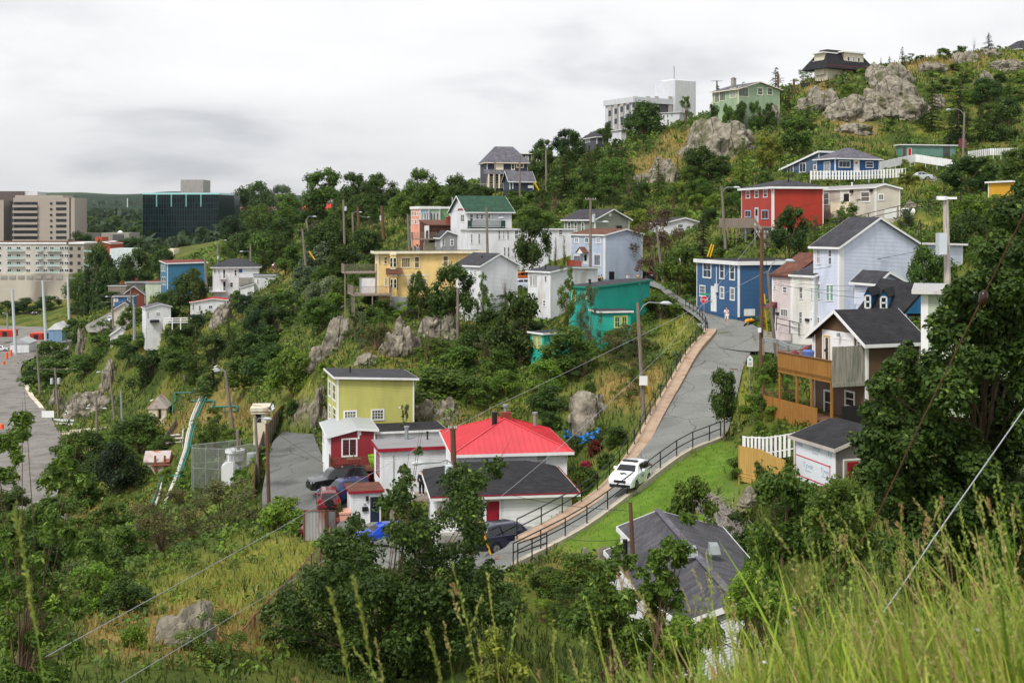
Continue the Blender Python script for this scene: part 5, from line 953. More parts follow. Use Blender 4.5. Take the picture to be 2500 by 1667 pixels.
def person(label,loc,heading,top,bottom,hair,pose='walk',h=1.68,short=True,hold=None,skin=SKIN):
 """continuous skinned body; clothing and hair are children. local +Y is forward"""
 k=h/1.75;o=empty('person',loc,R(heading),label,'person');P={};sw={'walk':.16,'stand':.02}[pose]
 J={'pel':(0,0,.95),'spi':(0,.01,1.15),'che':(0,0,1.38),'nec':(0,.01,1.50),'hd0':(0,.03,1.58),'hd1':(0,.035,1.68),'hd2':(0,.02,1.745),'lh':(-.10,0,.90),'lk':(-.11,sw+.03,.50),'la':(-.11,sw*.9,.09),'lt':(-.12,sw*.9+.16,.035),'rh':(.10,0,.90),'rk':(.11,-sw*.3+.03,.50),'ra':(.11,-sw-.03,.10),'rt':(.12,-sw+.13,.035),'ls':(-.18,0,1.42),'le':(-.25,-.02,1.14),'lw':(-.24,.12,.92),'lp':(-.235,.15,.85),'rs':(.18,0,1.42),'re':(.25,-.02,1.14),'rw':(.22,.20,1.22 if hold else .92),'rp':(.18,.22,1.32 if hold else .85)}
 E=[('pel','spi'),('spi','che'),('che','nec'),('nec','hd0'),('hd0','hd1'),('hd1','hd2'),('pel','lh'),('lh','lk'),('lk','la'),('la','lt'),('pel','rh'),('rh','rk'),('rk','ra'),('ra','rt'),('che','ls'),('ls','le'),('le','lw'),('lw','lp'),('che','rs'),('rs','re'),('re','rw'),('rw','rp')]
 RD=dict(pel=.14,spi=.125,che=.15,nec=.055,hd0=.075,hd1=.095,hd2=.055,lh=.09,lk=.06,la=.042,lt=.04,rh=.09,rk=.06,ra=.042,rt=.04,ls=.06,le=.043,lw=.03,lp=.033,rs=.06,re=.043,rw=.03,rp=.033)
 for s_,w_,p_ in(('l','lw','lp'),('r','rw','rp')):
  a,c=Vector(J[w_]),Vector(J[p_]);d=(c-a).normalized();sd_=d.cross(Vector((0,0,1)if abs(d.z)<.9 else(1,0,0))).normalized()
  for i,(of,ln)in enumerate(((-.028,.065),(-.01,.078),(.01,.073),(.028,.058))):
   J['%sf%d'%(s_,i)]=tuple(c+sd_*of+d*ln*.5);J['%sg%d'%(s_,i)]=tuple(c+sd_*of+d*ln+Vector((0,.015,0)));RD['%sf%d'%(s_,i)]=.010;RD['%sg%d'%(s_,i)]=.008
   E+=[(p_,'%sf%d'%(s_,i)),('%sf%d'%(s_,i),'%sg%d'%(s_,i))]
  J[s_+'th']=tuple(a.lerp(c,.6)+sd_*.05+d*.02);RD[s_+'th']=.011;E.append((p_,s_+'th'))
 def grow(nm,names,edges,rad,mat,root):
  me=bpy.data.meshes.new(nm);idx={n:i for i,n in enumerate(names)};me.from_pydata([tuple(c*k for c in J[n])for n in names],[(idx[a],idx[b_])for a,b_ in edges if a in idx and b_ in idx],[]);ob=bpy.data.objects.new(nm,me);COL.objects.link(ob)
  md=ob.modifiers.new('s','SKIN');md.use_smooth_shade=True
  for i,n in enumerate(names):me.skin_vertices[0].data[i].radius=(rad(n)*k,)*2
  me.skin_vertices[0].data[idx[root]].use_root=True
  ob.modifiers.new('d','SUBSURF').levels=1;ob.modifiers['d'].render_levels=1
  dg=bpy.context.evaluated_depsgraph_get();m2=bpy.data.meshes.new_from_object(ob.evaluated_get(dg));bpy.data.objects.remove(ob);m2 .materials.clear();m2 .materials.append(mat)
  o2=bpy.data.objects.new(nm,m2);COL.objects.link(o2);o2 .parent=o;return o2
 body=grow('body',list(J),E,lambda n:RD[n],skin,'pel')
 grow('shirt',['pel','spi','che','ls','rs','le','re']+([]if short else['lw','rw']),E,lambda n:RD[n]+.025,top,'spi')
 grow('trousers',['pel','lh','rh','lk','rk']+([]if short else['la','ra']),E,lambda n:RD[n]+.025,bottom,'pel')
 hb=MB();c=Vector(J['hd1'])*k
 for i in range(6):
  pass
 vs=[];fs=[];n,m=12,6
 for j in range(m+1):
  for i in range(n):
   th=j/m*1.9;ph=2*math.pi*i/n;f=1 if math.sin(ph)<.3 else .55;vs.append((c.x+.108*k*math.sin(th*f)*math.cos(ph),c.y-.012+.115*k*math.sin(th*f)*math.sin(ph),c.z+.012+.11*k*math.cos(th*f)))
 for j in range(m):
  for i in range(n):fs.append((j*n+i,j*n+(i+1)%n,(j+1)*n+(i+1)%n,(j+1)*n+i))
 hb.mesh(vs,fs);hb.build('hair',hair,o,smooth=True)
 fb_=MB();fb_.prism([(-.012,.125*k,c.z-.02),(.012,.125*k,c.z-.02),(.0,.12*k,c.z+.02)],(0,.022,0));fb_.build('nose',skin,o)
 for s_ in(-1,1):
  e_=MB();e_.box(s_*.035-.012,s_*.035+.012,.122*k,.134*k,c.z+.012,c.z+.026);e_.build('eye',DARKP,o)
  e_=MB();f_='l' if s_<0 else 'r';a=Vector(J[f_+'a'])*k;e_.box(a.x-.05,a.x+.05,a.y-.07,a.y+.2,a.z-.1,a.z-.02);e_.build('shoe',pm('shoe_grey',(.5,.5,.5),rough=.7),o)
 return o
def cloth(n,c):return pm('cloth_'+n,srgb(c),rough=.9,var=.1,scale=6)
HG=pm('hair_grey',srgb((160,155,150)),rough=.8);HBR=pm('hair_brown',srgb((70,50,38)),rough=.8);HBK=pm('hair_dark',srgb((35,30,28)),rough=.8)
def stand(t,x,y,D):px,_=q(t,x,y);X_=(px-HX)/F*D;return(X_,D,road_z(X_,D)+.005)
person('walker in a pale lilac shirt and white shorts coming down the middle of the road',stand('C',1926,1312,124),182,cloth('lilac',(222,214,230)),cloth('shorts',(224,214,200)),HBR,'walk',hold=True)
person('white haired man in a light blue shirt beside the dark crossover',stand('C',1118,870,164.5),200,cloth('palebl',(190,208,228)),cloth('trs',(60,64,76)),HG,'stand',short=False)
person('white haired person in an olive jacket right of the man in light blue',stand('C',1200,872,164),160,cloth('olive',(126,122,96)),cloth('trs2',(70,66,60)),HG,'stand',short=False)
person('person in dark clothes standing behind the white slab sided house',stand('C',880,885,161),30,cloth('dark',(46,42,44)),cloth('dk2',(40,40,44)),HBK,'stand',short=False)
person('person in a tan shirt beside the one in dark clothes',stand('C',902,880,162.5),20,cloth('tan',(150,140,112)),cloth('dk3',(60,60,66)),HBR,'stand',short=False)
lp=tat('F',1442,1205,86.5);b=MB();b.box(-2.2,1.2,-.9,1.2,-.2,0);[b.bar((x,y,-.2),(x,y,-4),.14)for x in(-2.1,1.1)for y in(-.8,1.1)]
lo=empty('landing',lp,0,'grey wooden landing between the white house and the garage wing','landing');b.build('platform',WOOD_W,lo);b=MB();railing_mesh(b,(-2.1,-.85,0),(-.5,-.85,0),1.0,.12);b.build('railing',W_TRIM,lo)
person('balding man in a black jacket seen from behind on the wooden landing',(lp.x,lp.y,lp.z+.0),10,cloth('black',(26,28,34)),cloth('blk',(24,24,28)),HG,'stand',h=1.8,short=False)
KERB=pm('tan_kerb_concrete',srgb((172,148,126)),rough=.85,var=.14,scale=1.2,bump=.25,dirt=srgb((140,104,82)),dirt_amt=.6)
def offs(P,d):
 out=[]
 for i,p in enumerate(P):
  t=(P[min(i+1,len(P)-1)]-P[max(i-1,0)]);n=Vector((t.y,-t.x,0)).normalized();out.append(p+n*d)
 return out
def kerb(name,P,w0,w1,h,mat,label=None):
 a,c=offs(P,w0),offs(P,w1);mb=MB();up=Vector((0,0,h));dn=Vector((0,0,-1.6));rings=[]
 for p,r_ in zip(a,c):rings.append([p+dn,p+up,r_+up,r_+dn])
 loft(mb,rings);return tag(mb.build(name,mat),label=label,kind='structure')
kL=[p for i,p in enumerate(RA)if i>=5 and p.y<121.5];kerb('kerb',kL,-.15,1.0,.30,KERB)
kR=[p for i,p in enumerate(RB)if i>=4 and p.y<89];kerb('kerb',kR,-.12,.22,.16,pm('pale_kerb',srgb((186,176,160)),rough=.9,var=.15))
def along(P,step):
 out=[P[0]];acc=0
 for a,b in zip(P,P[1:]):
  L=(b-a).length;
  while acc+L>=step:f=(step-acc)/L;a=a.lerp(b,f);L=(b-a).length;acc=0;out.append(a)
  acc+=L
 return out
def guard(label,P,step=2.35,h=1.08,post=.07,rail=.055,lift=0,mat=BLACKM,ends=True,cat='railing'):
 pts=along(P,step)+([P[-1]]if ends else[]);o=empty('railing',pts[0],0,label,cat);O=pts[0];L_=Vector((0,0,lift))
 for p in pts:b=MB();b.bar(p-O+L_-Vector((0,0,.1)),p-O+L_+Vector((0,0,h)),post);b.build('post',mat,o)
 for z in(h,h*.52):b=MB();b.tube([p-O+L_+Vector((0,0,z))for p in pts],rail/2+.01,6);b.build('rail',mat,o)
 return o
guard('long black pipe railing on the tan kerb wall left of the steep lane',kL,lift=.28,ends=False)
guard('black two bar railing along the lawn side of the lane',kR,lift=.14)
guard('short black railing dropping toward the street sign at the bend',[at(1674,757,138.5),at(1700,772,132),at(1722,798,124.5),at(1727,812,121)])
guard('black railing continuing downhill below the lawn corner',[at(1264,1374,68.3),at(1300,1362,67),at(1335,1350,66)],step=1.6)
guard('black railing by the footpath above the periwinkle house',[tat('D',1830,240,128),tat('D',1500,335,132),tat('D',1200,380,136),tat('D',900,470,140),tat('D',640,520,143)],step=4)
guard('low black railing by the pale pink house',[tat('D',320,1290,113.3),tat('D',400,1310,112),tat('D',505,1335,110.3)],step=2)
gp=[tat('D',215,1470,104.5),tat('D',330,1480,102.5),tat('D',420,1530,99.5),tat('D',520,1560,97)]
gr=empty('guard_rail',gp[0],0,'galvanised crash barrier at the junction under the brown pole','guard rail');b=MB()
for z in(.48,.62,.76):b.tube([p-gp[0]+Vector((0,0,z+.35))for p in gp],.055,6)
b.build('beam',METAL,gr)
for p in gp[::1]:b=MB();b.bar(p-gp[0]-Vector((0,0,.3)),p-gp[0]+Vector((0,0,1.1)),.18);b.build('post',WOOD_W,gr)
INS=pm('transformer_grey',srgb((188,194,198)),rough=.45,var=.06)
def pole(label,top,base,D,r=.14,mat=None,lamp=None,xf=None,cross=None,name='power_pole',cat='utility pole',gull=False,Dt=None):
 """top/base in photo px (tile,x,y); lamp = (tile,x,y) of lamp head; xf = list of transformer cans"""
 mat=mat or POLE;b0=tat(*base,D);t0=tat(*top,Dt or D);gz=ground(b0 .x,b0 .y);o=empty(name,b0,0,label,cat)
 v=t0-b0;mb=MB();mb.tube([-v.normalized()*1.5,v*.5,v],[r*1.12,r,r*.85],10);mb.build('shaft',mat,o)
 for lp_ in(lamp if isinstance(lamp,list)else[lamp]if lamp else[]):
  hd=tat(*lp_,Dt or D)-b0;a=v*max(0.55,min(.97,(hd.z-abs(hd.x-v.x)*.45)/v.z));mdp=Vector(((a.x*.55+hd.x*.45),0,hd.z+.02));mb=MB();mb.tube([a,a.lerp(mdp,.5)+Vector((0,0,abs(hd.x-a.x)*.13)),mdp+Vector((0,0,.05)),hd],.045,6);ar=mb.build('lamp_arm',METAL,o)
  s_=1 if hd.x>a.x else-1;mb=MB();mb.tube([hd-Vector((s_*.12,0,0)),hd+Vector((s_*.1,0,.03)),hd+Vector((s_*.5,0,0)),hd+Vector((s_*.78,0,-.05))],[.06,.13,.16,.06],8);mb.build('lamp_head',INS,o,smooth=True)
 for(t,x0,y0,x1,y1)in xf or[]:
  a=tat(t,x0,y0,D)-b0;c=tat(t,x1,y1,D)-b0;mb=MB();rr=abs(c.x-a.x)/2;cx=(a.x+c.x)/2;off=-.1;mb.tube([(cx,off,c.z),(cx,off,a.z),(cx,off,a.z+.06)],[rr,rr,rr*.6],14);cn=mb.build('transformer',INS,o)
  mb=MB();[mb.tube([(cx+k*rr*.5,off,a.z+.05),(cx+k*rr*.5,off,a.z+.3)],.04,6)for k in(-1,1)];mb.bar((cx,off,(a.z+c.z)/2),(v.x*(a.z/v.z),0,(a.z+c.z)/2),.08);mb.build('bushing',METAL,cn)
 for k in cross or[]:
  z=v*k[0];mb=MB();mb.bar(z+Vector((-k[1],-.12,0)),z+Vector((k[1],-.12,0)),.1);ca=mb.build('crossarm',mat,o);mb=MB()
  for x in(-.9,-.45,.45,.9):mb.tube([z+Vector((k[1]*x,-.12,.05)),z+Vector((k[1]*x,-.12,.22))],.045,6)
  mb.build('insulator',INS,ca)
 return o,t0
T={}
def P(k,*a,**w):T[k]=pole(*a,**w)[1]
P(1,'tall brown pole at the junction in front of the denim blue house',('C',2215,470),('C',2210,1540),106,.17,POLE_B,cross=[(.97,.5)])
P(2,'grey leaning pole with curved lamp arm beside the pale pink house',('C',2262,810),('C',2322,1415),109,.14,lamp=('D',400,728))
P(3,'grey pole with long curved lamp arm on the verge left of the lane',('C',1197,1072),('G',1245,530),96,.15,lamp=('C',1395,1075))
P(4,'grey pole with transformer can in front of the sage grey gable',('C',812,215),('C',810,780),160,.17,lamp=('C',915,410),xf=[('C',822,352,850,412)],cross=[(.98,.7)])
P(5,'leaning grey pole before the bare tree above the street',('C',1352,460),('C',1402,880),160,.17)
P(6,'grey lamp pole standing by the red house deck',('C',1885,112),('C',1912,535),154,.16,lamp=('C',1990,128))
P(7,'thick weathered pole with a large grey box in front of the periwinkle house',('D',1708,215),('D',1722,905),78,.2,pm('pole_pale',srgb((176,168,158)),rough=.9,var=.25,scale=2,stretch=(8,8,.5),dirt=srgb((110,100,92)),dirt_amt=.6))
P(8,'slender grey lamp pole standing above the silver sedan',('J',1862,750),('J',1846,1245),214,.19,lamp=('J',1745,732))
P(9,'tall brown pole with transformer rising in front of the red roof',('F',1697,650),('F',1715,1330),83.5,.2,POLE_B,lamp=('F',1450,942),xf=[('F',1632,955,1705,1030)],cross=[(.985,.28)])
P(10,'pale grey lamp pole at the left side of the parking lot',('F',78,560),('F',108,1175),116,.14,lamp=('F',150,578))
P(11,'brown pole with a lamp standing near the front of the parking lot',('F',172,615),('F',190,1305),102,.15,POLE_B)
P(12,'mossy grey pole rising beside the white tank',('E',1947,670),('E',1968,1180),137,.22)
P(13,'grey double headed lamp pole above the feathery green tree',('E',1847,185),('E',1905,640),165,.22,lamp=[('E',1800,186),('E',1790,172)])
P(14,'grey lamp pole standing on the grass right of the rock knob',('E',898,205),('E',932,520),255,.25,lamp=('E',820,196))
P(15,'slim pole with small white box on the grassy shoulder',('E',990,352),('E',1002,632),250,.22,METAL)
P(16,'pole with two opposite lamp arms above the concrete trestle',('E',788,398),('E',796,715),240,.24,lamp=[('E',735,492),('E',845,492)])
P(17,'tall grey pole where the quay road bends',('E',303,10),('E',332,436),320,.3,cross=[(.88,5)])
P(18,'pole with crossarm and twin transformers by the quay road',('E',450,160),('E',480,575),285,.26,xf=[('E',413,248,438,292),('E',470,246,496,290)],cross=[(.98,5)])
P(19,'grey pole standing behind the pipe manifold',('E',1510,220),('E',1518,460),255,.26)
P(20,'bare pale pole standing on the slope right of the cliff',('B',1738,950),('B',1736,1400),142,.17)
P(21,'grey pole with small transformer among trees left of the brown pole',('B',800,225),('B',808,535),250,.22,xf=[('B',808,288,830,318)])
P(22,'reddish brown pole with curved lamp arm amid the trees',('B',918,285),('B',928,470),255,.3,POLE_B,lamp=('B',1000,372))
P(23,'reddish pole with grey can nearest the salmon terrace',('B',1114,275),('B',1126,490),240,.3,POLE_B,xf=[('B',1098,362,1114,398)])
P(24,'thin grey pole just left of the reddish lamp pole',('B',875,330),('B',880,480),260,.22,lamp=('B',925,330))
P(25,'leaning grey lamp pole over the left tree line',('B',495,392),('B',515,500),260,.22,lamp=('B',552,366))
P(26,'pale pole standing in the scrub left of centre',('B',463,465),('B',484,700),230,.2)
P(27,'pale pole against the salmon terrace balcony',('B',1328,345),('B',1340,650),180,.17)
P(28,'grey lamp pole in front of the green roofed white house',('B',1973,290),('B',1982,700),168,.17,lamp=('B',2075,378))
P(30,'pale pole on the slope right of the ink blue garage',('I',685,785),('I',688,1045),265,.22);P(31,'pale pole just right of the ink blue garage gable',('I',496,825),('I',498,1150),250,.2);P(32,'pale pole standing before the ink blue veranda',('I',318,872),('I',320,1030),285,.2)
P(33,'pale pole right of the steel blue house',('A',1678,700),('A',1690,900),305,.3);P(34,'grey pole with transformer below the glass tower',('A',1785,590),('A',1790,765),400,.35,xf=[('A',1780,690,1798,715)],lamp=('A',1840,560));P(35,'white pole in front of the small white house',('A',1097,1080),('A',1100,1325),290,.3,METAL)
P(36,'lamp pole beside the narrow lane wall',('A',918,1025),('A',926,1235),325,.24,lamp=('A',885,1022),cross=[(.8,3)]);P(37,'thin pole before the small blue bungalow',('A',1070,940),('A',1074,1090),340,.22);P(38,'lamp pole behind the balcony house',('A',2052,590),('A',2056,765),305,.24,lamp=('A',1990,652))
P(39,'old pole with street lamp where a gull sits, low on the left',('K',540,180),('K',600,760),105,.16,lamp=('K',455,208))
P(40,'brown street light pole beside the charcoal shingle roof',('M',1137,85),('M',1150,345),60,.1,POLE_B)
P(41,'power pole with crossarms on the skyline right of the green hill house',('J',330,420),('J',336,560),300,.25,POLE_B,lamp=('J',305,428),cross=[(.6,1.5),(.45,1.5)]);P(42,'short brown power pole on the skyline left of the mansard house',('J',463,480),('J',466,560),310,.3,POLE_B,cross=[(.8,1)]);P(43,'thin pole on the skyline left of the green hill house',('I',1912,285),('I',1912,380),340,.2,BLACKM,cross=[(.95,1.5)])
for i,(x0,y0,x1,y1,D,s_)in enumerate(((100,960,130,1510,415,'nearest the white kiosk'),(350,890,376,1390,440,'between the red container and the white tent'),(555,870,568,1235,480,'at the grassy bank below the apartments'))):
 o,t_=pole('fat white light mast '+s_,('A',x0,y0),('A',x1,y1),D,.5,INS,name='light_mast',cat='light mast',cross=[(1.0,3)])
 o['group']='white light masts on the quay'
for i,(t,x,y0,y1,D,s_)in enumerate((('A',60,1155,1285,500,'white lamp post left of the first mast'),('A',1612,515,605,760,'lamp post centred before the glass tower'),('A',1498,545,610,760,'lamp post left of centre before the glass tower'),('A',1720,550,612,760,'lamp post right of centre before the glass tower'),('A',1806,485,612,760,'tallest lamp post right of the flag before the glass tower'),('A',1310,570,625,760,'lamp post at the left foot of the glass tower'),('A',1556,548,612,760,'lamp post between the middle pair before the glass tower'))):
 pole(s_,(t,x,y0),(t,x+2,y1),D,.3,METAL,lamp=[(t,x-26,y0+2)],name='street_lamp',cat='street lamp')
b7=tat('D',1722,905,78);a,c=tat('D',1634,500,77.6),tat('D',1696,676,77.6);o7=[o for o in bpy.data.objects if o.get('label','').startswith('thick weathered')][0]
b=MB();b.box(a.x-b7 .x,c.x-b7 .x,-.9,-.2,c.z-b7 .z,a.z-b7 .z);b.build('transformer_box',INS,o7);b=MB();tz=T[7].z-b7 .z;b.tube([(-.35,0,tz-.12),(-.35,0,tz+.12)],.34,12);b.bar((-.7,-.1,tz),(.55,-.1,tz),.14);b.build('pole_cap',W_TRIM,o7);b=MB();b.tube([(-1.6,-.5,-1),(-1.9,-.5,4),(-2.2,-.5,a.z-b7 .z)],.03);b.build('conduit',BLACKM,o7)
WB=pm('wire_black',(.02,.02,.022),rough=.6,var=.05);WG=pm('wire_grey',(.36,.38,.42),rough=.5,var=.05);WBR=pm('wire_brown',(.10,.04,.025),rough=.7,var=.05)
def wire(label,pts,r=.012,mat=WB,sag=.02):
 P_=[p if isinstance(p,Vector)else tat(*p)for p in pts];out=[]
 for a,b in zip(P_,P_[1:]):
  L=(b-a).length
  for i in range(10):t=i/10;p=a.lerp(b,t);p.z-=4*sag*L*t*(1-t);out.append(p)
 out.append(P_[-1]);mb=MB();mb.tube([p-out[0]for p in out],r,5);o=mb.build('wire',mat);o.location=out[0];return tag(o,label,'wire')
wire('pale wire running from the lower left up past the parked cars to the brown pole',[('K',-250,1700,26),('K',520,1270,34),('K',2350,265,60),('F',900,1100,78),T[9]],.014,WG,.0)
wire('pale wire from the brown transformer pole over the red roof to the junction',[T[9]+Vector((.1,0,0)),('G',0,487,88),('G',1012,0,98),T[2]],.014,WG,.003)
wire('pale wire crossing the yellow grass slope at the bottom left',[('K',500,1850,26),('K',985,1568,30),('K',2350,752,52),('L',655,555,56)],.011,WG,0)
wire('thin wire rising across the lane toward the brown junction pole',[('G',75,1215,76),('G',640,740,84),('G',1440,0,98),T[1]],.012,WG,.004)
wire('rusty brown cable with an insulator crossing the big maple',[('D',2600,-50,9.5),('D',2350,350,10),('D',2010,1035,10.5),('H',1500,620,11),('H',1120,1430,11.5),('N',600,1000,12)],.0065,WBR,0)
b=MB();b.tube([(-.01,0,-.07),(0,0,-.04),(.01,0,.04),(.02,0,.07)],[.01,.036,.038,.01],10);ob=b.build('insulator',pm('glazed_brown',(.03,.01,.008),rough=.2),smooth=True);ob.location=tat('D',2010,1035,10.5);tag(ob,'dark glazed strain insulator on the rusty cable','insulator')
wire('blue grey cable rising to the right edge across the dark tree',[('N',900,1400,10),('N',1330,800,10.5),('H',1605,1562,11),('H',2420,400,12),('H',2700,0,12.5)],.006,WG,0)
for i,(a,c,s_)in enumerate(((T[1],T[2],'short wire linking the brown and the leaning junction poles'),(T[1]-Vector((0,0,1.2)),tat('C',2700,430,109),'upper wire from the brown junction pole to the periwinkle house'),(T[1]-Vector((0,0,4)),tat('D',1620,620,111),'long wire along the periwinkle house front'),(tat('D',300,893,108),tat('D',1500,935,90),'thick black wire in front of the pink and ivory houses'),(tat('D',300,925,108),tat('D',1490,980,90),'second black wire just below the thick one on the periwinkle wall'),(tat('D',300,905,108),tat('D',1020,1035,96),'lowest black wire ending at the periwinkle annex'),(T[1]-Vector((0,0,2)),T[5],'wire from the brown junction pole to the leaning pole'),(T[4],T[5],'wire between the transformer pole and the leaning pole'),(T[4]-Vector((0,0,2)),tat('C',1330,700,150),'wire sloping down across the powder blue house'),(T[28],T[4],'wire linking lamp pole and transformer pole over the long white house'),(T[6],T[1]+Vector((0,0,.3)),'wire from the red house lamp pole to the junction'),(T[7],tat('D',2350,190,100),'wire from the weathered pole to the right edge'),(T[3],T[5],'wire climbing from the verge lamp pole to the leaning pole'),(tat('D',440,300,140),tat('D',1150,130,148),'thin wire across the beige house'),(T[27],T[28],'wire in front of the brown mansard house'),(T[20],T[9],'wire down the slope to the brown transformer pole'),(T[10],tat('F',640,940,103),'wire from the pale lamp pole to the crimson house'),(tat('M',650,392,67),tat('M',1098,388,61),'black wire reaching the corner of the charcoal shingle roof'),(tat('G',0,1160,80),tat('G',1125,1330,61),'black wire from the garage wing to the brown street light'))):
 if i!=15:wire(s_,[a,c],.014 if i>2 else .018,WB,.012)
e_=empty('house',at(1640,1560,55),0,'white house with large charcoal shingle roof below the grassy foreground','house');O=e_.location.copy()
A_,B_,C_,D_,E_,F_=[at(*p)-O for p in((1605,1245,65),(1505,1285,66.5),(1537,1318,64),(1474,1343,65),(1569,1462,57.5),(1665,1519,54))]
G2=at(1800,1470,51.5)-O;R1=at(1766,1286,66)-O;R2=at(1905,1447,56)-O;R3=at(1985,1530,50.5)-O
b=MB();fl=[[A_,B_,C_],[A_,C_,D_,E_],[A_,E_,F_,G2],[A_,G2,R3,R2],[A_,R2,R1]];tk=Vector((0,0,-.16))
for f in fl:b.poly(f);b.poly([p+tk for p in f[::-1]])
b.build('roof',shingle('shingle_plum',(80,79,84),k=1.5,rot=.2),e_);b=MB();per=[B_,C_,D_,E_,F_,G2,R3,R2,R1,A_,B_]
for p,r_ in zip(per,per[1:]):b.prism([p+Vector((0,0,.02)),r_+Vector((0,0,.02)),r_+Vector((0,0,-.26)),p+Vector((0,0,-.26))],Vector((p.y-r_.y,r_.x-p.x,0)).normalized()*.04)
b.build('fascia',W_TRIM,e_);b=MB();cen=sum(per[:-1],Vector())/10
wp=[p.lerp(Vector((cen.x,cen.y,p.z)),.07)+Vector((0,0,-.3))for p in(B_,C_,D_,E_,F_,G2,R3,R2,R1)]
for p,r_ in zip(wp,wp[1:]+wp[:1]):
 z=0
 while z<4.4:
  n=Vector((p.y-r_.y,r_.x-p.x,0)).normalized();n=n if n.dot(p-cen)>0 else-n;dz=Vector((0,0,-z));d2=Vector((0,0,-z-.14));b.poly([p+dz,r_+dz,r_+d2+n*.03,p+d2+n*.03]);z+=.14
b.build('wall',W_WHITE,e_)
for p,r_ in((A_,G2),):b=MB();b.bar(p+Vector((0,0,.05)),r_+Vector((0,0,.05)),.35,.04);b.build('ridge_cap',SH_GREY,e_)
for(x,y)in((1645,485),(1825,460)):p=tat('M',x,y,57.5)-O;b=MB();b.prism([p+Vector((-.28,-.25,-.25)),p+Vector((.28,-.25,-.25)),p+Vector((.2,-.1,.12)),p+Vector((-.2,-.1,.12))],(0,.5,.05));b.build('roof_vent',METAL,e_)
p=tat('M',1095,575,60)-O;b=MB();b.tube([p+Vector((0,0,-.3)),p+Vector((0,0,1.1))],.12,10);b.build('vent_pipe',BLACKM,e_)
def picket(label,P_,h=1.2,w=.09,gap=.075,mat=W_TRIM,rails=(.3,.95),name='picket_fence',cat='fence',solid=False):
 O=P_[0];o=empty(name,O,0,label,cat);pts=along(P_,w+gap)if not solid else along(P_,w+.006);b=MB()
 for a,c in zip(pts,pts[1:]):
  d=(c-a).normalized();n=Vector((-d.y,d.x,0)).normalized()*.022;q0=a-O;q1=a+d*w-O;j=random.uniform(-.02,.02);b.prism([q0,q1,q1+Vector((0,0,h+j)),q0+Vector((0,0,h+j))],n)
 b.build('pickets' if not solid else 'boards',mat,o)
 for z in rails:b=MB();b.tube([p-O+Vector((0,0.04,z*h))for p in P_],.04,4);b.build('rail',mat,o)
 for p in along(P_,2.4)+[P_[-1]]:b=MB();b.bar(p-O+Vector((0,.08,-.8)),p-O+Vector((0,.08,h)),.09);b.build('post',mat,o)
 return o
picket('white picket fence between the tan boards and the wrapped shed',[tat('H',50,905,73.5),tat('H',250,915,72),tat('H',472,880,71)],1.55*2.6/3,.17,.12)
TANB=pm('new_fence_boards',srgb((190,152,82)),rough=.75,var=.2,scale=1.2,stretch=(7,7,.6));picket('tan vertical board fence beside the lawn',[tat('H',18,1085,73.5),tat('H',200,1130,71),tat('H',300,1185,69.8),tat('H',390,1225,68.8)],2.1,.13,.0,TANB,name='board_fence',solid=True,rails=(.15,.25))
picket('white picket fence under the marine blue bungalow',[tat('J',600,1305,208),tat('J',990,1305,206),tat('J',1380,1285,206)],1.5,.3,.2,rails=(.9,.4));picket('white boarded fence climbing to the jade bungalow',[tat('J',1170,1225,225),tat('J',1460,1160,238),tat('J',1780,1210,232)],1.5,.5,.03,rails=(.9,));picket('white picket fence right of the jade bungalow',[tat('J',1895,1130,245),tat('J',2080,1105,248),tat('J',2300,1105,240)],1.4,.35,.2,rails=(.8,))
o=empty('ranch_fence',tat('A',1345,1255,268),0,'white three rail fence on the green bank','fence');O=o.location.copy()
P_=[tat('A',x,y,D)for x,y,D in((1345,1255,268),(1440,1252,266),(1540,1252,264))];b=MB();[b.tube([p-O+Vector((0,0,z))for p in P_],.09,4)for z in(.5,1.0,1.45)];b.build('rails',W_TRIM,o)
for p in along(P_,2.6):b=MB();b.bar(p-O-Vector((0,0,1)),p-O+Vector((0,0,1.6)),.18);b.build('post',W_TRIM,o)
def sheetfence(label,P_,h,mat,post,step=2.4,name='corrugated_fence'):
 O=P_[0];o=empty(name,O,0,label,'fence');pts=along(P_,.12);b=MB();rings=[]
 for i,a in enumerate(pts):off=Vector((0,.03*(-1)**i,0));rings.append([a-O+off,a-O+off+Vector((0,0,h))])
 loft(b,rings,False);b.build('sheeting',mat,o)
 for p in along(P_,step)+[P_[-1]]:b=MB();b.bar(p-O+Vector((0,-.08,-.6)),p-O+Vector((0,-.08,h+.05)),.09);b.build('post',post,o)
 b=MB();b.tube([p-O+Vector((0,-.08,h))for p in P_],.035,5);b.build('top_rail',post,o);return o
RST=pm('rust_post',srgb((120,74,54)),rough=.9,var=.3)
sheetfence('rusty corrugated fence in front of the rose red hatchback',[tat('L',478,400,84.5),tat('L',650,402,84),tat('L',740,400,86.5)],2.1,RUST,RST,2.3)
sheetfence('long rust streaked sheet fence climbing left of the parking lot',[tat('F',70,1240,113),tat('F',90,1090,119),tat('F',145,880,132),tat('F',250,700,146),tat('F',345,575,158),tat('F',330,530,162)],2.6,RUST,RST,2.4)
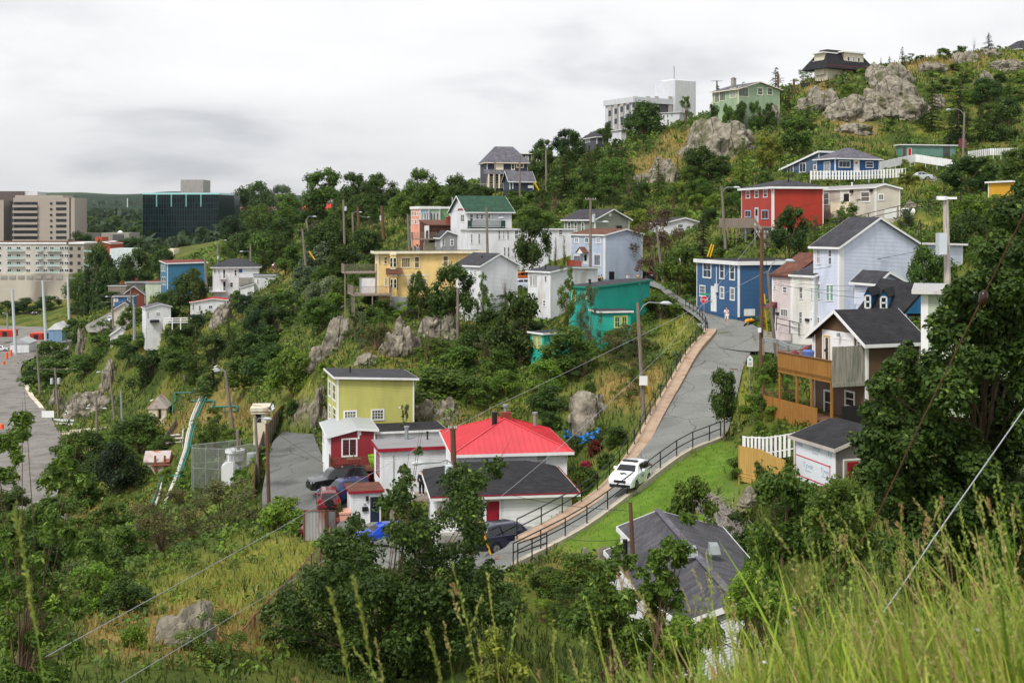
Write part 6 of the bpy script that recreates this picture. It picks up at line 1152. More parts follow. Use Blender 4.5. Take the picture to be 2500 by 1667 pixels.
def chainlink_mat():
 m=bpy.data.materials.new('chain_link');m.use_nodes=True;nt=m.node_tree;N=nt.nodes;L=nt.links;b=N['Principled BSDF'];b.inputs['Base Color'].default_value=(.22,.23,.22,1);b.inputs['Metallic'].default_value=.4
 tr=N.new('ShaderNodeBsdfTransparent');mx=N.new('ShaderNodeMixShader');tc=N.new('ShaderNodeTexCoord');sp=N.new('ShaderNodeSeparateXYZ');L.new(tc.outputs['Object'],sp.inputs[0]);res=[]
 s1=N.new('ShaderNodeMath');s1 .operation='ADD';L.new(sp.outputs[0],s1 .inputs[0]);L.new(sp.outputs[1],s1 .inputs[1])
 for sg in('ADD','SUBTRACT'):
  a=N.new('ShaderNodeMath');a.operation=sg;L.new(s1 .outputs[0],a.inputs[0]);L.new(sp.outputs[2],a.inputs[1]);c=N.new('ShaderNodeMath');c.operation='PINGPONG';c.inputs[1].default_value=.06;L.new(a.outputs[0],c.inputs[0]);d=N.new('ShaderNodeMath');d.operation='LESS_THAN';d.inputs[1].default_value=.013;L.new(c.outputs[0],d.inputs[0]);res.append(d.outputs[0])
 o=N.new('ShaderNodeMath');o.operation='MAXIMUM';L.new(res[0],o.inputs[0]);L.new(res[1],o.inputs[1]);L.new(o.outputs[0],mx.inputs[0]);L.new(tr.outputs[0],mx.inputs[1]);L.new(b.outputs[0],mx.inputs[2]);L.new(mx.outputs[0],N['Material Output'].inputs[0]);return m
CHL=chainlink_mat()
def chain(label,P_,h,step=2.6,post=METAL):
 O=P_[0];o=empty('chain_link_fence',O,0,label,'fence');b=MB();loft(b,[[p-O,p-O+Vector((0,0,h))]for p in along(P_,.6)],False);b.build('mesh',CHL,o)
 for p in along(P_,step)+[P_[-1]]:b=MB();b.tube([p-O-Vector((0,0,.5)),p-O+Vector((0,0,h+.08))],.045,6);b.build('post',post,o)
 b=MB();b.tube([p-O+Vector((0,0,h))for p in P_],.035,5);b.build('top_rail',post,o);b=MB();b.tube([p-O+Vector((0,0,h*.5))for p in P_],.025,5);b.build('mid_rail',post,o)
chain('sagging rusty chain link fence down the grass slope from the corrugated fence',[tat('L',740,400,86),tat('L',610,640,74),tat('L',450,850,66),tat('L',280,1050,58),tat('L',60,1330,50),tat('L',-60,1520,45)],1.5,4,RST)
chain('tall galvanised enclosure around the white tank',[tat('E',2085,1120,134),tat('E',1830,1160,137),tat('E',1580,1140,143),tat('E',1570,1100,150),tat('E',1970,1060,148)],8.0*.42+1.2,3.2)
GAB=pm('wire_gabion',srgb((130,124,120)),rough=.9,var=.45,scale=7,bump=.8,bscale=9,dirt=srgb((70,64,60)),dirt_amt=.9)
P_=[tat('M',x,y,(cast(*q('M',x,y+25),40)or 70)-.6)for x,y in((1700,40),(1850,130),(1990,240),(2120,360))];o=empty('gabion_wall',P_[0],0,'whitish tangled gabion wall between the charcoal roof and the tan fence','wall');b=MB();rings=[]
for p in along(P_,.3):j=lambda:Vector((random.uniform(-.16,.16),random.uniform(-.16,.16),random.uniform(-.12,.12)));rings.append([p-P_[0]+Vector((-1.2,-.6,-2.6))+j(),p-P_[0]+Vector((-.9,-.3,-.9))+j(),p-P_[0]+Vector((-.3,.0,.2))+j(),p-P_[0]+Vector((.6,.5,.1))+j(),p-P_[0]+Vector((1.0,.9,-1.6))+j()])
loft(b,rings,False);b.build('gabion',GAB,o);b=MB()
for k in range(420):
 p=random.choice(rings)[random.randint(0,3)];d=Vector((random.uniform(-1,1),random.uniform(-1,1),random.uniform(-.6,.7)))*.5;b.bar(p+Vector((random.uniform(-.5,.5),random.uniform(-.5,.2),.05)),p+d+Vector((0,-.1,.12)),.022)
b.build('twigs',pm('bleached_twigs',srgb((158,148,142)),rough=.9,var=.2),o)
def sign(name,label,px,py,D,draw,post_to):
 c=at(px,py,D);o=empty(name,c,0,label,'sign');b=MB();b.tube([(0,.05,(post_to[1]-py)*-D/F),(0,.05,.3)],.03,6);b.build('post',METAL,o);draw(o);return o
SR=pm('sign_red',srgb((200,20,44)),rough=.4,var=.03);SGN=pm('sign_green',srgb((60,150,120)),rough=.4)
def ngon(mb,r,n,y0,y1,a0=0):mb.prism([(r*math.cos(a0+2*math.pi*i/n),y0,r*math.sin(a0+2*math.pi*i/n))for i in range(n)],(0,y1-y0,0))
def stop(o):
 b=MB();ngon(b,.36,8,0,.02,math.pi/8);f=b.build('sign_face',W_TRIM,o);b=MB();ngon(b,.335,8,-.008,-.001,math.pi/8);b.build('red_field',SR,f);text_obj('lettering','STOP',.27,W_TRIM,(0,-.014,0),(R(90),0,0),f)
 b=MB();b.box(-.42,.55,.03,.05,.42,.58);b.build('street_name_plate',SGN,o)
px,py=q('C',1743,1047);sign('stop_sign','red octagonal STOP sign with green street plate where the lane bends',px,py,112,stop,(0,q('C',0,1195)[1]))
def trail(o):
 b=MB();b.prism([(-.23,0,-.45),(.23,0,-.45),(.23,0,.2),(0,0,.5),(-.23,0,.2)],(0,.02,0));f=b.build('sign_face',W_TRIM,o);b=MB();ngon(b,.09,14,-.006,-.001);m_=b.build('leaf_mark',SGN,f);m_.location.z=.12
 for z in(-.12,-.22,-.32):b=MB();b.box(-.15,.15,-.005,-.001,z-.025,z+.02);b.build('text_line',METAL,f)
px,py=q('H',105,105);Dk=99;sign('trail_sign','white pointed trail sign on a thin post beside the lane',px,py,Dk,trail,(0,q('H',0,400)[1]))
px,py=q('C',1533,728);sign('trail_sign','white pointed sign standing above the shrubs near the red wagon',px,py,150,trail,(0,q('C',0,800)[1]))
def plate(w,h):
 def f(o):b=MB();b.box(-w,w,0,.02,-h,h);b.build('sign_face',W_TRIM,o)
 return f
px,py=q('G',1245,265);sign('notice_board','white notice plate fixed to the verge lamp pole',px,py,95.6,plate(.32,.36),(0,py+5))
px,py=q('C',2197,1295);sign('notice_board','small white plate low on the brown junction pole',px,py,105.6,plate(.14,.2),(0,py+2))
px,py=q('E',392,540);sign('notice_board','large blank white board at the corner of the quay road',px,py,258,plate(1.3,.7),(0,py+22))
YM=pm('marker_yellow',srgb((232,176,20)),rough=.5)
for(t,x0,y0,x1,y1,D,s_)in(('L',1920,245,2055,660,75,'yellow guy guard leaning behind the navy crossover'),('D',222,1000,228,1080,106,'short yellow guy guard on the brown junction pole'),('D',230,1135,252,1360,107,'long yellow guy guard at the foot of the brown junction pole'),('C',1805,590,1770,695,150,'left one of two leaning yellow guy guards above the denim blue house'),('C',1822,598,1792,698,150,'right one of two leaning yellow guy guards above the denim blue house'),('B',520,652,565,718,225,'yellow guy guard in the scrub left of centre'),('I',598,1010,635,1075,262,'yellow guy guard beside the ink blue garage'),('G',1275,300,1305,415,96.5,'yellow guy guard next to the verge lamp pole')):
 a,c=tat(t,x0,y0,D),tat(t,x1,y1,D);b=MB();b.tube([Vector(),(c-a)*.5,c-a],.06*max(1,D/100),6);ob=b.build('guy_guard',YM,loc=a);tag(ob,s_,'guy guard')
for x,y,t,D,s_ in((1980,1465,'C',108,'round iron manhole cover in the upper lane'),(2100,525,'L',70.5,'round iron manhole cover at the lower end of the lane')):
 p=tat(t,x,y,D);z=road_z(p.x,p.y);b=MB();ngon_=[(.42*math.cos(i*.393),.42*math.sin(i*.393),0)for i in range(16)];b.prism(ngon_,(0,0,.02));ob=b.build('manhole_cover',pm('rust_iron',srgb((128,92,80)),rough=.8,var=.2,scale=8),loc=(p.x,p.y,z+.01));tag(ob,s_,'manhole cover')
BT=pm('blue_tarp',srgb((24,130,214)),rough=.45,var=.2,scale=3,bump=.5,bscale=3);b=MB();n,m=26,5;vs=[]
for i in range(n):
 for j in range(m):
  x=i/(n-1);yy=730+90*math.sin(x*2.6)-(60*x)-j*16;px,py=q('G',590+x*300,yy);d_=cast(px,py,60)or 100;vs.append(at(px,py,d_-.4)+Vector((0,0,random.uniform(.0,.3))))
b.mesh(vs,[(i*m+j,(i+1)*m+j,(i+1)*m+j+1,i*m+j+1)for i in range(n-1)for j in range(m-1)]);ob=b.build('tarpaulin',BT);ob.location=(0,0,0);tag(ob,'crumpled bright blue tarpaulin below the grey boulder','tarpaulin')
def tower(name,label,t,x0,x1,ytop,ybot,D,depth,mat,cat='building',yaw=0):
 a,c=tat(t,x0,ybot,D),tat(t,x1,ytop,D);o=empty(name,(a.x,D,a.z),yaw,label,cat);o['W']=(c.x-a.x)/max(math.cos(yaw),.2);W=o['W'];H=c.z-a.z;del o['W']
 b=MB();b.box(0,W,0,depth,-6,H);b.build('wall',mat,o);return o,W,H
def strips(o,x0,x1,zs,h,mat,name='window',y=-.25,th=.4,parent=None):
 for z in zs:b=MB();b.box(x0,x1,y,y+th,z,z+h);b.build(name,mat,parent or o)
TANC=paint('tan_concrete',(164,153,143),scale=.05);CON2=paint('condo_cream',(188,184,174),scale=.08,dirt_amt=.5);DKW=pm('dark_strip_glass',(.02,.022,.025),rough=.2,var=.6,scale=.4)
o,W,H=tower('hotel','tall tan concrete hotel with ribbon windows and round ports','A',108,612,212,600,700,20,TANC)
k=W/504
for i in range(7):
 z=H-(58+47*i)*k
 strips(o,4*k,200*k,[z],24*k,DKW);strips(o,352*k,436*k,[z+4*k],22*k,DKW)
 b=MB();b.tube([(312*k,-.3,z+12*k),(312*k,.2,z+12*k)],10*k,14);b.build('porthole',DKW,o)
 strips(o,0,204*k,[z-20*k],19*k,TANC,'balcony_rail',-1.2,1.1)
b=MB();b.box(462*k,470*k,-.3,.1,0,H);b.build('recess_shade_strip',DKW,o);b=MB();b.box(10*k,400*k,1,18,H,H+1.5);b.build('parapet',TANC,o)  # proud strip on the wall, its dark colour paints the shade of a recess
b=MB();b.box(-25*k,0,.5,20,-4,H-2);b.build('glazed_stair',DKW,o)
o,W,H=tower('hotel','tan wing of the hotel cut by the left frame edge','A',-300,30,230,600,705,20,TANC);strips(o,2,W-4,[H-4-3.26*i for i in range(7)],1.7,DKW)
tower('plant_room','dark brown rooftop block above the hotel','A',-200,195,158,235,715,16,paint('umber_panel',(92,80,76)));tower('plant_room','pale metal rooftop block right of the dark brown one','A',196,305,162,215,716,14,paint('pale_panel',(200,200,204)))
o,W,H=tower('apartment_block','cream apartment block with rows of balconies on a concrete podium','A',-150,555,590,830,600,25,CON2);k=W/705
b=MB();b.box(-.5,W+.5,-.6,25,H,H+.8);b.build('cornice',W_TRIM,o);b=MB();b.box(0,W+.3,0,25,H+.8,H+1.1);b.build('roof',SH_BROWN,o)
for r_ in range(4):
 z=H-(46+61*r_)*k
 for x in(18,130,210,285,365,440,505,560,640,680):b=MB();b.box(x*k,(x+34)*k,-.2,.1,z,z+26*k);f=b.build('window',W_TRIM,o);b=MB();b.box((x+3)*k,(x+15)*k,-.3,0,z+3*k,z+23*k);b.box((x+19)*k,(x+31)*k,-.3,0,z+3*k,z+23*k);b.build('pane',DKW,f)
 for x0,x1 in((207,352),(455,500),(535,650)):b=MB();b.box(x0*k,x1*k,-1.6,0,z-15*k,z-9*k);f=b.build('balcony',W_TRIM,o);b=MB();b.box(x0*k,x1*k,-1.7,-1.6,z-9*k,z+5*k);b.build('glass_rail',pm('balcony_glass',srgb((150,176,168)),rough=.2),f)
o,W,H=tower('apartment_block','taupe corner wing of the apartments between cream block and brick house','A',555,690,590,985,600,25,paint('taupe',(150,142,130),scale=.08));b=MB();b.box(-.3,W+.3,-.6,25,H,H+.8);b.build('cornice',W_TRIM,o)
for r_ in range(5):z=H-2.9-3.6*r_;strips(o,1,2.3,[z],1.5,DKW);strips(o,4.9,6.2,[z],1.5,DKW)
for r_ in range(3):b=MB();z=H-3.3-3.4*r_;b.box(W,W+4,-.8,1,z-.6,z+.4);b.build('balcony',pm('balcony_glass',srgb((150,176,168)),rough=.2),o)
o,W,H=tower('podium','stained concrete podium under the apartment block','A',-150,560,832,985,590,12,pm('stained_concrete',srgb((184,176,164)),rough=.9,var=.15,scale=.08,dirt=srgb((120,112,104)),dirt_amt=.8,stretch=(1,1,.3)))
b=MB();[b.box(W*x,W*x+3,-.3,0,H-2.6,H-1)for x in(.22,.32,.42,.52,.62,.74,.86)];b.build('louvre',paint('louvre_grey',(150,146,140)),o)
BR2=pm('town_brick',srgb((166,76,52)),rough=.9,var=.12,scale=.2)
o,W,H=tower('building','red brick building with a square chimney right of the apartments','A',690,905,575,700,620,20,BR2);b=MB();b.box(W*.42,W*.68,0,10,H,H+2.6);b.build('chimney',BR2,o);b=MB();b.prism([(W*.68,-.5,H),(W+.3,-.5,H-1),(W+.3,-.5,H-.6),(W*.68,-.5,H+.4)],(0,20,0));b.build('roof_edge',W_TRIM,o);b=MB();b.box(.5,W*.28,-.4,0,H-2.4,H-.6);b.box(.5,W*.28,-.4,0,H-6,H-4.4);b.build('window',DKW,o)
o,W,H=tower('building','grey concrete block with ribbed metal bay behind the brick building','A',830,1057,498,640,690,20,CONC);b=MB();b.box(W*.42,W*.8,-.5,0,H*.35,H-1);b.build('louvre',paint('charcoal_block',(84,82,86)),o);b=MB();b.tube([(W*.58,5,H),(W*.58,5,H+.6),(W*.58,5,H+1.2)],[1.6,1.3,.3],10);b.build('skylight',W_TRIM,o)
tower('building','low grey concrete link building beside the hotel','A',625,755,500,560,720,15,CONC);tower('building','pale blue white flat building under the trees right of the brick one','A',900,1080,628,700,560,15,paint('ice_white',(206,216,218)))
tower('building','long pale terrace wall in front of the glass tower','A',1190,1500,612,645,745,12,paint('old_cream',(186,176,160),scale=.1));tower('building','grey stepped building below the glass tower','A',1510,1745,605,700,735,14,CONC);tower('building','cream gabled hut left of the steel blue house roof','A',1330,1425,630,690,600,10,cream)
def glass_mat():
 m=bpy.data.materials.new('curtain_wall');m.use_nodes=True;nt=m.node_tree;N=nt.nodes;L=nt.links;b=N['Principled BSDF'];b.inputs['Roughness'].default_value=.12;b.inputs['Specular IOR Level'].default_value=.2
 tc=N.new('ShaderNodeTexCoord');sp=N.new('ShaderNodeSeparateXYZ');L.new(tc.outputs['Object'],sp.inputs[0]);cb=N.new('ShaderNodeCombineXYZ');a=N.new('ShaderNodeMath');a.operation='ADD';L.new(sp.outputs[0],a.inputs[0]);L.new(sp.outputs[1],a.inputs[1]);L.new(a.outputs[0],cb.inputs[0]);L.new(sp.outputs[2],cb.inputs[1])
 br=N.new('ShaderNodeTexBrick');br.offset=0;br.inputs['Scale'].default_value=1;br.inputs['Brick Width'].default_value=1.7;br.inputs['Row Height'].default_value=3.9;br.inputs['Mortar Size'].default_value=.16;br.inputs['Color1'].default_value=(.002,.004,.005,1);br.inputs['Color2'].default_value=(.006,.014,.016,1);br.inputs['Mortar'].default_value=(.018,.045,.046,1)
 L.new(cb.outputs[0],br.inputs['Vector']);L.new(br.outputs['Color'],b.inputs['Base Color']);return m
CW=glass_mat();o,W,H=tower('office_tower','black green glass office block with rounded top bays','A',1170,1790,185,600,800,45,CW);TEALG=pm('teal_spandrel',srgb((120,168,166)),rough=.25,var=.1)
for x in(.185,.38,.575,.77):b=MB();b.box(W*x-.35,W*x+.35,-.5,0,H*.76,H);b.build('fin',TEALG,o);
b=MB();b.prism([(W,0,-6),(W+4,28,-6),(W+4,45,-6),(W,45,-6)],(0,0,H+6));b.build('side_wall',CW,o)
b=MB();b.prism([(-.3,-.4,H),(W+.3,-.4,H),(W+.3,2,H+1.2),(-.3,2,H+1.2)],(0,.5,0));b.prism([(W,0,H),(W+4,28,H),(W+3.5,28,H+1.2),(W-.5,2,H+1.2)],(0,.5,0));b.build('cornice',TEALG,o)
o2,W2,H2=tower('plant_room','grey rooftop plant room on the glass office block','A',1480,1665,112,180,830,20,paint('plant_grey',(160,156,152)));o2 .location.z+=4
RR=pm('town_red_roof',srgb((184,44,44)),rough=.7,var=.1)
o,W,H=tower('building','long building with scarlet roof beyond the left treetops','B',475,755,300,345,640,14,BR2);b=MB();b.prism([(-1,-1,H),(W+1,-1,H),(W-1,5,H+2.6),(1,5,H+2.6)],(0,8,0));b.build('roof',RR,o)
o,W,H=tower('building','pale stone tower with small pointed cap behind the scarlet roof','B',682,762,212,270,660,14,paint('pale_stone',(200,190,184)));b=MB();b.mesh([(0,0,H),(W,0,H),(W,14,H),(0,14,H),(W/2,7,H+3.5)],[(0,1,4),(1,2,4),(2,3,4),(3,0,4)]);b.tube([(W/2,7,H+3),(W/2,7,H+5.5)],.12);b.build('spire',SH_GREY,o)
tower('building','white block right of the pale stone tower','B',765,850,165,300,690,14,W_WHITE)
for i,(x0,x1,y0,y1,c)in enumerate(((1915,1990,290,322,(176,120,110)),(2010,2080,288,318,(150,110,108)),(2075,2130,285,312,(214,210,208)),(2180,2300,288,318,(160,118,112)))):tower('building',('brick range just right of the glass tower','dull brick range second from the glass tower','small white gabled hall among far brick ranges','far brick range nearest the hillside trees')[i],'A',x0,x1,y0,y1,1500,30,paint('far%d'%i,c,scale=.02))
tower('radio_mast','thin white mast on the far fields','A',1041,1046,215,270,3200,3,W_WHITE,cat='mast')
def hut(label,t,x0,x1,ytop,ybot,D,mat,roofm,rise=1.2,depth=4,axis='y',name='hut'):
 D=min(D,(cast(*q(t,(x0+x1)/2,ybot),60)or 999)-2)if t=='E' and D>150 else D;a=tat(t,x0,ybot,D);W=(x1-x0)/TILES[t][2]*D/F;H=(ybot-ytop)/TILES[t][2]*D/F;o=empty(name,a,.12,label,name);b=MB();b.box(0,W,0,depth,-2,H);b.build('wall',mat,o);b=MB();e=.25
 if axis=='x':b.prism([(-e,-e,H),(W/2,-e,H+rise),(W+e,-e,H),(W+e,-e,H-.15),(-e,-e,H-.15)],(0,depth+2*e,0))
 else:b.prism([(-e,-e,H),(-e,depth/2,H+rise),(-e,depth+e,H),(-e,depth+e,H-.15),(-e,-e,H-.15)],(W+2*e,0,0))
 b.build('roof',roofm,o);return o,W,H
CRM=paint('pitted_cream',(216,208,188),dirt=srgb((150,110,80)),dirt_amt=.7);RSR=pm('rust_roof',srgb((190,180,176)),rough=.6,var=.1,scale=.6,dirt=srgb((170,78,40)),dirt_amt=1)
o,W,H=hut('long cream pump hut with rust striped roof','E',1187,1372,930,1008,208,CRM,RSR,1.4,4);b=MB();[b.box(x,x+.3,-.3,0,0,2.5)for x in(1.5,3,6,8)];b.tube([(1,-.3,1),(9,-.3,1)],.15);b.build('valve_pipe',pm('rust_pipe',srgb((140,80,60)),rough=.8),o)
o,W,H=hut('white gabled pump hut with a pole in front','E',1218,1362,490,575,244,CRM,RSR,2.2,5,'x');b=MB();b.box(W*.55,W*.68,-.1,0,0,3.6);b.build('door',DARKP,o)
o,W,H=hut('narrow white sentry booth with flat overhanging cap','E',2075,2180,525,640,132,CRM,CRM,.01,3);b=MB();b.box(W*.2,W*.6,-.05,.0,H*.3,H*.9);b.build('opening_shade_panel',DARKP,o);b=MB();b.box(-.3,W+.3,-.3,3.2,H+.1,H+.5);b.build('cap',CRM,o)  # flat dark panel on the wall paints the shaded inside of the booth
hut('white kiosk with pale roof below the first light mast','A',82,232,1405,1480,420,W_WHITE,ROOFW,1.6,10,'x');hut('white tent roofed shed by the quay bank','A',398,505,1290,1345,440,paint('tent_blue',(120,150,180)),W_WHITE,2.2,12,'x')
CR_=paint('container_red',(206,64,48));CBL=paint('container_blue',(50,92,140))
for lab,x0,x1,y0,y1,D,m_ in(('red freight container at the left frame edge with a round window',-20,110,1298,1352,450,CR_),('red freight container near the second light mast',245,345,1322,1376,440,CR_),('blue freight container beside the red one',335,395,1320,1370,446,CBL)):
 o=empty('freight_container',tat('A',x0,y1,D),.1,lab,'container');W=(x1-x0)/3.357*D/F;H=(y1-y0)/3.357*D/F;b=MB();[b.box(W*i/30,W*(i+.6)/30,-.1,0,.1,H-.1)for i in range(30)];b.box(0,W,0,5,0,H);b.build('body',m_,o)
 b=MB();[b.box(W*.3,W*.3+1.6,-.16,-.1,.2,H*.8)];b.build('door',DKW,o)
ORG=pm('marker_orange',srgb((232,92,32)),rough=.5)
for i,(t,x,y,D,s_)in enumerate((('A',57,1530,400,'beside the kiosk corner'),('A',92,1510,405,'right of the one beside the kiosk'),('E',33,160,385,'on the quay road, tallest of three'),('E',16,660,262,'small one on the lower quay'))):
 b=MB();b.tube([(0,0,0),(0,0,.3),(0,0,2.0 if i!=3 else 1.0),(0,0,2.2 if i!=3 else 1.1)],[.45,.4,.35,.25],10);ob=b.build('traffic_drum',ORG,loc=tat(t,x,y,D));tag(ob,'orange traffic drum '+s_,'traffic drum','orange drums on the quay')
GP=pm('pipe_green',srgb((44,116,104)),rough=.6,var=.12,dirt=srgb((110,80,60)),dirt_amt=.4);WP=pm('pipe_white',srgb((206,204,198)),rough=.6,var=.1,dirt=srgb((140,110,90)),dirt_amt=.5);BP=pm('conveyor_brown',srgb((84,58,48)),rough=.9,var=.2)
def pipe(label,pts,r,mat,t='E',name='pipeline'):
 P_=[tat(t,p[0],p[1],min(p[2],(cast(*q(t,p[0],p[1]),60)or 999)-2.5))for p in pts];r*=.42;b=MB();b.tube([p-P_[0]for p in P_],r,8);o=empty(name,P_[0],0,label,'pipe');b.build('run',mat,o)
 for p in along(P_,9):z=ground(p.x,p.y);h_=p.z-z;b=MB();b.bar(p-P_[0]-Vector((0,0,min(max(h_,.5),4)+.5)),p-P_[0],r*.8);b.build('support',mat,o)
R1_=[(1640,400,255),(1572,560,238),(1535,700,226),(1512,830,214),(1470,960,203),(1435,1060,192),(1385,1180,182),(1330,1310,172)]
for i,(dx,m_,r_,s_)in enumerate(((0,WP,.42,'white pipe, leftmost of the bundle running downhill'),(16,WP,.3,'slim white pipe second in the downhill bundle'),(32,GP,.35,'green pipe in the middle of the downhill bundle'),(50,GP,.3,'green pipe right of the middle of the downhill bundle'))):
 pipe(s_,[(x+dx*(1-j*.06),y,D-dx*.03)for j,(x,y,D)in enumerate(R1_[:6 if i>1 else 8])],r_,m_)
pipe('green pipe frame crossing above the lower pipes',[(1330,1052,196),(1520,1036,196)],.5,GP);pipe('green pipe leg forking downhill on the left',[(1322,1005,200),(1325,1060,196),(1275,1200,184),(1222,1325,174)],.4,GP);pipe('second green pipe leg beside the forked one',[(1340,1055,196),(1300,1210,184),(1275,1280,178)],.4,WP)
pipe('pale green loop pipe above the manifold',[(1415,520,246),(1420,460,250),(1436,440,250),(1434,365,254),(1580,362,256),(1585,330,258),(1650,330,262)],.35,GP);pipe('green header pipe across the manifold',[(1570,432,248),(1752,430,246),(1750,470,244)],.45,GP);pipe('green header pipe on the yellow flowered bank',[(1720,485,236),(1920,472,232),(1945,475,232),(1945,512,230),(1905,512,230)],.4,GP)
pipe('white pipe bend left of the dark conveyor',[(1312,772,222),(1400,715,226),(1470,708,226)],.4,WP);pipe('lower white pipe bend left of the dark conveyor',[(1355,775,220),(1370,745,222),(1500,735,222)],.4,WP);pipe('white elbow pipe over the conveyor foot',[(1500,660,228),(1498,768,220),(1355,778,219)],.35,WP)
o=empty('conveyor',tat('E',1370,860,205),0,'dark brown covered conveyor slanting up beside the white pipes','conveyor');a,c=Vector(),tat('E',1520,640,221)-o.location;b=MB();b.bar(a,c,3.2,1.2);b.build('housing',BP,o);b=MB();[b.bar(a+Vector((x,-.3,1)),c+Vector((x,-.3,1)),.25)for x in(-1.6,0,1.6)];b.build('rail',BLACKM,o)
def gr_(label,pts,w,h,mat,name='guard_rail',cat='guard rail'):
 P_=[tat('E',p[0],p[1],(cast(*q('E',p[0],p[1]),100)or p[2])-.3)for p in pts];o=empty(name,P_[0],0,label,cat);b=MB();loft(b,[[p-P_[0]+Vector((-w,0,-2)),p-P_[0]+Vector((-w,0,h)),p-P_[0]+Vector((w,0,h)),p-P_[0]+Vector((w,0,-2))]for p in along(P_,3)]);b.build('beam',mat,o)
gr_('outer white barrier curving along the quay road',[(170,270,372),(190,360,345),(235,470,312),(340,610,276),(440,690,258),(470,745,250)],.35,1.2,INS);gr_('inner cream barrier curving along the quay road',[(205,290,368),(215,345,350),(260,430,325),(335,520,297),(345,560,288)],.6,1.3,CRM)
gr_('upper pipe rail of the concrete trestle',[(310,690,250),(520,685,251),(880,655,256)],.2,.3,CRM,'trestle','trestle');gr_('lower pipe rail of the concrete trestle',[(310,718,247),(520,714,248),(700,705,250)],.3,.6,CRM,'trestle','trestle');gr_('white pipe fence right of the blank board',[(365,570,262),(410,625,256),(600,632,256)],.25,.5,W_WHITE);gr_('short white pipe fence above the lower one',[(405,590,260),(460,596,259),(630,602,259)],.25,.5,W_WHITE)
o=empty('tank',tat('E',1885,1180,136),.1,'tall white rounded tank cabinet in the fenced enclosure','tank');b=MB();hw=(1955-1815)/3.357*136/F/2;H=(1180-935)/3.357*136/F
pts=[(-hw,0,0),(hw,0,0),(hw,0,H-.6),(hw-.5,0,H),(-hw+.7,0,H),(-hw,0,H-.4)];b.prism(pts,(0,2.6,0));b.build('cabinet',W_WHITE,o,smooth=False);b=MB();b.tube([(.4,1.2,H),(.4,1.2,H+.9)],.95,16);b.tube([(.4,1.2,H+.9),(.4,1.2,H+1.2)],1.1,16);b.build('cap',W_WHITE,o);b=MB();b.tube([(hw+1.4,.6,0),(hw+1.4,.6,4.2)],.6,14);b.build('side_cylinder',INS,o)
def gull(label,t,x,y,D,s=1.0,fly=False):
 p=tat(t,x,y,D);o=empty('gull',p,R(random.uniform(-60,60)),label,'gull');b=MB();b.tube([(-.22,0,.22),(-.12,0,.24),(0,0,.25),(.12,0,.3),(.17,0,.38),(.21,0,.41),(.25,0,.40),(.30,0,.385)],[.01,.06,.085,.07,.04,.045,.03,.006],8)
 for s_ in(-.03,.03):b.tube([(0,s_,.2),(.01,s_,0)],.009,5)
 b.build('body',W_TRIM,o,smooth=True);b=MB()
 for s_ in(-1,1):
  if fly:b.mesh([(.08,s_*.05,.28),(-.08,s_*.05,.27),(-.1,s_*.35,.50),(.1,s_*.33,.5),(-.12,s_*.7,.62)],[(0,1,2,3),(3,2,4)])
  else:b.mesh([(.08,s_*.085,.28),(-.32,s_*.03,.22),(-.1,s_*.088,.18)],[(0,1,2)])
 b.build('wing',pm('gull_grey',srgb((170,174,178)),rough=.8),o);o.scale=(s,)*3;return o
gull('white gull standing on the street lamp low on the left','K',425,200,105,1.35);gull('white gull on the arm of the double headed lamp','E',1765,172,165,1.3);gull('gull in flight beside the blank white board','E',545,560,255,2.0,True);gull('gull perched on the white pump hut pole','E',1243,445,243,1.6);gull('gull flying past the sentry booth','E',2222,540,132,1.6,True);gull('gull perched on the left arm of the trestle lamp pole','E',725,485,240,1.5);gull('gull standing on the middle of the trestle rail','E',720,678,250,1.5)
def leaf_mat(name,colattr=False,trans=.35,rough=.55):
 m=bpy.data.materials.new(name);m.use_nodes=True;nt=m.node_tree;N=nt.nodes;L=nt.links;b=N['Principled BSDF'];b.inputs['Roughness'].default_value=rough;b.inputs['Specular IOR Level'].default_value=.3
 at_=N.new('ShaderNodeAttribute');at_.attribute_name='col' if colattr else 'tone'
 if colattr:c=at_.outputs['Color']
 else:
  oi=N.new('ShaderNodeObjectInfo');hs=N.new('ShaderNodeHueSaturation');L.new(oi.outputs['Color'],hs.inputs['Color']);L.new(at_.outputs['Fac'],hs.inputs['Value'])
  mr=N.new('ShaderNodeMapRange');mr.inputs['From Min'].default_value=.5;mr.inputs['From Max'].default_value=1.8;mr.inputs['To Min'].default_value=.518;mr.inputs['To Max'].default_value=.482;L.new(at_.outputs['Fac'],mr.inputs['Value']);L.new(mr.outputs[0],hs.inputs['Hue']);c=hs.outputs['Color']
 L.new(c,b.inputs['Base Color']);t=N.new('ShaderNodeBsdfTranslucent');L.new(c,t.inputs['Color']);mx=N.new('ShaderNodeMixShader');mx.inputs[0].default_value=trans;L.new(b.outputs[0],mx.inputs[1]);L.new(t.outputs[0],mx.inputs[2]);L.new(mx.outputs[0],N['Material Output'].inputs[0]);return m
LEAF=leaf_mat('leaf');GRASSM=leaf_mat('grass_blade',True,.3);BARK=pm('bark',srgb((104,84,68)),rough=.9,var=.3,scale=4,bump=.4)
def unit(v):return v/np.maximum(np.linalg.norm(v,axis=1,keepdims=True),1e-9)
def rhombs(P,Nn,s,asp=.5,T=None):
 """leaf quads centred at P with normals Nn"""
 n=len(P);T=unit(np.cross(Nn,RNG.normal(size=(n,3))))if T is None else T;B=np.cross(Nn,T)*asp;s=s[:,None]
 V=np.stack([P-T*s,P+B*s,P+T*s+Nn*s*-.25,P-B*s],1).reshape(-1,3);return V,np.arange(4*n).reshape(n,4)
CUBE=None
